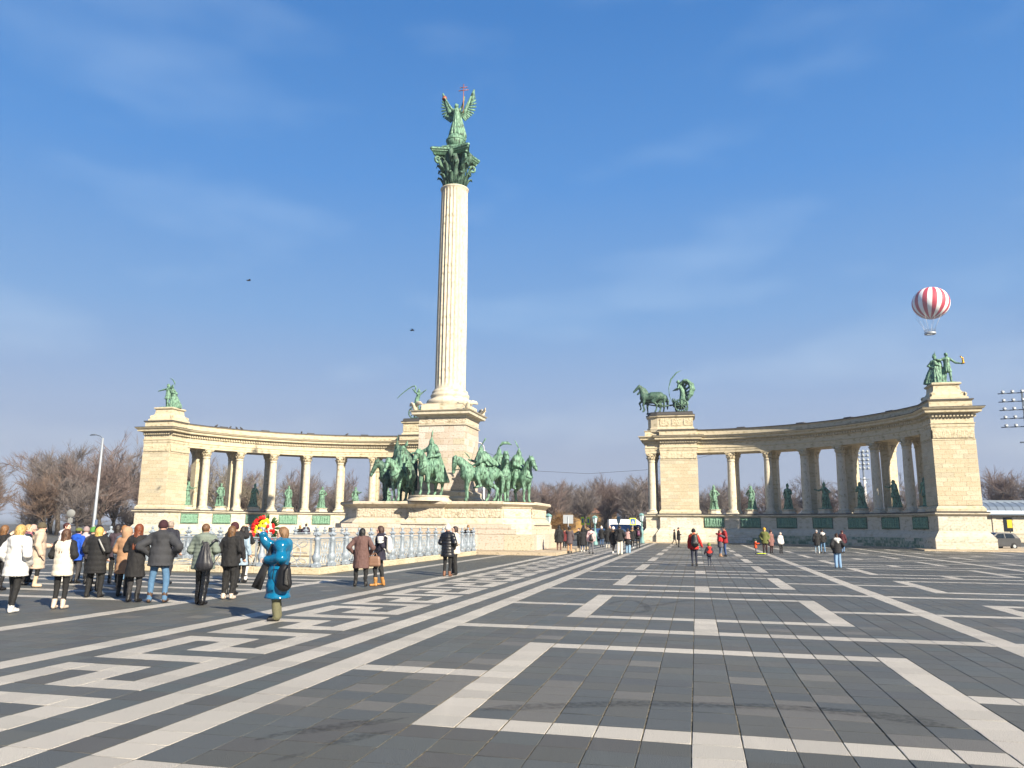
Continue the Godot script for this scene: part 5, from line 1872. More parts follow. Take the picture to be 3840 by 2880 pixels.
func horsemen() -> void:
	var g := "bronze horsemen on the column's base"
	var cell := 0.058
	# leader on the round plinth, facing the square
	var s := 1.46
	var t := thing("horseman_statue", "green bronze rider in a pointed helmet on the round plinth, facing the square", "statue", mp(0.1, -4.1, 3.69), -AZ + deg_to_rad(-12), g)
	var f := Field.new(Vector3(-1.3, 0, -1.9), Vector3(1.3, 4.3, 2.3), cell)
	horse(f, Vector3.ZERO, 0, s, {"poll": Vector3(-0.06, 1.92, 1.02), "nose": Vector3(-0.16, 1.42, 1.28), "lift": "bl"})
	rider(f, Vector3(0, 0, -0.05), 0, s * 1.0, {"r": [Vector3(-0.5, 2.02, 0.1), Vector3(-0.82, 1.95, 0.3)], "l": [Vector3(0.42, 1.86, 0.0), Vector3(0.1, 1.74, 0.32)], "cloak": 0.55, "cy": 0.62, "head": "helmet hair"})
	part("horse_and_rider", f.meshes()[0], mt.bronze, t)
	bridle(t, s, Vector3(-0.06, 1.92, 1.02), Vector3(-0.16, 1.42, 1.28), Vector3(0.05, 1.72, 0.36))
	plume(t, [Vector3(0, 3.9, 0.0), Vector3(0.02, 4.2, -0.03), Vector3(0.05, 4.5, -0.08)], [0.04, 0.07, 0.01])
	# left front rider with an oval shield
	t = thing("horseman_statue", "green bronze rider with an oval shield, left of the leader at the front", "statue", mp(-2.25, -3.3, 3.3), -AZ + deg_to_rad(-8), g)
	f = Field.new(Vector3(-1.3, 0, -1.9), Vector3(1.3, 4.1, 2.3), cell)
	horse(f, Vector3.ZERO, 0, s, {"poll": Vector3(-0.2, 1.86, 0.98), "nose": Vector3(-0.24, 1.36, 1.22), "lift": "br"})
	rider(f, Vector3.ZERO, 0, s * 0.98, {"head": "beard", "l": [Vector3(0.44, 1.84, 0.08), Vector3(0.36, 1.64, 0.34)]})
	at_place(f, Vector3.ZERO, 0, s * 0.98)
	f.cap(Vector3(-0.02, 2.5, 0.04), Vector3(0.02, 2.56, 0.02), 0.13, 0.14, 0.03)  # fur hat
	for i in 7:  # shield held at the left side
		var y := 1.3 + i * 0.11
		var w := 0.26 * sin(PI * (i + 0.7) / 7.4)
		f.cap(Vector3(0.5, y, 0.32 - w), Vector3(0.5, y, 0.32 + w), 0.06, 0.06, 0.03)
	part("horse_and_rider", f.meshes()[0], mt.bronze, t)
	bridle(t, s, Vector3(-0.2, 1.86, 0.98), Vector3(-0.24, 1.36, 1.22), Vector3(0.05, 1.72, 0.36))
	plume(t, [Vector3(0.14, 3.7, 0), Vector3(0.26, 3.95, 0), Vector3(0.3, 4.2, -0.05)], [0.05, 0.13, 0.02])
	plume(t, [Vector3(0.5, 2.4, 0.4), Vector3(0.9, 2.6, 0.6)], [0.03, 0.015], "dagger")
	# far left rider under a huge cloak
	t = thing("horseman_statue", "shade-darkened cloaked bronze rider farthest left, his horse's head bowed", "statue", mp(-3.5, -1.2, 3.3), -AZ + deg_to_rad(-50), g)
	f = Field.new(Vector3(-1.8, 0, -2.8), Vector3(1.9, 4.6, 2.4), cell)
	horse(f, Vector3.ZERO, 0, s, {"poll": Vector3(0, 1.95, 1.0), "nose": Vector3(0, 1.3, 1.3), "cloth": 0.55, "lift": "hl"})
	rider(f, Vector3(0, 0.3, 0), 0, s * 1.04, {"cloak": 0.95, "cy": 0.5, "head": "helmet hair"})
	at_place(f, Vector3.ZERO, 0, s)
	f.cap(Vector3(0, 2.5, -0.2), Vector3(0.25, 0.9, -1.0), 0.3, 0.75, 0.1, 0, {"ymin": 0.55, "fold": 9.0, "famp": 0.05})
	part("horse_and_rider", f.meshes()[0], mt.bronze_dark, t)  # shade over this rider is put into the colour by the darker bronze
	bridle(t, s, Vector3(0, 1.95, 1.0), Vector3(0, 1.3, 1.3), Vector3(0.05, 1.72, 0.36))
	plume(t, [Vector3(0, 4.1, 0), Vector3(-0.05, 4.5, 0.05), Vector3(0.03, 4.95, 0.0)], [0.06, 0.1, 0.02])
	# right: old rider in profile, horse head low
	t = thing("horseman_statue", "green bronze bearded old rider in a cape seen from his side, right of the pedestal", "statue", mp(3.35, -3.5, 3.3), -AZ + deg_to_rad(-66), g)
	f = Field.new(Vector3(-1.4, 0, -2.0), Vector3(1.4, 4.2, 2.5), cell)
	horse(f, Vector3.ZERO, 0, s * 1.02, {"poll": Vector3(0, 1.9, 1.12), "nose": Vector3(-0.05, 1.3, 1.18), "lift": "hr"})
	rider(f, Vector3(0, -0.02, -0.1), 0, s * 0.97, {"r": [Vector3(-0.42, 1.9, 0.14), Vector3(-0.5, 2.0, 0.44)], "head": "beard helmet", "cloak": 0.26, "cy": 1.7})
	at_place(f, Vector3.ZERO, 0, s * 0.97)
	f.cap(Vector3(0, 2.22, -0.04), Vector3(0, 1.96, -0.08), 0.2, 0.36, 0.05, 0, {"ymin": 1.88, "fold": 9.0, "famp": 0.02})
	part("horse_and_rider", f.meshes()[0], mt.bronze, t)
	bridle(t, s, Vector3(0, 1.9, 1.12), Vector3(-0.05, 1.3, 1.18), Vector3(0.05, 1.72, 0.36))
	plume(t, [Vector3(0, 3.75, -0.1), Vector3(0.1, 4.0, -0.22), Vector3(0.16, 4.25, -0.36)], [0.06, 0.11, 0.12], "horned_crest")
	plume(t, [Vector3(-0.72, 2.3, 0.62), Vector3(-0.62, 4.35, 0.1)], [0.025, 0.02], "spear")
	plume(t, [Vector3(-0.74, 2.98, 0.6), Vector3(-0.82, 3.2, 0.75), Vector3(-0.78, 3.35, 0.95)], [0.06, 0.09, 0.03], "staff_head")
	# right rear: rider with sweeping feathers, horse facing out
	t = thing("horseman_statue", "green bronze rider with a sweeping feathered helmet, his horse's head raised to the front", "statue", mp(4.55, -1.75, 3.3), -AZ + deg_to_rad(20), g)
	f = Field.new(Vector3(-1.3, 0, -1.9), Vector3(1.4, 4.2, 2.2), cell)
	horse(f, Vector3.ZERO, 0, s, {"poll": Vector3(0.02, 2.2, 0.86), "nose": Vector3(0.06, 1.78, 1.2), "mane": 0.14})
	rider(f, Vector3(-0.3, 0.0, -0.1), 0, s * 0.97, {"head": "beard helmet", "cloak": 0.4, "cy": 1.4})
	part("horse_and_rider", f.meshes()[0], mt.bronze, t)
	bridle(t, s, Vector3(0.02, 2.2, 0.86), Vector3(0.06, 1.78, 1.2), Vector3(0.05, 1.72, 0.36))
	plume(t, [Vector3(-0.28, 3.85, -0.1), Vector3(-0.05, 4.1, -0.1), Vector3(0.3, 4.12, -0.1), Vector3(0.6, 3.98, -0.1)], [0.04, 0.13, 0.12, 0.02])
	plume(t, [Vector3(0.1, 3.4, -0.1), Vector3(0.5, 3.05, 0.2)], [0.03, 0.03], "mace_shaft")
	# far right rider
	t = thing("horseman_statue", "green bronze rider in a studded jerkin farthest right, horse turned away to the right", "statue", mp(5.35, -0.35, 3.3), -AZ + deg_to_rad(52), g)
	f = Field.new(Vector3(-1.3, 0, -1.9), Vector3(1.4, 4.2, 2.3), cell)
	horse(f, Vector3.ZERO, 0, s, {"poll": Vector3(0, 2.06, 0.92), "nose": Vector3(0.05, 1.55, 1.22), "cloth": 0.62, "lift": "hl"})
	rider(f, Vector3(-0.05, 0.02, 0), 0, s * 0.97, {"head": "beard helmet", "cloak": 0.36, "cy": 1.5})
	part("horse_and_rider", f.meshes()[0], mt.bronze, t)
	bridle(t, s, Vector3(0, 2.06, 0.92), Vector3(0.05, 1.55, 1.22), Vector3(0.05, 1.72, 0.36))
	plume(t, [Vector3(-0.05, 3.9, -0.02), Vector3(-0.18, 4.15, -0.06), Vector3(-0.34, 4.42, -0.12)], [0.05, 0.06, 0.015])
	t = thing("horseman_statue", "bronze rider at the back of the base, mostly hidden by the leader", "statue", mp(-3.6, 2.2, 3.3), -AZ + deg_to_rad(-75), g)
	f = Field.new(Vector3(-1.3, 0, -1.9), Vector3(1.3, 4.1, 2.3), 0.075)
	horse(f, Vector3.ZERO, 0, s, {})
	rider(f, Vector3.ZERO, 0, s * 0.97, {"cloak": 0.5})
	part("horse_and_rider", f.meshes()[0], mt.bronze_dark, t)

func angel() -> void:
	var t := thing("angel_statue", "green bronze winged angel on a globe at the top of the tall column", "statue", mp(0, 0, 30.44), -AZ)
	var b := MB.new()
	b.bev(Vector3(-0.9, 0.0, -0.9), Vector3(0.9, 0.36, 0.9), 0.05)
	part("statue_plinth", b.mesh(), mt.bronze, t)
	b = MB.new()
	var prof := []
	for i in 13:
		var a := -1.1 + 2.65 * i / 12.0
		prof.append(Vector2(cos(a) * 0.74, 0.98 + sin(a) * 0.72))
	prof.append(Vector2(0, 1.72))
	b.lathe(prof, 28)
	b.lathe(vv([[0.74, 1.0], [0.78, 1.02], [0.78, 1.1], [0.74, 1.12]]), 28)
	part("globe", b.mesh(), mt.bronze, t)
	var f := Field.new(Vector3(-1.5, 1.2, -1.1), Vector3(1.5, 5.5, 1.1), 0.05)
	var s := 1.56
	robed(f, Vector3(0, 1.5, 0), 8, s, {"style": "robe", "head": "hair", "hem": 0.33, "cw": 0.36, "trail": 0.16, "sway": 0.02, "r": [Vector3(-0.36, 1.66, 0.05), Vector3(-0.54, 1.98, 0.1)], "l": [Vector3(0.34, 1.68, 0.05), Vector3(0.4, 2.0, 0.1)]})
	f.cap(Vector3(0.1, 0.5, -0.05), Vector3(0.34, -0.1, -0.1), 0.2, 0.14, 0.06, 0, {"fold": 7.0, "famp": 0.03})
	f.cap(Vector3(-0.1, 0.5, -0.05), Vector3(-0.33, -0.3, 0.0), 0.2, 0.08, 0.06, 0, {"fold": 7.0, "famp": 0.03})
	part("figure", f.meshes()[0], mt.bronze, t)
	for sx in [-1.0, 1.0]:  # feathered wings
		b = MB.new()
		var root := Vector3(0.24 * sx, 3.5, -0.3)
		var elbow := Vector3((0.62 if sx > 0 else 0.72) * sx, 3.9, -0.42)
		var tip := Vector3((1.06 if sx > 0 else 1.12) * sx, 5.05, -0.4)
		b.tube([root, elbow, tip], [0.16, 0.17, 0.06], 8, 0.6, Vector3.BACK)
		var w := part("wing", b.mesh(), mt.bronze, t)
		for i in 15:
			var u := i / 14.0
			var o := root.lerp(elbow, u / 0.35) if u < 0.35 else elbow.lerp(tip, (u - 0.35) / 0.65)
			var dir := Vector3(sx * lerpf(0.55, 0.02, u), lerpf(-0.9, 1.0, pow(u, 1.3)), 0.0)
			dir = Vector3(sx * lerpf(0.5, 0.35, u), lerpf(-0.75, 0.95, pow(u, 1.2)), -0.08).normalized()
			if sx > 0:
				dir.x *= 1.15
			var l := lerpf(0.7, 0.66, u)
			b = MB.new()
			b.tube([o, o + dir * l * 0.5 + Vector3(0, 0, -0.03), o + dir * l * 0.9, o + dir * l], [0.07, 0.1, 0.08, 0.02], 6, 0.3, Vector3.BACK)
			part("feather", b.mesh(), mt.bronze, w)
	b = MB.new()
	b.lathe(vv([[0.2, 0], [0.21, 0.08], [0.17, 0.13], [0.17, 0.2], [0.08, 0.3], [0, 0.32]]), 16)
	part("crown", b.mesh(), mt.copper, t, Vector3(-0.98, 4.72, 0.12), 0.0)
	b = MB.new()
	b.tube([Vector3(0.62, 3.3, 0.2), Vector3(0.6, 5.75, 0.15)], [0.03, 0.03], 6)
	for q in [[5.3, 0.36], [5.55, 0.26]]:
		b.tube([Vector3(0.6 - q[1], q[0], 0.15), Vector3(0.6 + q[1], q[0], 0.15)], [0.035, 0.035], 6)
	for q in [[0.24, 5.3], [0.96, 5.3], [0.34, 5.55], [0.86, 5.55], [0.6, 5.78]]:
		b.lathe(vv([[0, -0.06], [0.06, 0], [0, 0.06]]), 8, Vector3(q[0], q[1], 0.15))
	part("double_cross", b.mesh(), mt.copper, t)

func chariot(sx: float) -> void:
	# team and chariot on the attic of an inner pier; the right one drives towards the middle
	var label := "dark green bronze chariot with two walking horses and a woman under a billowing cloak" if sx > 0 else "dark bronze war chariot with a man swinging a whip, half behind the column pedestal"
	var t := thing("chariot_statue", label, "statue", mp(14.5 * sx, 36.5, 14.7), -AZ - PI / 2 * sx, "bronze chariots over the inner piers")
	t.scale = Vector3.ONE * 1.1
	# local +z drives forward
	for k in [-1.0, 1.0]:
		var f := Field.new(Vector3(-0.9, 0, -2.0), Vector3(0.9, 3.6, 2.4), 0.06)
		horse(f, Vector3.ZERO, 0, 1.3, {"poll": Vector3(0, 2.15, 0.9), "nose": Vector3(0, 1.72, 1.34), "lift": ("fr br hl" if k > 0 else "fl hr"), "mane": 0.16, "cloth": 0.3})
		part("horse", f.meshes()[0], mt.bronze_dark, t, Vector3(0.75 * k, 0.04, 1.42 + 0.15 * k))
	var b := MB.new()
	b.tube([Vector3(0, 0.9, -0.9), Vector3(0, 0.75, 0.6), Vector3(0, 1.1, 2.4)], [0.09, 0.08, 0.06], 7)
	b.tube([Vector3(-0.85, 0.68, -1.55), Vector3(0.85, 0.68, -1.55)], [0.08, 0.08], 8)
	part("pole_and_axle", b.mesh(), mt.bronze_dark, t)
	var f2 := Field.new(Vector3(-0.9, 0.3, -2.5), Vector3(0.9, 2.0, -0.4), 0.06)
	f2.cap(Vector3(-0.5, 0.75, -1.5), Vector3(0.5, 0.75, -1.5), 0.5, 0.5, 0.1, 0, {"ymin": 0.55, "ymax": 0.85})
	for i in 7:
		var a := -1.35 + 2.7 * i / 6.0
		f2.cap(Vector3(sin(a) * 0.6, 0.75, -1.35 + cos(a) * 0.55), Vector3(sin(a) * 0.66, 1.3 + 0.25 * cos(a), -1.3 + cos(a) * 0.62), 0.12, 0.06, 0.1)
	part("car", f2.meshes()[0], mt.bronze_dark, t)
	for k in [-1.0, 1.0]:
		b = MB.new()
		var ring2 := []
		var rr := []
		for i in 25:
			ring2.append(Vector3(0.92 * k, 0.68 + sin(TAU * i / 24.0) * 0.64, -1.55 + cos(TAU * i / 24.0) * 0.64))
			rr.append(0.075)
		b.tube(ring2, rr, 7)
		var w := part("wheel", b.mesh(), mt.bronze_dark, t)
		for i in 8:
			b = MB.new()
			var a := TAU * i / 8.0
			b.tube([Vector3(0.92 * k, 0.68, -1.55), Vector3(0.92 * k, 0.68 + sin(a) * 0.62, -1.55 + cos(a) * 0.62)], [0.06, 0.045], 6)
			part("spoke", b.mesh(), mt.bronze_dark, w)
		b = MB.new()
		b.tube([Vector3(0.8 * k, 0.68, -1.55), Vector3(1.06 * k, 0.68, -1.55)], [0.15, 0.11], 10)
		part("hub", b.mesh(), mt.bronze_dark, w)
	var f3 := Field.new(Vector3(-1.3, 0.7, -3.4), Vector3(1.3, 4.3, 0.4), 0.06)
	if sx > 0:
		robed(f3, Vector3(0, 0.85, -1.75), 0, 1.5, {"style": "robe", "bow": 0.24, "hem": 0.3, "cw": 0.3, "head": "hair", "r": [Vector3(-0.3, 1.16, 0.36), Vector3(-0.26, 1.1, 0.62)], "l": [Vector3(0.3, 1.16, 0.3), Vector3(0.2, 1.12, 0.5)]})
		for j in 5:  # cloak blown into a full sail behind her
			var x := -0.36 + 0.18 * j
			var g := 1.0 - 0.25 * absf(x) / 0.36
			var pts := [Vector3(x * 0.5, 1.5, 0.14), Vector3(x * 0.9, 1.7, -0.12), Vector3(x, 1.68, -0.4 * g), Vector3(x, 1.46, -0.68 * g), Vector3(x, 1.1, -0.76 * g), Vector3(x, 0.74, -0.62 * g), Vector3(x * 0.8, 0.42, -0.34)]
			for i in 6:
				f3.cap(pts[i], pts[i + 1], 0.09, 0.09, 0.06)
			if j == 2:
				for i in 7:
					f3.cap(pts[i], Vector3(0, 1.25 - i * 0.12, 0.05), 0.07, 0.07, 0.08)
		part("driver", f3.meshes()[0], mt.bronze, t)
		plume(t, [Vector3(-0.2, 1.0, -0.75), Vector3(-0.3, 1.9, -0.35), Vector3(-0.35, 2.8, -0.3), Vector3(-0.35, 3.7, -0.55), Vector3(-0.3, 4.4, -1.15), Vector3(-0.3, 4.65, -1.7)], [0.07, 0.09, 0.09, 0.2, 0.16, 0.02], "palm_branch")
	else:
		robed(f3, Vector3(0, 0.85, -1.6), 0, 1.45, {"style": "tunic", "bow": 0.12, "head": "helmet", "cloak": false, "r": [Vector3(-0.42, 1.55, 0.0), Vector3(-0.72, 1.72, -0.1)], "l": [Vector3(0.3, 1.6, 0.3), Vector3(0.26, 1.8, 0.6)]})
		part("driver", f3.meshes()[0], mt.bronze, t)
		var lp := []
		var lr := []
		for i in 12:
			lp.append(Vector3(0.3, 3.2 + 0.9 * sin(i * 0.42) * (1.0 - i * 0.03), -2.0 - 0.16 * i + 0.5 * sin(i * 0.5)))
			lr.append(0.09 - i * 0.005)
		b = MB.new()
		b.tube(lp, lr, 6)
		part("whip", b.mesh(), mt.bronze, t)

func pylon_groups() -> void:
	var t := thing("pylon_group_statue", "green bronze couple with a man swinging a scythe on the left pylon", "statue", mp(-38.8, 19.5, 14.2), -AZ, "bronze groups on the outer pylons")
	var f := Field.new(Vector3(-1.7, 0, -1.1), Vector3(1.7, 3.0, 1.1), 0.055)
	robed(f, Vector3(-0.3, 0.08, 0.12), -14, 1.5, {"style": "tunic", "head": "hair", "cloak": false, "lean": -0.03, "r": [Vector3(-0.42, 1.36, 0.12), Vector3(-0.78, 1.28, 0.2)], "l": [Vector3(0.34, 1.5, 0.05), Vector3(0.5, 1.62, 0.1)]})
	robed(f, Vector3(0.3, 0.08, -0.05), 10, 1.36, {"style": "robe", "bow": 0.1, "lean": -0.1, "head": "hair", "hem": 0.38, "cw": 0.42, "trail": 0.25, "l": arm("chest", 1), "r": arm("chest", -1)})
	f.xf = Transform3D()
	f.sc = 1.0
	f.cap(Vector3(-0.5, 0.05, 0), Vector3(0.5, 0.05, 0), 0.75, 0.75, 0.05, 0, {"ymin": 0.0, "ymax": 0.12})
	part("figures", f.meshes()[0], mt.bronze, t)
	plume(t, [Vector3(0.5, 2.6, 0.2), Vector3(0.46, 2.85, 0.2), Vector3(0.1, 3.25, 0.15), Vector3(-0.3, 3.42, 0.1)], [0.03, 0.08, 0.06, 0.015], "scythe")
	plume(t, [Vector3(-1.1, 1.98, 0.3), Vector3(0.52, 2.62, 0.2)], [0.03, 0.03], "scythe_handle")
	t = thing("pylon_group_statue", "green bronze pair on the right pylon, the man holding out a small gilt figure", "statue", mp(38.8, 19.5, 14.2), -AZ, "bronze groups on the outer pylons")
	f = Field.new(Vector3(-1.7, 0, -1.1), Vector3(1.7, 3.0, 1.1), 0.055)
	robed(f, Vector3(0.45, 0.08, 0.15), 0, 1.52, {"style": "tunic", "head": "", "cloak": false, "r": [Vector3(-0.36, 1.34, 0.05), Vector3(-0.5, 1.4, 0.05)], "l": [Vector3(0.46, 1.16, 0.05), Vector3(0.72, 1.08, 0.2)]})
	robed(f, Vector3(-0.45, 0.08, 0.0), -8, 1.4, {"style": "robe", "head": "hat", "hem": 0.36, "cw": 0.46, "trail": -0.25, "l": arm("chest", 1), "r": arm("hip", -1)})
	f.xf = Transform3D()
	f.sc = 1.0
	f.cap(Vector3(-0.5, 0.05, 0), Vector3(0.5, 0.05, 0), 0.75, 0.75, 0.05, 0, {"ymin": 0.0, "ymax": 0.12})
	f.cap(Vector3(-0.1, 2.0, -0.15), Vector3(-0.2, 0.1, -0.1), 0.22, 0.5, 0.1, 0, {"ymin": 0.0, "fold": 9.0, "famp": 0.05})
	part("figures", f.meshes()[0], mt.bronze, t)
	var b := MB.new()
	b.lathe(vv([[0, 0], [0.12, 0.02], [0.13, 0.1], [0.08, 0.16], [0.1, 0.3], [0.07, 0.42], [0.04, 0.46], [0.06, 0.54], [0, 0.6]]), 10)
	b.tube([Vector3(0, 0.42, 0), Vector3(-0.16, 0.66, 0), Vector3(-0.24, 0.7, 0)], [0.04, 0.06, 0.01], 5)
	part("gilt_figure", b.mesh(), mt.gilt, t, Vector3(1.66, 1.68, 0.5))

# ---------- trees ----------
class Twigs:
	var P := PackedVector3Array()
	var N := PackedVector3Array()
	var I := PackedInt32Array()
	func seg(a: Vector3, b: Vector3, ra: float, rb: float, n := 3) -> void:
		var d := (b - a).normalized()
		var u := d.cross(Vector3.UP if absf(d.y) < 0.95 else Vector3.RIGHT).normalized()
		var w := d.cross(u)
		var s := P.size()
		for k in n:
			var an := TAU * k / n
			var o := u * cos(an) + w * sin(an)
			P.append(a + o * ra)
			N.append(o)
			P.append(b + o * rb)
			N.append(o)
		for k in n:
			var k1 := (k + 1) % n
			I.append_array(PackedInt32Array([s + k * 2, s + k * 2 + 1, s + k1 * 2, s + k1 * 2, s + k * 2 + 1, s + k1 * 2 + 1]))

func grow(tr: Twigs, cr: Twigs, r: RandomNumberGenerator, a: Vector3, dir: Vector3, l: float, rad: float, lev: int, weep: float, dense: float) -> void:
	var n := 4 if lev < 2 else (3 if lev < 3 else 2)
	var p := a
	var d := dir
	var step := l / n
	for i in n:
		var bend := Vector3(r.randf_range(-1, 1), r.randf_range(-0.5, 0.8), r.randf_range(-1, 1)) * (0.12 + 0.1 * lev)
		if lev >= 2 and weep > 0.0:
			bend.y -= weep
		d = (d + bend + Vector3(0, 0.06 if weep <= 0.0 else 0.0, 0)).normalized()
		var q := p + d * step
		var r0 := lerpf(rad, rad * 0.45, float(i) / n)
		var r1 := lerpf(rad, rad * 0.45, float(i + 1) / n)
		(tr if lev < 2 else cr).seg(p, q, r0, r1, 6 if lev < 2 else 3)
		var kids := 0
		match lev:
			0: kids = 0 if i == 0 else 3
			1: kids = 2
			2: kids = 3
			3: kids = int(round(3.0 * dense))
		for k in kids:
			var side := Vector3(r.randf_range(-1, 1), r.randf_range(-0.35, 0.75), r.randf_range(-1, 1)).normalized()
			var nd := (d * (0.75 if lev > 0 else 0.55) + side * 0.85).normalized()
			var nl := l * (0.62 if lev == 0 else 0.58) * r.randf_range(0.75, 1.2)
			if lev == 3:
				nl = r.randf_range(0.5, 1.1) * (1.8 if weep > 0.0 else 1.0)
				cr.seg(p.lerp(q, r.randf()), q + nd * nl, 0.02, 0.006)
			else:
				grow(tr, cr, r, p.lerp(q, r.randf_range(0.3, 1.0)), nd, nl, maxf(r1 * 0.62, 0.02), lev + 1, weep, dense)
		p = q

func tree_proto(sd: int, h: float, rad: float, fork: float, weep := 0.0, dense := 1.0) -> Array:
	var r := RandomNumberGenerator.new()
	r.seed = sd
	var tr := Twigs.new()
	var cr := Twigs.new()
	var p := Vector3.ZERO
	var q := Vector3(r.randf_range(-0.3, 0.3), h * fork, r.randf_range(-0.3, 0.3))
	tr.seg(Vector3(0, -0.2, 0), Vector3(0, 0.5, 0), rad * 1.5, rad * 1.1, 8)
	tr.seg(Vector3(0, 0.5, 0), q, rad * 1.1, rad * 0.85, 8)
	for k in 4:
		var a := TAU * (k + r.randf()) / 4.0
		var d := Vector3(sin(a) * 0.55, 1.0, cos(a) * 0.55).normalized()
		if k == 0:
			d = Vector3(0.05, 1, 0.03)
		grow(tr, cr, r, q, d, h * (1.0 - fork) * (0.78 if k == 0 else 0.64), rad * 0.6, 1, weep, dense)
	var cm := arrays_mesh(cr.P, cr.N, PackedColorArray(), cr.I)
	return [arrays_mesh(tr.P, tr.N, PackedColorArray(), tr.I), cm, cm.get_aabb().end.y]

func trees() -> void:
	var protos := []
	for i in 7:
		protos.append(tree_proto(100 + i, 10.0, 0.26, [0.2, 0.28, 0.16, 0.24, 0.3, 0.2, 0.14][i], 0.0, [2.0, 2.0, 2.4, 2.0, 2.2, 2.0, 2.4][i]))
	var r := RandomNumberGenerator.new()
	r.seed = 4
	# [x, distance, height, kind of colour, where it stands]
	var spots := [
		[-96, 138, 13, 0, "far back at the left edge"], [-84, 142, 13, 1, "far back behind the crowd"], [-76, 140, 13.4, 0, "far back left of the lamp"], [-67, 142, 13.5, 1, "far back behind the lamp"], [-90, 126, 9, 0, "low at the far left edge"], [-60, 138, 13, 0, "far back beside the left pylon"], [-86, 118, 12, 0, "with rusty twigs at the left edge of the picture"], [-77, 112, 12.6, 0, "tallest of the trees left of the street lamp"], [-73, 122, 13.0, 1, "behind the crowd at the left edge"], [-68, 115, 12.2, 0, "leaning in front of the left park trees"], [-64, 110, 13.4, 0, "with an open crown left of the street lamp"], [-60.5, 118, 15.4, 0, "tall behind the street lamp"], [-57, 108, 14.6, 1, "close to the left pylon"], [-54, 122, 13.4, 0, "partly behind the left pylon"], [-70, 104, 8.4, 3, "low and brown under the left park trees"], [-62, 103, 8.8, 3, "low and brown beside the street lamp"], [-55.5, 100, 8.0, 0, "low and dense beside the left pylon"], [-79, 104, 8.6, 3, "low and rusty behind the white puffer coats"],
		[-46, 112, 11.6, 0, "seen in the second bay of the left colonnade"], [-40, 108, 10.8, 2, "pale barked, seen in the third bay of the left colonnade"], [-36.5, 113, 10.6, 2, "pale barked with bent limbs, seen in the fourth bay"], [-31, 116, 9.6, 0, "seen in the fifth bay of the left colonnade"], [-26, 118, 9.8, 0, "seen in the sixth bay of the left colonnade"], [-50, 118, 10.4, 1, "seen in the first bay of the left colonnade"], [-43, 124, 10.4, 1, "behind the second column on the left"], [-34, 124, 11.0, 1, "behind the fourth column on the left"], [-28, 126, 10.6, 1, "behind the fifth column on the left"], [-20, 122, 9.6, 0, "behind the left horseman"], [-14, 128, 9.6, 1, "behind the column pedestal"], [-47, 132, 10, 0, "far back in the left bays"], [-38, 134, 10, 0, "far back behind the pale barked trees"], [-23, 134, 10.4, 0, "far back behind the left chariot pier"],
		[-4, 150, 10.6, 0, "behind the middle of the monument"], [3, 152, 10.2, 0, "just right of the horsemen"], [9, 158, 11.4, 1, "left of the golden willow"], [14, 148, 10.6, 0, "right of the golden willow"], [19, 156, 12.4, 1, "in the gap above the group of visitors"], [24, 150, 11.6, 0, "above the blue van"], [29, 158, 12.6, 1, "left of the right chariot pier"], [6, 172, 11.4, 1, "far back in the gap"], [1, 166, 10.6, 0, "far back right of the last horseman"], [11, 168, 11.8, 0, "far back above the grey sign"], [21, 166, 12, 1, "far back above the crossing sign"], [31, 170, 12.2, 0, "far back beside the end column"], [-8, 162, 11, 1, "far back behind the base"], [13, 186, 12.5, 0, "deepest of the trees in the gap"], [23, 188, 12.8, 1, "deepest of the trees near the truck"], [3, 186, 12.4, 0, "deepest of the trees near the horsemen"], [16, 176, 12.4, 0, "far back above the visitors"], [26, 174, 12.6, 0, "far back above the white truck"], [35, 162, 11.8, 0, "behind the end column of the right colonnade"],
		[42, 158, 10.8, 0, "in the first bay of the right colonnade"], [47.5, 164, 11.8, 1, "behind the first column on the right"], [52, 156, 12.0, 1, "reddish, in the second bay of the right colonnade"], [57, 166, 12.0, 1, "reddish, behind the second column on the right"], [62, 158, 12.6, 0, "in the third bay of the right colonnade"], [67, 166, 11.4, 1, "behind the third column on the right"], [72, 160, 12.4, 0, "in the fourth bay of the right colonnade"], [77, 168, 11.2, 0, "behind the floodlight mast in the right bays"], [82, 160, 13.4, 0, "in the sixth bay of the right colonnade"], [88, 164, 14.4, 1, "behind the last bay on the right"], [45, 180, 11.4, 0, "far back in the right bays"], [55, 182, 12, 0, "far back, middle of the right bays"], [66, 182, 12.2, 0, "far back near the mast"], [76, 184, 12, 1, "far back left of the right pylon"],
		[94, 150, 14.2, 1, "tallest behind the right pylon"], [98, 142, 12.0, 0, "over the grey roofed building"], [103, 148, 12.2, 1, "at the right edge over the grey roof"], [109, 146, 12.4, 0, "just outside the right edge"], [96, 165, 12.5, 0, "far back over the grey roof"], [106, 168, 12.6, 1, "far back at the right edge"]]
	for s in spots:
		var i := r.randi() % 7
		var t := thing("bare_tree", "leafless winter tree " + s[4], "tree", Vector3(s[0], 0, -s[1]), r.randf() * TAU, "bare park trees")
		var bm: Material = mt.bark_pale if s[3] == 2 else mt.bark
		part("trunk", protos[i][0], bm, t)
		part("crown", protos[i][1], [mt.twig, mt.twig_red, mt.bark_pale, mt.twig_rust][s[3]], t)
		var k: float = s[2] * 1.03 / protos[i][2]
		t.scale = Vector3(k * r.randf_range(0.95, 1.2), k, k * r.randf_range(0.95, 1.2))
	var wp := tree_proto(300, 5.4, 0.2, 0.3, 0.42, 2.2)
	var w := thing("willow_tree", "small golden weeping willow behind the visitors in the gap", "tree", Vector3(8.2, 0, -120), 0.4)
	part("trunk", wp[0], mt.bark, w)
	part("crown", wp[1], mt.twig_gold, w)
	w.scale = Vector3(1.3, 1.0, 1.3) * (4.7 / wp[2])
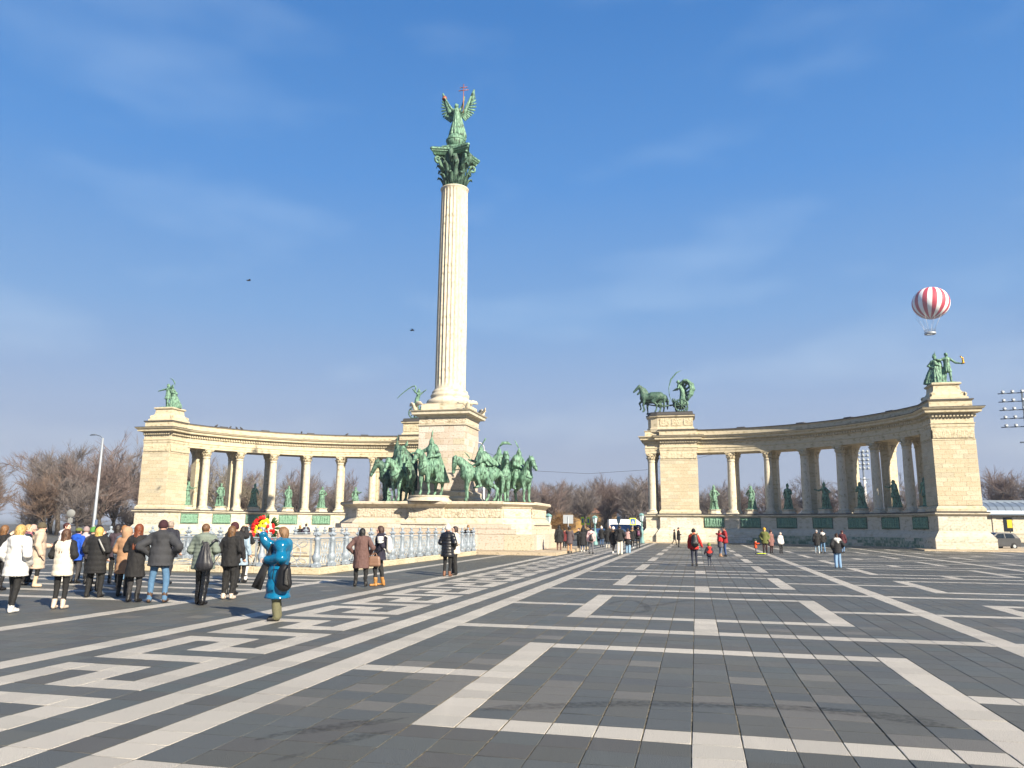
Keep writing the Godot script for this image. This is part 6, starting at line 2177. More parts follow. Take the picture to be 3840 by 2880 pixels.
	# low shrubs so that the foot of the park closes
	for i in 18:
		var x: float = [-84, -74, -66, -58, -48, -42, -36, -30, 0, 12, 22, 32, 46, 58, 70, 82, 95, 105][i]
		var z: float = 136.0 if x < -5.0 else 186.0
		var q := thing("bare_shrub", "leafless brown thicket at the foot of the park trees, %s" % ["leftmost in the picture", "left of the lamp", "behind the lamp", "by the left pylon", "in the second left bay", "in the third left bay", "in the fourth left bay", "in the fifth left bay", "right of the horsemen", "by the willow", "over the blue van", "by the right chariot pier", "in the first right bay", "in the second right bay", "in the fourth right bay", "in the sixth right bay", "behind the right pylon", "at the right edge"][i], "shrub", Vector3(x, 0, -z), r.randf() * TAU, "thickets along the park edge")
		part("stems", protos[(i * 3) % 7][0], mt.bark, q, Vector3(0, -1.2, 0))
		part("twigs", protos[(i * 3) % 7][1], mt.twig, q, Vector3(0, -1.6, 0))
		q.scale = Vector3(1.2, 0.5, 1.0)

# ---------- street furniture, vehicles, far things ----------
func wheel_parts(t: Node, p: Vector3, r: float, w: float) -> void:
	var b := MB.new()
	b.xf = Transform3D(Basis(Vector3.BACK, PI / 2), Vector3.ZERO)
	b.lathe(vv([[0, -w / 2], [r * 0.9, -w / 2], [r, -w * 0.35], [r, w * 0.35], [r * 0.9, w / 2], [r * 0.62, w / 2], [r * 0.6, w * 0.42]]), 24)
	var o := part("wheel", b.mesh(), mt.rubber, t, p)
	b = MB.new()
	b.xf = Transform3D(Basis(Vector3.BACK, PI / 2), Vector3.ZERO)
	b.lathe(vv([[r * 0.6, -w * 0.3], [r * 0.6, w * 0.42], [r * 0.2, w * 0.46], [0, w * 0.5]]), 12, Vector3.ZERO, false)
	b.lathe(vv([[0, -w * 0.52], [r * 0.5, -w * 0.51], [r * 0.6, -w * 0.3]]), 12, Vector3.ZERO, false)
	part("rim", b.mesh(), mt.steel, o)

func vehicle(label: String, category: String, called: String, at: Vector3, deg: float, prof: Array, glass: Array, half: float, paint: Color, wheels: Array, lamps: bool) -> Node3D:
	# prof: side outline (length, height) run anticlockwise; the cabin narrows above the belt line
	var t := thing(called, label, category, at, deg_to_rad(deg))
	var m := mat("paint_" + called, paint, 0.28)
	m.clearcoat_enabled = true
	var b := MB.new()
	var belt: float = 0.92
	var wd := func(p: Vector2) -> float:
		return half if p.y < belt else half * (1.0 - 0.16 * clampf((p.y - belt) / 0.6, 0.0, 1.0))
	var n := prof.size()
	for i in n:
		var p: Vector2 = prof[i]
		var q: Vector2 = prof[(i + 1) % n]
		var a: float = wd.call(p)
		var c: float = wd.call(q)
		b.quad(Vector3(-a, p.y, p.x), Vector3(a, p.y, p.x), Vector3(c, q.y, q.x), Vector3(-c, q.y, q.x))
	var pv := PackedVector2Array(prof)
	var tr := Geometry2D.triangulate_polygon(pv)
	for s in [-1.0, 1.0]:
		for i in range(0, tr.size(), 3):
			var v3 := []
			for k in 3:
				var p2: Vector2 = prof[tr[i + k]]
				v3.append(Vector3(s * float(wd.call(p2)), p2.y, p2.x))
			b.tri(v3[0], v3[1], v3[2])
	part("body", b.mesh(), m, t)
	for g in glass:
		for s in [-1.0, 1.0]:
			b = MB.new()
			var v4 := []
			for p3 in g:
				v4.append(Vector3(s * (float(wd.call(Vector2(p3[0], p3[1]))) + 0.012), p3[1], p3[0]))
			b.quad(v4[0], v4[1], v4[2], v4[3])
			part("side_window", b.mesh(), mt.glass_dark, t)
	for w in wheels:
		for s in [-1.0, 1.0]:
			wheel_parts(t, Vector3(s * (half - 0.06), w[1], w[0]), w[1], 0.22)
	if lamps:
		var red := mat("tail_red", Color8(190, 26, 22), 0.25)
		for s in [-1.0, 1.0]:
			b = MB.new()
			b.bev(Vector3(-0.09, -0.12, -0.05), Vector3(0.09, 0.12, 0.05), 0.03)
			part("tail_light", b.mesh(), red, t, Vector3(s * (half - 0.12), 0.92, float(prof[0].x) + 0.06))
			b = MB.new()
			b.bev(Vector3(-0.07, -0.05, -0.04), Vector3(0.07, 0.05, 0.04), 0.02)
			part("reflector", b.mesh(), red, t, Vector3(s * (half - 0.14), 0.5, float(prof[0].x) + 0.0))
	return t

func lamp_post(label: String, p: Vector3, h: float) -> void:
	var t := thing("lamp_post", label, "lamp post", p, 0.0, "old green lamp posts")
	var b := MB.new()
	var k := h / 3.2
	b.lathe(vv([[0.32, 0], [0.32, 0.25], [0.24, 0.32], [0.2, 0.9], [0.26, 0.96], [0.24, 1.3], [0.14, 1.4], [0.1, 1.9], [0.14, 1.96], [0.07, 2.1], [0.07, 2.2], [0.2, 2.3], [0.2, 2.34]].map(func(q): return [q[0] * 0.85, q[1] * k])), 8)
	part("post", b.mesh(), mt.lamp_green, t)
	b = MB.new()
	b.lathe(vv([[0.16, 2.34 * k], [0.25, 2.9 * k]]), 6, Vector3.ZERO, false)
	part("lantern_glass", b.mesh(), mt.lantern, t)
	b = MB.new()
	b.lathe(vv([[0.3, 2.9 * k], [0.32, 2.95 * k], [0.2, 3.1 * k], [0.06, 3.16 * k], [0.0, 3.2 * k]]), 6, Vector3.ZERO, false)
	for i in 6:
		var a := TAU * i / 6.0
		b.tube([Vector3(sin(a) * 0.16, 2.34 * k, cos(a) * 0.16), Vector3(sin(a) * 0.26, 2.9 * k, cos(a) * 0.26)], [0.018, 0.018], 4)
	part("lantern_cap", b.mesh(), mt.lamp_green, t)

func floodlights(label: String, p: Vector3, deg: float, top: float, rows: int, cols: int, dx: float, dy: float) -> void:
	var t := thing("floodlight_mast", label, "floodlight mast", p, deg_to_rad(deg), "stadium floodlight masts")
	var b := MB.new()
	b.tube([Vector3(0, 0, 0), Vector3(0, top - rows * dy - 1.0, 0)], [0.45, 0.3], 10)
	part("mast", b.mesh(), mt.white, t)
	b = MB.new()
	b.box(Vector3(-0.16, top - rows * dy - 1.6, -0.16), Vector3(0.16, top, 0.16))
	for j in rows:
		var y := top - j * dy
		b.box(Vector3(-cols * dx / 2.0, y - 0.09, -0.09), Vector3(cols * dx / 2.0, y + 0.09, 0.09))
	b.box(Vector3(-1.2, top - rows * dy - 1.5, -0.5), Vector3(1.2, top - rows * dy - 1.3, 0.5))
	part("frame", b.mesh(), mt.lamp_frame, t)
	var lm := MB.new()
	lm.xf = Transform3D(Basis(Vector3.RIGHT, 1.15), Vector3.ZERO)
	lm.lathe(vv([[0, -0.34], [0.18, -0.3], [0.24, -0.05], [0.34, 0.2], [0.0, 0.14]]), 12)
	var m := lm.mesh()
	for j in rows:
		for i in cols:
			part("floodlight", m, mt.steel, t, Vector3((i - (cols - 1) / 2.0) * dx, top - j * dy + 0.22, 0.28))

func surroundings() -> void:
	mat("glass_dark", Color8(28, 34, 40), 0.08)
	mat("lantern", Color8(196, 210, 210), 0.3)
	mat("lamp_frame", Color8(92, 102, 114), 0.5, 0.3)
	mat("sign_back", Color8(112, 114, 114), 0.75)
	# modern street lamp on the left
	var t := thing("street_lamp", "tall pale grey modern street lamp left of the left pylon", "street lamp", Vector3(-40.2, 0, -75))
	var b := MB.new()
	b.tube([Vector3.ZERO, Vector3(0, 1.2, 0), Vector3(0, 9.9, 0)], [0.17, 0.155, 0.085], 12)
	part("pole", b.mesh(), mt.steel, t)
	b = MB.new()
	b.tube([Vector3(0, 9.85, 0), Vector3(-0.25, 10.1, 0), Vector3(-0.75, 10.24, 0)], [0.05, 0.045, 0.04], 8)
	part("arm", b.mesh(), mt.lamp_frame, t)
	b = MB.new()
	b.tube([Vector3(-0.6, 10.22, 0), Vector3(-0.8, 10.25, 0), Vector3(-1.15, 10.22, 0), Vector3(-1.3, 10.16, 0)], [0.06, 0.14, 0.13, 0.05], 8, 0.55, Vector3.UP)
	part("lamp_head", b.mesh(), mt.lamp_frame, t)
	b = MB.new()
	b.bev(Vector3(0.12, 1.5, -0.12), Vector3(0.3, 2.0, 0.12), 0.02)
	part("control_box", b.mesh(), mat("box_blue", Color8(78, 98, 132), 0.5), t)
	t = thing("street_lamp", "thin white street lamp rising behind the old rider's plume", "street lamp", Vector3(-3.9, 0, -110))
	b = MB.new()
	b.tube([Vector3.ZERO, Vector3(0, 12.4, 0)], [0.2, 0.12], 10)
	part("pole", b.mesh(), mt.white, t)
	b = MB.new()
	b.tube([Vector3(0, 12.4, 0), Vector3(-0.1, 13.0, 0), Vector3(-0.5, 13.35, 0)], [0.06, 0.06, 0.05], 6)
	b.tube([Vector3(-0.3, 13.32, 0), Vector3(-0.6, 13.45, 0), Vector3(-1.1, 13.45, 0)], [0.05, 0.16, 0.06], 8, 0.6, Vector3.UP)
	part("lamp_head", b.mesh(), mt.white, t)
	# round sign seen from behind, left
	t = thing("road_sign", "round grey back of a road sign above the crowd on the left", "road sign", Vector3(-34.0, 0, -60), 0.2)
	b = MB.new()
	b.tube([Vector3.ZERO, Vector3(0, 2.7, 0)], [0.035, 0.035], 8)
	part("post", b.mesh(), mt.steel, t)
	b = MB.new()
	b.xf = Transform3D(Basis(Vector3.RIGHT, PI / 2), Vector3(0, 2.42, 0.05))
	b.lathe(vv([[0, -0.015], [0.3, -0.015], [0.31, 0.0], [0.3, 0.015], [0, 0.015]]), 24)
	part("disc", b.mesh(), mt.sign_back, t)
	b = MB.new()
	b.bev(Vector3(-0.17, 1.7, 0.03), Vector3(0.17, 2.06, 0.06), 0.01)
	part("plate", b.mesh(), mt.sign_back, t)
	# pedestrian crossing sign
	t = thing("crossing_sign", "blue and white pedestrian crossing sign with a yellow surround above the visitors", "road sign", Vector3(13.33, 0, -85), -0.05)
	b = MB.new()
	b.tube([Vector3.ZERO, Vector3(0, 2.6, 0)], [0.04, 0.04], 8)
	part("post", b.mesh(), mt.steel, t)
	b = MB.new()
	b.bev(Vector3(-0.34, 1.92, 0.04), Vector3(0.34, 2.66, 0.07), 0.01)
	part("surround", b.mesh(), mat("hi_vis", Color8(206, 226, 40), 0.5), t)
	b = MB.new()
	b.box(Vector3(-0.24, 2.0, 0.07), Vector3(0.24, 2.58, 0.08))
	part("plate", b.mesh(), mat("sign_blue", Color8(24, 82, 156), 0.4), t)
	b = MB.new()
	b.tri(Vector3(-0.19, 2.08, 0.086), Vector3(0.19, 2.08, 0.086), Vector3(0, 2.5, 0.086))
	part("triangle", b.mesh(), mt.white, t)
	b = MB.new()
	b.tube([Vector3(0, 2.2, 0.09), Vector3(0, 2.32, 0.09)], [0.03, 0.03], 6)
	b.tube([Vector3(0, 2.22, 0.09), Vector3(-0.06, 2.11, 0.09)], [0.02, 0.015], 5)
	b.tube([Vector3(0, 2.22, 0.09), Vector3(0.06, 2.11, 0.09)], [0.02, 0.015], 5)
	b.lathe(vv([[0, -0.03], [0.03, 0], [0, 0.03]]), 8, Vector3(0, 2.38, 0.09))
	part("walking_man", b.mesh(), mt.black, t)
	# grey back of a large sign
	t = thing("road_sign", "rectangular grey back of a traffic sign beside the willow", "road sign", Vector3(7.0, 0, -95))
	b = MB.new()
	b.tube([Vector3(0, 0, 0), Vector3(0, 2.9, 0)], [0.05, 0.05], 8)
	part("post", b.mesh(), mt.steel, t)
	b = MB.new()
	b.bev(Vector3(-0.62, 2.05, -0.06), Vector3(0.62, 3.1, -0.03), 0.01)
	part("plate", b.mesh(), mt.steel, t)
	for k in 2:
		t = thing("marker_post", "small yellow edged marker sign right of the grey sign, %s" % ["nearer the grey sign", "nearer the green lamp post"][k], "road sign", Vector3([9.05, 9.95][k], 0, -[98, 100][k]))
		b = MB.new()
		b.tube([Vector3.ZERO, Vector3(0, 2.8, 0)], [0.03, 0.03], 6)
		part("post", b.mesh(), mt.steel, t)
		b = MB.new()
		b.bev(Vector3(-0.2, 1.9, 0.03), Vector3(0.2, 2.9, 0.06), 0.01)
		part("board", b.mesh(), mt.hi_vis, t)
		b = MB.new()
		b.box(Vector3(-0.11, 2.15, 0.06), Vector3(0.11, 2.7, 0.068))
		part("plate", b.mesh(), mt.box_blue, t)
	lamp_post("old green lamp post close to the right end of the stepped base", Vector3(3.0, 0, -62), 2.75)
	lamp_post("old green lamp post above the visitors in the middle of the gap", Vector3(8.1, 0, -75), 2.8)
	lamp_post("old lamp post just left of the right chariot pier", Vector3(14.3, 0, -85), 3.25)
	lamp_post("old green lamp post half hidden behind the crossing sign", Vector3(13.3, 0, -96), 3.0)
	# vehicles in the road behind
	vehicle("long blue van half hidden behind the visitors", "van", "van", Vector3(15.2, 0, -100), 90, [Vector2(-2.4, 0.4), Vector2(-2.4, 1.9), Vector2(-2.2, 2.02), Vector2(1.2, 2.02), Vector2(1.9, 1.35), Vector2(2.5, 1.1), Vector2(2.6, 0.4)].map(func(q): return Vector2(q.x, q.y)), [[[0.2, 1.2], [1.35, 1.2], [1.1, 1.8], [0.2, 1.8]]], 0.95, Color8(84, 118, 164), [[-1.6, 0.34], [1.7, 0.34]], false)
	vehicle("white box truck behind the blue van", "truck", "truck", Vector3(17.4, 0, -118), 90, [Vector2(-2.6, 0.6), Vector2(-2.6, 2.8), Vector2(1.6, 2.8), Vector2(2.2, 2.3), Vector2(2.6, 1.4), Vector2(2.7, 0.6)], [[[1.7, 1.5], [2.4, 1.5], [2.1, 2.2], [1.7, 2.2]]], 1.1, Color8(222, 222, 220), [[-1.6, 0.42], [1.8, 0.42]], false)
	var hatch := [Vector2(-1.9, 0.28), Vector2(-1.95, 0.75), Vector2(-1.85, 1.0), Vector2(-1.45, 1.42), Vector2(-0.9, 1.5), Vector2(0.3, 1.47), Vector2(1.0, 1.02), Vector2(1.75, 0.86), Vector2(1.95, 0.6), Vector2(1.9, 0.28)]
	var hg := [[[-1.4, 1.0], [-0.45, 1.0], [-0.45, 1.4], [-1.2, 1.36]], [[-0.35, 1.0], [0.75, 1.0], [0.25, 1.38], [-0.35, 1.4]]]
	vehicle("black hatchback with red tail lights at the right edge", "car", "black_car", Vector3(42.9, 0, -69.2), -80, hatch, hg, 0.85, Color8(20, 21, 24), [[-1.2, 0.3], [1.25, 0.3]], true)
	vehicle("white car parked behind the pink jacket", "car", "white_car", Vector3(11.0, 0, -98), 20, hatch, hg, 0.85, Color8(214, 214, 212), [[-1.2, 0.3], [1.25, 0.3]], true)
	vehicle("dark car standing left of the blue van", "car", "dark_car", Vector3(12.9, 0, -92), 70, hatch, hg, 0.85, Color8(38, 40, 46), [[-1.2, 0.3], [1.25, 0.3]], true)
	# low building right of the right pylon
	t = thing("pavilion", "low cream building with a grey metal roof and red posters at the right edge", "building", Vector3(72, 0, -108), -0.12)
	b = MB.new()
	b.box(Vector3(-12, 0, -6), Vector3(14, 3.9, 0))
	part("wall", b.mesh(), mt.stone_pale, t)
	b = MB.new()
	b.box(Vector3(-12.1, 0, 0.0), Vector3(14.1, 1.15, 0.3))
	b.box(Vector3(-12.15, 1.15, -0.1), Vector3(14.15, 1.3, 0.36))
	part("parapet", b.mesh(), mt.stone_base, t)
	b = MB.new()
	var roof := mat("roof_metal", Color8(112, 124, 138), 0.4, 0.4)
	var rp := [[0.7, 3.95], [0.6, 4.3], [0.1, 4.9], [-0.8, 5.35], [-2.0, 5.6]]
	for i in 4:
		b.quad(Vector3(-12.5, rp[i][1], rp[i][0]), Vector3(14.5, rp[i][1], rp[i][0]), Vector3(14.5, rp[i + 1][1], rp[i + 1][0]), Vector3(-12.5, rp[i + 1][1], rp[i + 1][0]))
	b.quad(Vector3(-12.5, 5.6, -2), Vector3(14.5, 5.6, -2), Vector3(14.5, 5.6, -6), Vector3(-12.5, 5.6, -6))
	b.box(Vector3(-12.5, 3.72, -6), Vector3(14.5, 3.95, 0.75))
	b.box(Vector3(-12.5, 5.55, -2.3), Vector3(14.5, 5.85, -2.0))
	var rf := part("roof", b.mesh(), roof, t)
	for k in 27:
		b = MB.new()
		var x := -12.0 + k * 1.0
		b.tube([Vector3(x, 4.32, 0.62), Vector3(x, 4.92, 0.12), Vector3(x, 5.37, -0.78), Vector3(x, 5.62, -2.0)], [0.03, 0.03, 0.03, 0.03], 4)
		part("roof_seam", b.mesh(), mt.lamp_frame, rf)
	var red := mat("poster_red", Color8(176, 30, 40), 0.6)
	for k in 3:
		b = MB.new()
		b.bev(Vector3(-0.62, 1.5, 0.02), Vector3(0.62, 3.4, 0.06), 0.01)
		var ps := part("poster", b.mesh(), red, t, Vector3([-8.1, -6.2, 4.0][k], 0, 0))
		b = MB.new()
		for i in 5:
			var a := TAU * i / 5.0
			b.tri(Vector3(sin(a) * 0.16, 3.05 + cos(a) * 0.16, 0.067), Vector3(sin(a + 2.2) * 0.07, 3.05 + cos(a + 2.2) * 0.07, 0.067), Vector3(sin(a - 2.2) * 0.07, 3.05 + cos(a - 2.2) * 0.07, 0.067))
		for q in [[-0.3, 2.68], [-0.36, 2.36]]:
			b.box(Vector3(q[0], q[1], 0.06), Vector3(-q[0], q[1] + 0.07, 0.068))
		part("print", b.mesh(), mat("print_pale", Color8(228, 196, 196), 0.6), ps)
		b = MB.new()
		b.tube([Vector3(0.0, 1.52, 0.05), Vector3(0, 2.05, 0.05), Vector3(0.02, 2.14, 0.05)], [0.2, 0.18, 0.06], 8, 0.12, Vector3.BACK)
		part("print", b.mesh(), mt.black, ps)
	for k in 2:
		b = MB.new()
		b.bev(Vector3(-0.25, 1.3, 0.0), Vector3(0.25, 3.72, 0.12), 0.02)
		part("pilaster", b.mesh(), mt.stone_pale, t, Vector3([-4.5, 2.4][k], 0, 0))
	b = MB.new()
	b.bev(Vector3(-0.6, 1.45, -0.02), Vector3(0.6, 3.4, 0.03), 0.01)
	part("window", b.mesh(), mt.glass_dark, t, Vector3(-2.7, 0, 0))
	t = thing("bus_stop_sign", "small yellow timetable sign on a post before the cream building", "road sign", Vector3(56.5, 0, -88), -0.5)
	b = MB.new()
	b.tube([Vector3.ZERO, Vector3(0, 2.9, 0)], [0.05, 0.05], 8)
	part("post", b.mesh(), mt.black, t)
	b = MB.new()
	b.bev(Vector3(-0.24, 1.92, 0.04), Vector3(0.24, 2.84, 0.08), 0.01)
	part("board", b.mesh(), mat("sign_yellow", Color8(232, 208, 60), 0.5), t)
	t = thing("park_house", "ochre park building glimpsed through the trees behind the willow", "building", Vector3(14, 0, -205))
	b = MB.new()
	b.box(Vector3(-16, 0, -8), Vector3(14, 5.2, 0))
	part("wall", b.mesh(), mat("ochre", Color8(150, 118, 66), 0.85), t)
	b = MB.new()
	b.sweep([Vector2(-16.4, 0.4), Vector2(14.4, 0.4), Vector2(14.4, -8.4), Vector2(-16.4, -8.4)], true, vv([[0, 5.2], [-3.8, 8.0]]))
	part("roof", b.mesh(), mat("roof_brown", Color8(122, 84, 62), 0.8), t)
	for k in 7:
		b = MB.new()
		b.bev(Vector3(-0.6, 1.2, -0.02), Vector3(0.6, 3.6, 0.06), 0.02)
		part("window", b.mesh(), mt.glass_dark, t, Vector3(-13.5 + 4.0 * k, 0, 0.0))
	floodlights("stadium floodlight mast cut by the right edge of the picture", Vector3(101.6, 0, -150), -24, 28.6, 5, 5, 1.65, 1.7)
	floodlights("distant floodlight mast seen through the fifth right bay", Vector3(87.2, 0, -190), 10, 20.4, 5, 3, 1.2, 1.05)
	# overhead wire
	b = MB.new()
	b.tube([Vector3(-3.9, 12.2, -110), Vector3(3.1, 9.5, -110), Vector3(11.0, 9.15, -110), Vector3(19.2, 9.75, -110), Vector3(34, 13.2, -110)], [0.022, 0.022, 0.022, 0.022, 0.022], 5)
	tag(part(numbered("overhead_wire"), b.mesh(), mt.black, self), "thin dark wire sagging across the gap behind the column", "wire")
	balloon()
	for q in [[-21.6, 21.3, -60, 0.5, "upper left"], [-8.1, 17.2, -60, -0.4, "just left of the column"]]:
		b = MB.new()
		b.tube([Vector3(-0.2, 0, 0), Vector3(0, 0.02, 0), Vector3(0.16, 0.02, 0)], [0.02, 0.07, 0.02], 6)
		var o := thing("bird", "small dark bird flying in the sky, %s" % q[4], "bird", Vector3(q[0], q[1], q[2]), q[3], "birds in the sky")
		part("body", b.mesh(), mt.black, o)
		for s in [-1.0, 1.0]:
			b = MB.new()
			b.tube([Vector3(0.04, 0.02, 0), Vector3(0.06, 0.09, 0.14 * s), Vector3(-0.06, 0.02, 0.34 * s)], [0.06, 0.06, 0.01], 5, 0.25, Vector3.UP)
			part("wing", b.mesh(), mt.black, o)
	for k in 6:
		var a := deg_to_rad([63.0, 58.5, 56.5, 55.0, 36.0, 21.5][k])
		var pp := arc(a, 21.7)
		var o := thing("pigeon", "dark pigeon perched on the left colonnade roof, number %s from the left pylon" % ["one", "two", "three", "four", "five", "six"][k], "bird", mp(-pp.x, -pp.y, 12.62), k * 1.3, "pigeons on the roof edge")
		b = MB.new()
		b.tube([Vector3(-0.22, 0.06, 0), Vector3(-0.05, 0.12, 0), Vector3(0.08, 0.2, 0), Vector3(0.12, 0.28, 0), Vector3(0.17, 0.3, 0)], [0.03, 0.1, 0.09, 0.055, 0.02], 7)
		b.tube([Vector3(0, 0, 0.02), Vector3(0, 0.1, 0.02)], [0.012, 0.012], 4)
		part("body", b.mesh(), mt.flashing, o)

func balloon() -> void:
	var t := thing("balloon", "red and white striped sightseeing balloon floating above the right pylon", "balloon", Vector3(185.8, 87.4, -330), 0.0)
	var b := MB.new()
	b.st.set_smooth_group(1)
	var R := 7.7
	var N := 24
	var prof := []
	for i in 23:
		var a := -PI / 2 + PI * i / 22.0
		var r := cos(a) * R
		if a < -0.35:
			r *= 1.0 - 0.10 * pow((-a - 0.35) / 1.2, 1.5)
		prof.append(Vector2(maxf(r, 0.0), 13.9 + sin(a) * R * 0.94))
	var red := Color(0.42, 0.035, 0.06)
	for i in N:
		b.col = red if i % 2 == 0 else Color(0.8, 0.79, 0.77)
		for k in 3:
			var a0 := TAU * (i + k / 3.0) / N
			var a1 := TAU * (i + (k + 1) / 3.0) / N
			for j in 22:
				var p: Vector2 = prof[j]
				var q: Vector2 = prof[j + 1]
				b.quad(Vector3(sin(a0) * p.x, p.y, cos(a0) * p.x), Vector3(sin(a1) * p.x, p.y, cos(a1) * p.x), Vector3(sin(a1) * q.x, q.y, cos(a1) * q.x), Vector3(sin(a0) * q.x, q.y, cos(a0) * q.x))
	var m := mat("envelope", Color.WHITE, 0.6)
	m.vertex_color_use_as_albedo = true
	var e := part("envelope", b.mesh(), m, t)
	e.rotation = Vector3(0, 0.1, -0.12)
	for k in 8:
		b = MB.new()
		var a2 := TAU * k / 8.0
		b.tube([Vector3(sin(a2) * 2.0, 1.4, cos(a2) * 2.0), Vector3(sin(a2) * 5.4, 8.2, cos(a2) * 5.4)], [0.05, 0.05], 4)
		part("rope", b.mesh(), mt.white, t)
	b = MB.new()
	b.lathe(vv([[1.2, -0.6], [2.3, -0.6], [2.35, -0.4], [2.35, 0.25], [2.2, 0.25], [2.2, -0.4], [1.2, -0.45], [1.2, -0.6]]), 24)
	var g := part("gondola", b.mesh(), mt.steel, t)
	b = MB.new()
	for yy in [0.9, 1.35]:
		var pts := []
		var rr := []
		for i in 25:
			pts.append(Vector3(sin(TAU * i / 24.0) * 2.2, yy, cos(TAU * i / 24.0) * 2.2))
			rr.append(0.07)
		b.tube(pts, rr, 5)
	for k in 8:
		var a3 := TAU * k / 8.0
		b.tube([Vector3(sin(a3) * 2.25, 0.2, cos(a3) * 2.25), Vector3(sin(a3) * 2.0, 1.4, cos(a3) * 2.0)], [0.05, 0.05], 4)
	part("rail", b.mesh(), mt.lamp_frame, g)

func wreath() -> void:
	var t := thing("wreath", "large wreath of red and yellow flowers leaning on the iron railing", "wreath", mp(1.95, -27.4, 0.2), -AZ)
	var r := RandomNumberGenerator.new()
	r.seed = 12
	var b := MB.new()
	b.tube([Vector3(-0.3, 0, 0.3), Vector3(0, 1.5, -0.05)], [0.02, 0.02], 5)
	b.tube([Vector3(0.3, 0, 0.3), Vector3(0, 1.5, -0.05)], [0.02, 0.02], 5)
	b.tube([Vector3(0, 0, -0.4), Vector3(0, 1.5, -0.05)], [0.02, 0.02], 5)
	part("stand", b.mesh(), mt.black, t)
	var green := mat("fir", Color8(38, 74, 34), 0.7)
	b = MB.new()
	for i in 90:
		var a := r.randf() * TAU
		var c := Vector3(cos(a) * 0.32, 1.32 + sin(a) * 0.32, 0.0)
		var d := Vector3(cos(a) + r.randf_range(-0.4, 0.4), sin(a) + r.randf_range(-0.4, 0.4), r.randf_range(-0.1, 0.5)).normalized()
		b.tube([c, c + d * 0.16, c + d * r.randf_range(0.26, 0.36)], [0.015, 0.035, 0.005], 4, 0.4, Vector3.BACK)
	part("foliage", b.mesh(), green, t).set_meta("kind", "stuff")
	var fl := MB.new()
	fl.lathe(vv([[0, -0.03], [0.05, -0.01], [0.062, 0.02], [0.04, 0.045], [0.02, 0.03], [0, 0.05]]), 8)
	var fm := fl.mesh()
	var red := mat("petal_red", Color8(196, 24, 22), 0.6)
	var yel := mat("petal_yellow", Color8(246, 206, 20), 0.6)
	for i in 70:
		var a := r.randf() * TAU
		var q := r.randf_range(0.12, 0.46)
		var o := part("flower", fm, yel if (cos(a - 2.3) > 0.35 and q < 0.42) else red, t, Vector3(cos(a) * q, 1.32 + sin(a) * q * 0.95, 0.07 + r.randf() * 0.06))
		o.rotation = Vector3(PI / 2 + r.randf_range(-0.4, 0.4), r.randf_range(-0.4, 0.4), 0)
	b = MB.new()
	var pts := []
	var rr := []
	for i in 9:
		var a := 1.6 + i * 0.27
		pts.append(Vector3(cos(a) * 0.52, 1.3 + sin(a) * 0.5, 0.1))
		rr.append(0.075)
	b.tube(pts, rr, 6, 0.25, Vector3.BACK)
	part("ribbon", b.mesh(), red, t)

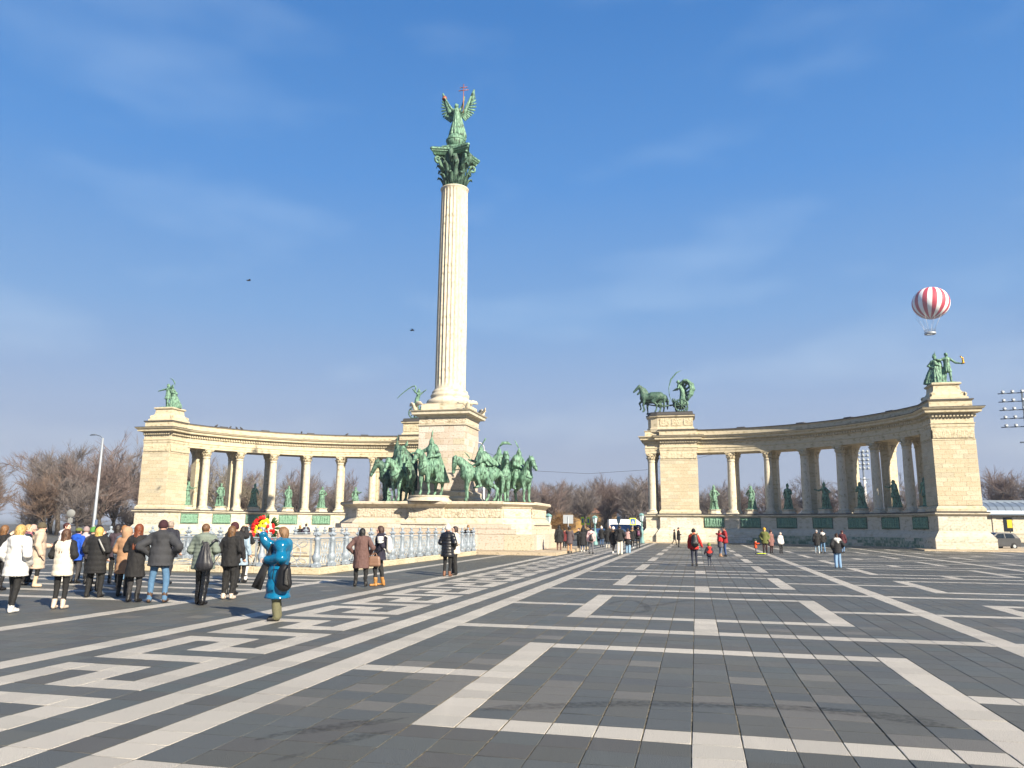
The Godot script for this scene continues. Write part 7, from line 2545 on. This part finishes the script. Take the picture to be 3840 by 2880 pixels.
func people() -> void:
	var blk := Color8(24, 24, 27)
	var dark := Color8(34, 33, 36)
	var navy := Color8(30, 32, 48)
	var jean := Color8(86, 126, 164)
	var pale := Color8(150, 186, 216)
	var brown := Color8(92, 62, 42)
	var dkhair := Color8(36, 26, 22)
	var blond := Color8(204, 168, 104)
	var cream := Color8(232, 222, 206)
	var white := Color8(236, 234, 230)
	var away := 180.0
	var J := ["jacket", "trousers", "shoes"]
	var JJ := ["jacket", "jeans", "shoes"]
	var CT := ["coat", "tights", "boots"]
	var w: Node3D
	# near crowd on the left
	person(-9.79, 15.57, 1.69, 170, "person in a white puffer jacket and black trousers at the left edge", {"coat": white, "quilt": 0.13, "thick": 0.05, "hem": 0.72, "hoodie": white, "shoe": white, "hair": ["bob", blond], "la": "pocket", "ra": "pocket", "legs": "step", "names": J, "wide": 1.08})
	person(-9.24, 16.22, 1.61, 178, "person in a cream quilted vest with black sleeves and cream boots", {"coat": cream, "quilt": 0.14, "thick": 0.04, "hem": 0.72, "sleeve": blk, "collar": blk, "boot": 0.2, "shoe": Color8(226, 206, 188), "hair": ["long", brown], "la": "front", "ra": "front", "names": ["vest", "trousers", "boots"]})
	w = person(-12.97, 21.53, 1.72, 120, "person in a long beige hooded coat and olive beanie, side on", {"coat": Color8(214, 192, 170), "quilt": 0.2, "thick": 0.045, "hem": 0.5, "hoodie": Color8(214, 192, 170), "boot": 0.3, "shoe": Color8(222, 196, 166), "hat": ["beanie", Color8(92, 84, 66)], "la": "front"})
	bag(w, "pack", Color8(36, 52, 64), "dark teal backpack on the long beige coat", Vector3(0, 1.2, -0.28))
	person(-14.16, 23.09, 1.65, 150, "person in a navy coat and pale pink beanie behind the beige coat", {"coat": navy, "thick": 0.04, "hem": 0.6, "hat": ["beanie", Color8(204, 172, 160)]})
	person(-13.35, 23.4, 1.73, 95, "person with red hair and a white hooded jacket, face turned right", {"coat": Color8(226, 222, 222), "thick": 0.04, "hem": 0.8, "leg": Color8(228, 226, 224), "shoe": white, "hoodie": Color8(206, 210, 220), "hair": ["short", Color8(74, 30, 24)], "names": J})
	person(-12.71, 22.93, 1.59, 165, "person in a bright blue jacket and camouflage cap", {"coat": Color8(20, 86, 204), "thick": 0.04, "hem": 0.72, "hoodie": Color8(20, 86, 204), "leg": Color8(66, 64, 66), "hat": ["cap", Color8(110, 118, 62)], "hair": ["short", dkhair], "names": J})
	person(-13.4, 24.6, 1.6, 190, "person in a mauve beanie half hidden behind the blue jacket", {"coat": Color8(188, 178, 186), "thick": 0.04, "hat": ["beanie", Color8(166, 146, 146)], "names": J})
	person(-9.88, 18.73, 1.64, 180, "blond person in a black quilted coat with a white bag strap", {"coat": blk, "quilt": 0.13, "thick": 0.055, "hem": 0.6, "hair": ["bob", Color8(222, 184, 104)], "la": "front", "ra": "front", "boot": 0.2, "wide": 1.05, "legs": "apart", "tw": 1.2})
	var strap := thing("bag_strap", "white bag strap across the black quilted coat", "strap", Vector3(-9.88, 0, -18.73), PI)
	var sb := MB.new()
	sb.tube([Vector3(-0.1, 1.36, -0.2), Vector3(-0.19, 1.24, -0.235), Vector3(-0.27, 1.08, -0.2)], [0.02, 0.02, 0.02], 5, 0.4, Vector3.BACK)
	part("webbing", sb.mesh(), cloth(Color8(190, 190, 186)), strap)
	person(-10.67, 20.2, 1.68, 175, "dark haired person in a black coat just behind the blond one", {"coat": Color8(28, 28, 32), "thick": 0.04, "hem": 0.55, "hair": ["bob", dkhair], "la": "up"})
	person(-12.0, 24.2, 1.67, 200, "person with long fair hair and wide light jeans behind the crowd", {"coat": Color8(206, 186, 176), "thick": 0.03, "hem": 0.8, "leg": Color8(120, 162, 204), "tw": 1.5, "hair": ["long", Color8(166, 116, 66)], "names": JJ})
	person(-9.36, 19.05, 1.63, 172, "person in a tan quilted coat with the hood up", {"coat": Color8(184, 142, 108), "quilt": 0.17, "thick": 0.05, "hem": 0.58, "hat": ["hood", Color8(190, 152, 120)], "la": "front", "boot": 0.2})
	person(-10.35, 21.0, 1.64, 185, "person in a blue grey quilted jacket left of the tan coat", {"coat": Color8(98, 110, 126), "quilt": 0.1, "thick": 0.05, "hem": 0.75, "hair": ["short", dkhair], "names": J, "ra": "up"})
	person(-8.44, 17.69, 1.72, 176, "person in a long black coat with long chestnut hair", {"coat": Color8(26, 25, 28), "thick": 0.035, "hem": 0.56, "leg": Color8(48, 47, 50), "hair": ["long", Color8(124, 62, 28)], "la": "front", "ra": "front", "boot": 0.2})
	person(-7.89, 17.67, 1.79, 184, "man in a grey jacket, burgundy beanie and blue jeans, elbows out", {"coat": Color8(58, 60, 66), "quilt": 0.17, "thick": 0.05, "hem": 0.78, "hoodie": Color8(54, 56, 62), "leg": jean, "boot": 0.22, "shoe": Color8(90, 66, 50), "hat": ["beanie", Color8(58, 24, 34)], "la": "hip", "ra": "hip", "legs": "apart", "wide": 1.1, "tw": 1.15, "names": ["jacket", "jeans", "boots"]})
	person(-9.96, 22.8, 1.81, 178, "grey haired man in a navy coat behind the grey jacket", {"coat": Color8(36, 38, 52), "thick": 0.04, "hem": 0.74, "leg": navy, "hair": ["short", Color8(176, 158, 144)], "wide": 1.1, "legs": "step", "la": "front", "names": J})
	w = person(-6.77, 17.29, 1.74, 176, "person in a sage green quilted jacket and black leather trousers", {"coat": Color8(122, 134, 124), "quilt": 0.085, "thick": 0.045, "hem": 0.76, "hoodie": Color8(128, 140, 130), "scarf": Color8(22, 84, 88), "legloss": 0.25, "tw": 1.25, "boot": 0.25, "hair": ["short", Color8(112, 80, 50)], "la": "front", "ra": "front", "wide": 1.12, "legs": "step", "names": ["jacket", "trousers", "boots"]})
	bag(w, "sack", Color8(50, 50, 56), "grey drawstring bag on the sage green jacket", Vector3(-0.16, 1.08, -0.27), 1.25)
	person(-6.95, 19.6, 1.76, 178, "person in a maroon beanie hidden behind the sage green jacket", {"coat": dark, "hat": ["beanie", Color8(70, 26, 34)], "names": J})
	person(-6.62, 18.51, 1.69, 172, "person with brown hair, black jacket and white trainers right of the green jacket", {"coat": blk, "thick": 0.04, "hem": 0.78, "shoe": Color8(226, 206, 190), "hair": ["bob", Color8(112, 78, 44)], "ra": "front", "la": "front", "names": J, "tw": 1.1})
	person(-7.75, 21.83, 1.79, 170, "man in a dark jacket and maroon cap holding a phone up high", {"coat": dark, "thick": 0.04, "hem": 0.8, "leg": Color8(46, 62, 100), "hat": ["cap", Color8(66, 28, 34)], "hair": ["short", dkhair], "la": "up", "ra": "high", "names": JJ, "nod": -8})
	person(-8.1, 23.6, 1.66, 160, "person in a pale blue coat behind the man with the phone", {"coat": Color8(166, 190, 210), "thick": 0.04, "hem": 0.55, "hair": ["bob", dkhair]})
	w = person(-8.36, 24.39, 1.69, 176, "person in a long black coat, white trousers and tied back hair at the railing", {"coat": blk, "thick": 0.045, "hem": 0.48, "leg": white, "boot": 0.18, "hoodie": blk, "hair": ["tail", Color8(176, 142, 100)], "la": "up", "ra": "up", "tw": 1.2, "legs": "apart"})
	bag(w, "sack", blk, "black shoulder bag on the long black coat at the railing", Vector3(0.3, 0.98, 0.0), 0.9)
	person(-13.25, 20.4, 1.66, 165, "brown haired person at the very left edge behind the white puffer jacket", {"coat": blk, "hair": ["bob", Color8(132, 92, 52)], "la": "up"})
	person(-13.75, 22.2, 1.68, 110, "fair haired person in a pink scarf turned to the right, left of the beige coat", {"coat": Color8(46, 46, 60), "hair": ["short", Color8(188, 158, 112)], "scarf": Color8(208, 126, 138), "la": "front"})
	person(-11.6, 23.0, 1.7, 185, "dark haired person in a plum coat between the blond and the tan hood", {"coat": Color8(70, 56, 66), "hair": ["bob", dkhair], "la": "up"})
	person(-12.1, 22.6, 1.6, 170, "person in a green patterned hat behind the blond one", {"coat": Color8(66, 60, 66), "hat": ["beanie", Color8(84, 148, 70)], "la": "front"})
	# the woman in blue
	w = person(-4.3, 14.6, 1.69, -80, "person in a glossy teal blue long coat holding up a phone, nearest the camera", {"coat": Color8(16, 112, 156), "gloss": 0.16, "quilt": 0.26, "thick": 0.055, "hem": 0.42, "flare": 0.05, "hoodie": Color8(18, 118, 162), "collar": Color8(104, 104, 82), "leg": Color8(112, 110, 82), "tw": 1.35, "boot": 0.3, "hair": ["bob", Color8(132, 98, 66)], "ra": "high", "puff": 0.035, "la": "front", "lean": -0.03})
	bag(w, "pack", Color8(20, 20, 23), "black quilted backpack hanging beside the teal blue coat", Vector3(0.34, 0.8, -0.14), 0.98, 80)
	var ph := thing("phone", "black phone in the raised hand of the person in teal blue", "phone", w.transform * Vector3(-0.15, 1.6, 0.44), w.rotation.y)
	var pb := MB.new()
	pb.bev(Vector3(-0.037, -0.075, -0.005), Vector3(0.037, 0.075, 0.005), 0.003)
	part("case", pb.mesh(), mt.black, ph)
	var lb := MB.new()
	lb.tube([Vector3(0.04, 1.38, 0.14), Vector3(0.06, 1.1, 0.2), Vector3(0.06, 0.84, 0.29), Vector3(0.05, 0.58, 0.38)], [0.03, 0.06, 0.08, 0.1], 10, 0.14, Vector3(1, 0, 0.15))
	part("coat_front", lb.mesh(), cloth(blk, 0.45), w)
	# pairs by the railing
	w = person(-4.3, 22.58, 1.64, 176, "person in a brown wool coat with a black bob, seen from behind", {"coat": Color8(108, 80, 76), "thick": 0.035, "hem": 0.55, "flare": 0.0, "wide": 1.25, "hair": ["bob", Color8(18, 17, 19)], "la": "pocket", "ra": "pocket", "boot": 0.16, "tw": 1.15, "legs": "apart", "names": CT})
	bag(w, "hand", Color8(146, 112, 92), "taupe leather handbag beside the brown wool coat", Vector3(-0.38, 0.76, 0.02), 1.15)
	w = person(-3.82, 22.83, 1.71, -88, "person in a navy hooded jacket with white sleeve bands and tan boots, facing left", {"coat": Color8(34, 32, 54), "thick": 0.04, "hem": 0.76, "hoodie": Color8(36, 34, 56), "leg": Color8(34, 34, 36), "boot": 0.24, "shoe": Color8(186, 132, 66), "hair": ["bob", Color8(70, 44, 34)], "la": "pocket", "ra": "pocket", "legs": "step", "names": ["jacket", "leggings", "boots"]})
	bag(w, "pack", white, "white backpack on the navy hooded jacket", Vector3(0, 1.18, -0.27))
	var bn := thing("sleeve_bands", "white bands on the sleeve of the navy jacket", "clothing", w.position, w.rotation.y)
	for q in [[0.22, 1.35, 0.13, -0.03], [0.25, 1.25, 0.05, -0.05]]:
		var bb := MB.new()
		bb.lathe(vv([[0.088, 0], [0.092, 0.01], [0.092, q[2] - 0.01], [0.088, q[2]]]), 14)
		part("band", bb.mesh(), cloth(white), bn, Vector3(q[0], q[1] - q[2] / 2.0, q[3]))
	person(-2.2, 27.27, 1.73, 165, "person in a black quilted jacket and white knitted hat", {"coat": Color8(26, 27, 34), "gloss": 0.4, "quilt": 0.1, "thick": 0.055, "hem": 0.68, "shoe": Color8(132, 88, 62), "boot": 0.16, "hat": ["pompom", white], "la": "front", "ra": "pocket", "names": J})
	person(-2.0, 28.0, 1.71, -70, "brunette in a cream quilted jacket and black wide trousers", {"coat": Color8(236, 222, 208), "quilt": 0.15, "thick": 0.05, "hem": 0.76, "tw": 1.4, "hair": ["long", Color8(52, 32, 28)], "la": "front", "ra": "up", "names": J})
	w = person(-2.63, 47.93, 1.77, 182, "person in black with a fur collar leaning on the far end of the railing", {"coat": blk, "thick": 0.03, "hem": 0.84, "collar": Color8(150, 116, 62), "scarf": Color8(150, 116, 62), "shoe": white, "hair": ["bun", Color8(170, 132, 84)], "la": "rail", "ra": "rail", "names": J, "tw": 1.15})
	bag(w, "pack", Color8(160, 152, 146), "light grey backpack on the person at the end of the railing", Vector3(0, 1.2, -0.25), 0.9)
	person(-15.6, 57.6, 1.66, 200, "person with fair hair in black beyond the railing, left of a pair", {"coat": blk, "hair": ["bob", Color8(176, 140, 96)]})
	person(-15.1, 57.4, 1.78, 190, "man in a dark purple jacket beyond the railing, right of a pair", {"coat": Color8(52, 42, 62), "thick": 0.05, "hair": ["short", dkhair]})
	# group in the gap
	w = person(2.81, 58.2, 1.48, 190, "child in a pink coat and pink boots beside the stepped base", {"coat": Color8(226, 168, 168), "thick": 0.04, "hem": 0.5, "leg": Color8(206, 96, 112), "shoe": Color8(206, 92, 108), "boot": 0.25, "hat": ["pompom", Color8(232, 214, 208)], "head": 1.1})
	bag(w, "pack", Color8(64, 166, 210), "bright blue backpack on the child in pink", Vector3(0, 1.0, -0.25), 0.85)
	person(3.13, 50.55, 1.80, 178, "person in a short black flared coat and sheer black tights", {"coat": blk, "thick": 0.035, "hem": 0.68, "flare": 0.1, "leg": Color8(120, 88, 78), "boot": 0.2, "hair": ["long", Color8(20, 18, 20)], "names": CT})
	person(3.9, 56.63, 1.58, 170, "person in a dark red jacket between the two short coats", {"coat": Color8(104, 30, 36), "hem": 0.74, "hair": ["short", dkhair], "names": J})
	person(3.82, 50.7, 1.75, 165, "person in a grey brown coat with a brown scarf and bare tan legs", {"coat": Color8(92, 78, 82), "thick": 0.035, "hem": 0.62, "leg": Color8(206, 152, 110), "scarf": Color8(138, 112, 78), "hair": ["bob", Color8(24, 20, 22)], "la": "reach", "boot": 0.16, "names": CT})
	person(4.96, 56.89, 1.62, -60, "man in dark clothes stretching an arm to the left", {"coat": Color8(34, 44, 54), "hair": ["short", dkhair], "ra": "reach", "la": "reach", "names": J})
	person(4.95, 53.81, 1.62, 182, "person in a long black hooded coat, jeans and white shoes", {"coat": Color8(24, 25, 30), "thick": 0.05, "hem": 0.5, "leg": Color8(56, 82, 124), "shoe": white, "hat": ["hood", blk]})
	person(5.46, 55.43, 1.86, 176, "tall person in black with a fur trimmed hood behind the pink jacket", {"coat": blk, "thick": 0.05, "hair": ["short", Color8(18, 17, 18)], "scarf": Color8(170, 140, 100), "names": J})
	w = person(5.12, 49.76, 1.68, 178, "person in a pale pink jacket and grey jeans", {"coat": Color8(232, 192, 192), "thick": 0.045, "hem": 0.84, "leg": Color8(112, 112, 118), "hair": ["bun", dkhair], "legs": "step", "names": JJ})
	bag(w, "sack", blk, "black drawstring bag on the pale pink jacket", Vector3(0, 1.08, -0.24), 1.0)
	person(7.68, 65.96, 1.73, 160, "person in a white hat, black coat and jeans farther back", {"coat": blk, "hat": ["pompom", white], "leg": Color8(74, 104, 146), "boot": 0.25, "hem": 0.74})
	person(7.95, 64.05, 1.73, 170, "person in a long black coat and cream boots", {"coat": blk, "thick": 0.05, "hem": 0.52, "leg": Color8(62, 74, 92), "boot": 0.28, "shoe": Color8(226, 216, 200), "hair": ["bob", dkhair]})
	person(8.4, 66.0, 1.80, 20, "bald man in black facing the camera behind the long coat", {"coat": blk, "hair": ["bald", Color8(170, 130, 112)], "la": "front", "ra": "front", "names": J})
	w = person(6.5, 49.42, 1.72, 150, "walking person in a white beanie, black jacket and fur collar", {"coat": Color8(34, 31, 32), "thick": 0.045, "hem": 0.66, "scarf": Color8(112, 84, 58), "hat": ["beanie", white], "legs": "walk", "shoe": white, "names": J})
	bag(w, "hand", Color8(196, 192, 188), "small white shoulder bag of the walking person in the white beanie", Vector3(-0.3, 1.0, -0.1), 0.9)
	person(6.84, 49.04, 1.82, 176, "tall person in a black jacket and cream trousers", {"coat": Color8(22, 23, 28), "thick": 0.05, "hem": 0.84, "leg": Color8(226, 220, 206), "tw": 1.4, "shoe": white, "hair": ["short", dkhair], "hoodie": blk, "ra": "pocket", "names": J})
	person(7.74, 51.56, 1.63, 150, "person in a pink checked shawl, black skirt and pale jeans", {"coat": blk, "hem": 0.62, "shawl": Color8(206, 166, 162), "leg": pale, "tw": 1.6, "hair": ["long", Color8(58, 36, 34)], "names": JJ})
	person(9.89, 63.49, 1.72, 160, "person in a black coat with a tan fur hood, right of the shawl", {"coat": blk, "thick": 0.04, "hem": 0.68, "scarf": Color8(184, 144, 92), "hair": ["bun", Color8(150, 112, 72)], "legs": "step", "shoe": white})
	w = person(10.58, 64.8, 1.81, 180, "man all in black at the right end of the group", {"coat": blk, "hair": ["short", dkhair], "names": J})
	bag(w, "pack", Color8(112, 46, 84), "purple backpack on the man in black", Vector3(0, 1.22, -0.24), 0.9)
	# people before the right colonnade
	person(16.0, 76.2, 1.5, 90, "small figure in black walking right along the chariot pier", {"coat": blk, "hem": 0.66, "hat": ["beanie", blk], "legs": "walk"})
	person(14.48, 67.29, 1.71, 90, "man in a black coat and grey trousers looking down, near the chariot pier", {"coat": blk, "hem": 0.66, "leg": Color8(86, 84, 80), "hair": ["short", dkhair], "nod": 25, "la": "front", "ra": "front"})
	w = person(8.34, 35.55, 1.66, 176, "man in a red jacket and dark jeans leading a child by the hand", {"coat": Color8(204, 40, 30), "thick": 0.045, "hem": 0.8, "leg": Color8(34, 40, 62), "hat": ["beanie", blk], "ra": "hold", "legs": "stand", "hoodie": Color8(206, 110, 40), "names": JJ})
	bag(w, "pack", blk, "black backpack on the red jacket", Vector3(0, 1.16, -0.28), 1.2)
	person(9.05, 35.66, 1.01, 184, "small child in a red, white and navy jacket and green hat", {"coat": Color8(34, 34, 52), "thick": 0.06, "hem": 0.78, "shawl": Color8(226, 222, 220), "leg": Color8(36, 44, 68), "hat": ["beanie", Color8(126, 148, 74)], "la": "hold", "head": 1.32, "names": JJ, "hoodie": Color8(206, 52, 40)})
	person(12.67, 47.26, 1.58, 100, "woman with a bright red scarf embracing a man", {"coat": Color8(92, 84, 96), "hem": 0.62, "shawl": Color8(216, 34, 44), "leg": Color8(106, 124, 152), "shoe": Color8(190, 148, 112), "boot": 0.2, "hair": ["bob", Color8(120, 60, 44)], "la": "reach", "ra": "reach"})
	person(12.99, 47.33, 1.77, -95, "man in a dark red jacket and jeans embracing a woman", {"coat": Color8(156, 28, 34), "thick": 0.045, "hem": 0.8, "leg": Color8(52, 84, 138), "hair": ["short", dkhair], "ra": "reach", "la": "front", "names": JJ})
	person(16.12, 51.44, 0.95, 80, "toddler in an orange jacket on a small scooter", {"coat": Color8(226, 84, 34), "thick": 0.06, "hem": 0.78, "leg": Color8(66, 70, 92), "hat": ["beanie", Color8(60, 74, 62)], "la": "reach", "ra": "reach", "head": 1.35, "names": J})
	var sc := thing("scooter", "small yellow green children's scooter under the toddler", "scooter", Vector3(16.45, 0, -51.3), deg_to_rad(80))
	var mb := MB.new()
	mb.bev(Vector3(-0.07, 0.06, -0.3), Vector3(0.07, 0.1, 0.3), 0.02)
	part("deck", mb.mesh(), mt.hi_vis, sc)
	mb = MB.new()
	mb.tube([Vector3(0, 0.08, 0.32), Vector3(0, 0.62, 0.22)], [0.02, 0.02], 6)
	mb.tube([Vector3(-0.16, 0.62, 0.22), Vector3(0.16, 0.62, 0.22)], [0.02, 0.02], 6)
	part("handlebar", mb.mesh(), mt.black, sc)
	for z in [-0.3, 0.34]:
		wheel_parts(sc, Vector3(0, 0.06, z), 0.06, 0.04)
	person(16.8, 51.59, 1.73, -15, "woman in an olive green coat and yellow beanie facing the camera", {"coat": Color8(106, 112, 54), "thick": 0.045, "hem": 0.72, "hoodie": Color8(216, 208, 190), "hat": ["beanie", Color8(226, 172, 46)], "hair": ["long", Color8(150, 110, 70)], "leg": Color8(62, 34, 36), "la": "pocket", "ra": "pocket", "boot": 0.25})
	person(17.85, 53.52, 1.57, 30, "woman in a dusty mauve coat right of the olive coat", {"coat": Color8(142, 100, 94), "thick": 0.045, "hem": 0.58, "hat": ["pompom", Color8(70, 48, 48)], "leg": Color8(60, 34, 38), "boot": 0.2})
	person(18.56, 53.67, 1.42, 20, "child in a white patterned jacket and black trousers", {"coat": Color8(216, 212, 210), "quilt": 0.1, "thick": 0.045, "hem": 0.78, "hat": ["beanie", Color8(222, 206, 192)], "names": J})
	person(21.29, 54.27, 1.6, 172, "person in a black long jacket and grey beanie with pale jeans", {"coat": blk, "thick": 0.05, "hem": 0.62, "leg": Color8(176, 200, 218), "shoe": white, "hat": ["beanie", Color8(176, 172, 170)], "legs": "step", "names": JJ})
	person(21.72, 54.36, 1.66, 176, "person in a black jacket with a white hood and blue jeans", {"coat": blk, "thick": 0.045, "hem": 0.8, "hoodie": Color8(226, 224, 222), "leg": Color8(110, 150, 190), "hat": ["beanie", Color8(44, 44, 46)], "legs": "step", "names": JJ})
	person(14.53, 34.79, 1.52, 174, "person in a black jacket and light blue jeans standing alone at the right", {"coat": Color8(26, 27, 34), "quilt": 0.12, "thick": 0.05, "hem": 0.76, "hoodie": white, "leg": Color8(132, 168, 206), "tw": 1.35, "shoe": white, "hair": ["bun", Color8(70, 44, 36)], "la": "pocket", "ra": "pocket", "names": JJ})
	person(22.9, 53.85, 1.58, 150, "person in a burgundy jacket and jeans walking off to the right", {"coat": Color8(82, 28, 40), "thick": 0.045, "hem": 0.8, "leg": Color8(92, 132, 176), "hat": ["beanie", Color8(70, 26, 34)], "legs": "walk", "names": JJ})

func _ready() -> void:
	rng.seed = 7
	make_materials()
	make_view()
	make_ground()
	platform()
	colonnade(1.0)
	colonnade(-1.0)
	monument()
	railing()
	trees()
	surroundings()
	wreath()
	kings()
	horsemen()
	angel()
	chariot(1.0)
	chariot(-1.0)
	pylon_groups()
	make_head()
	people()
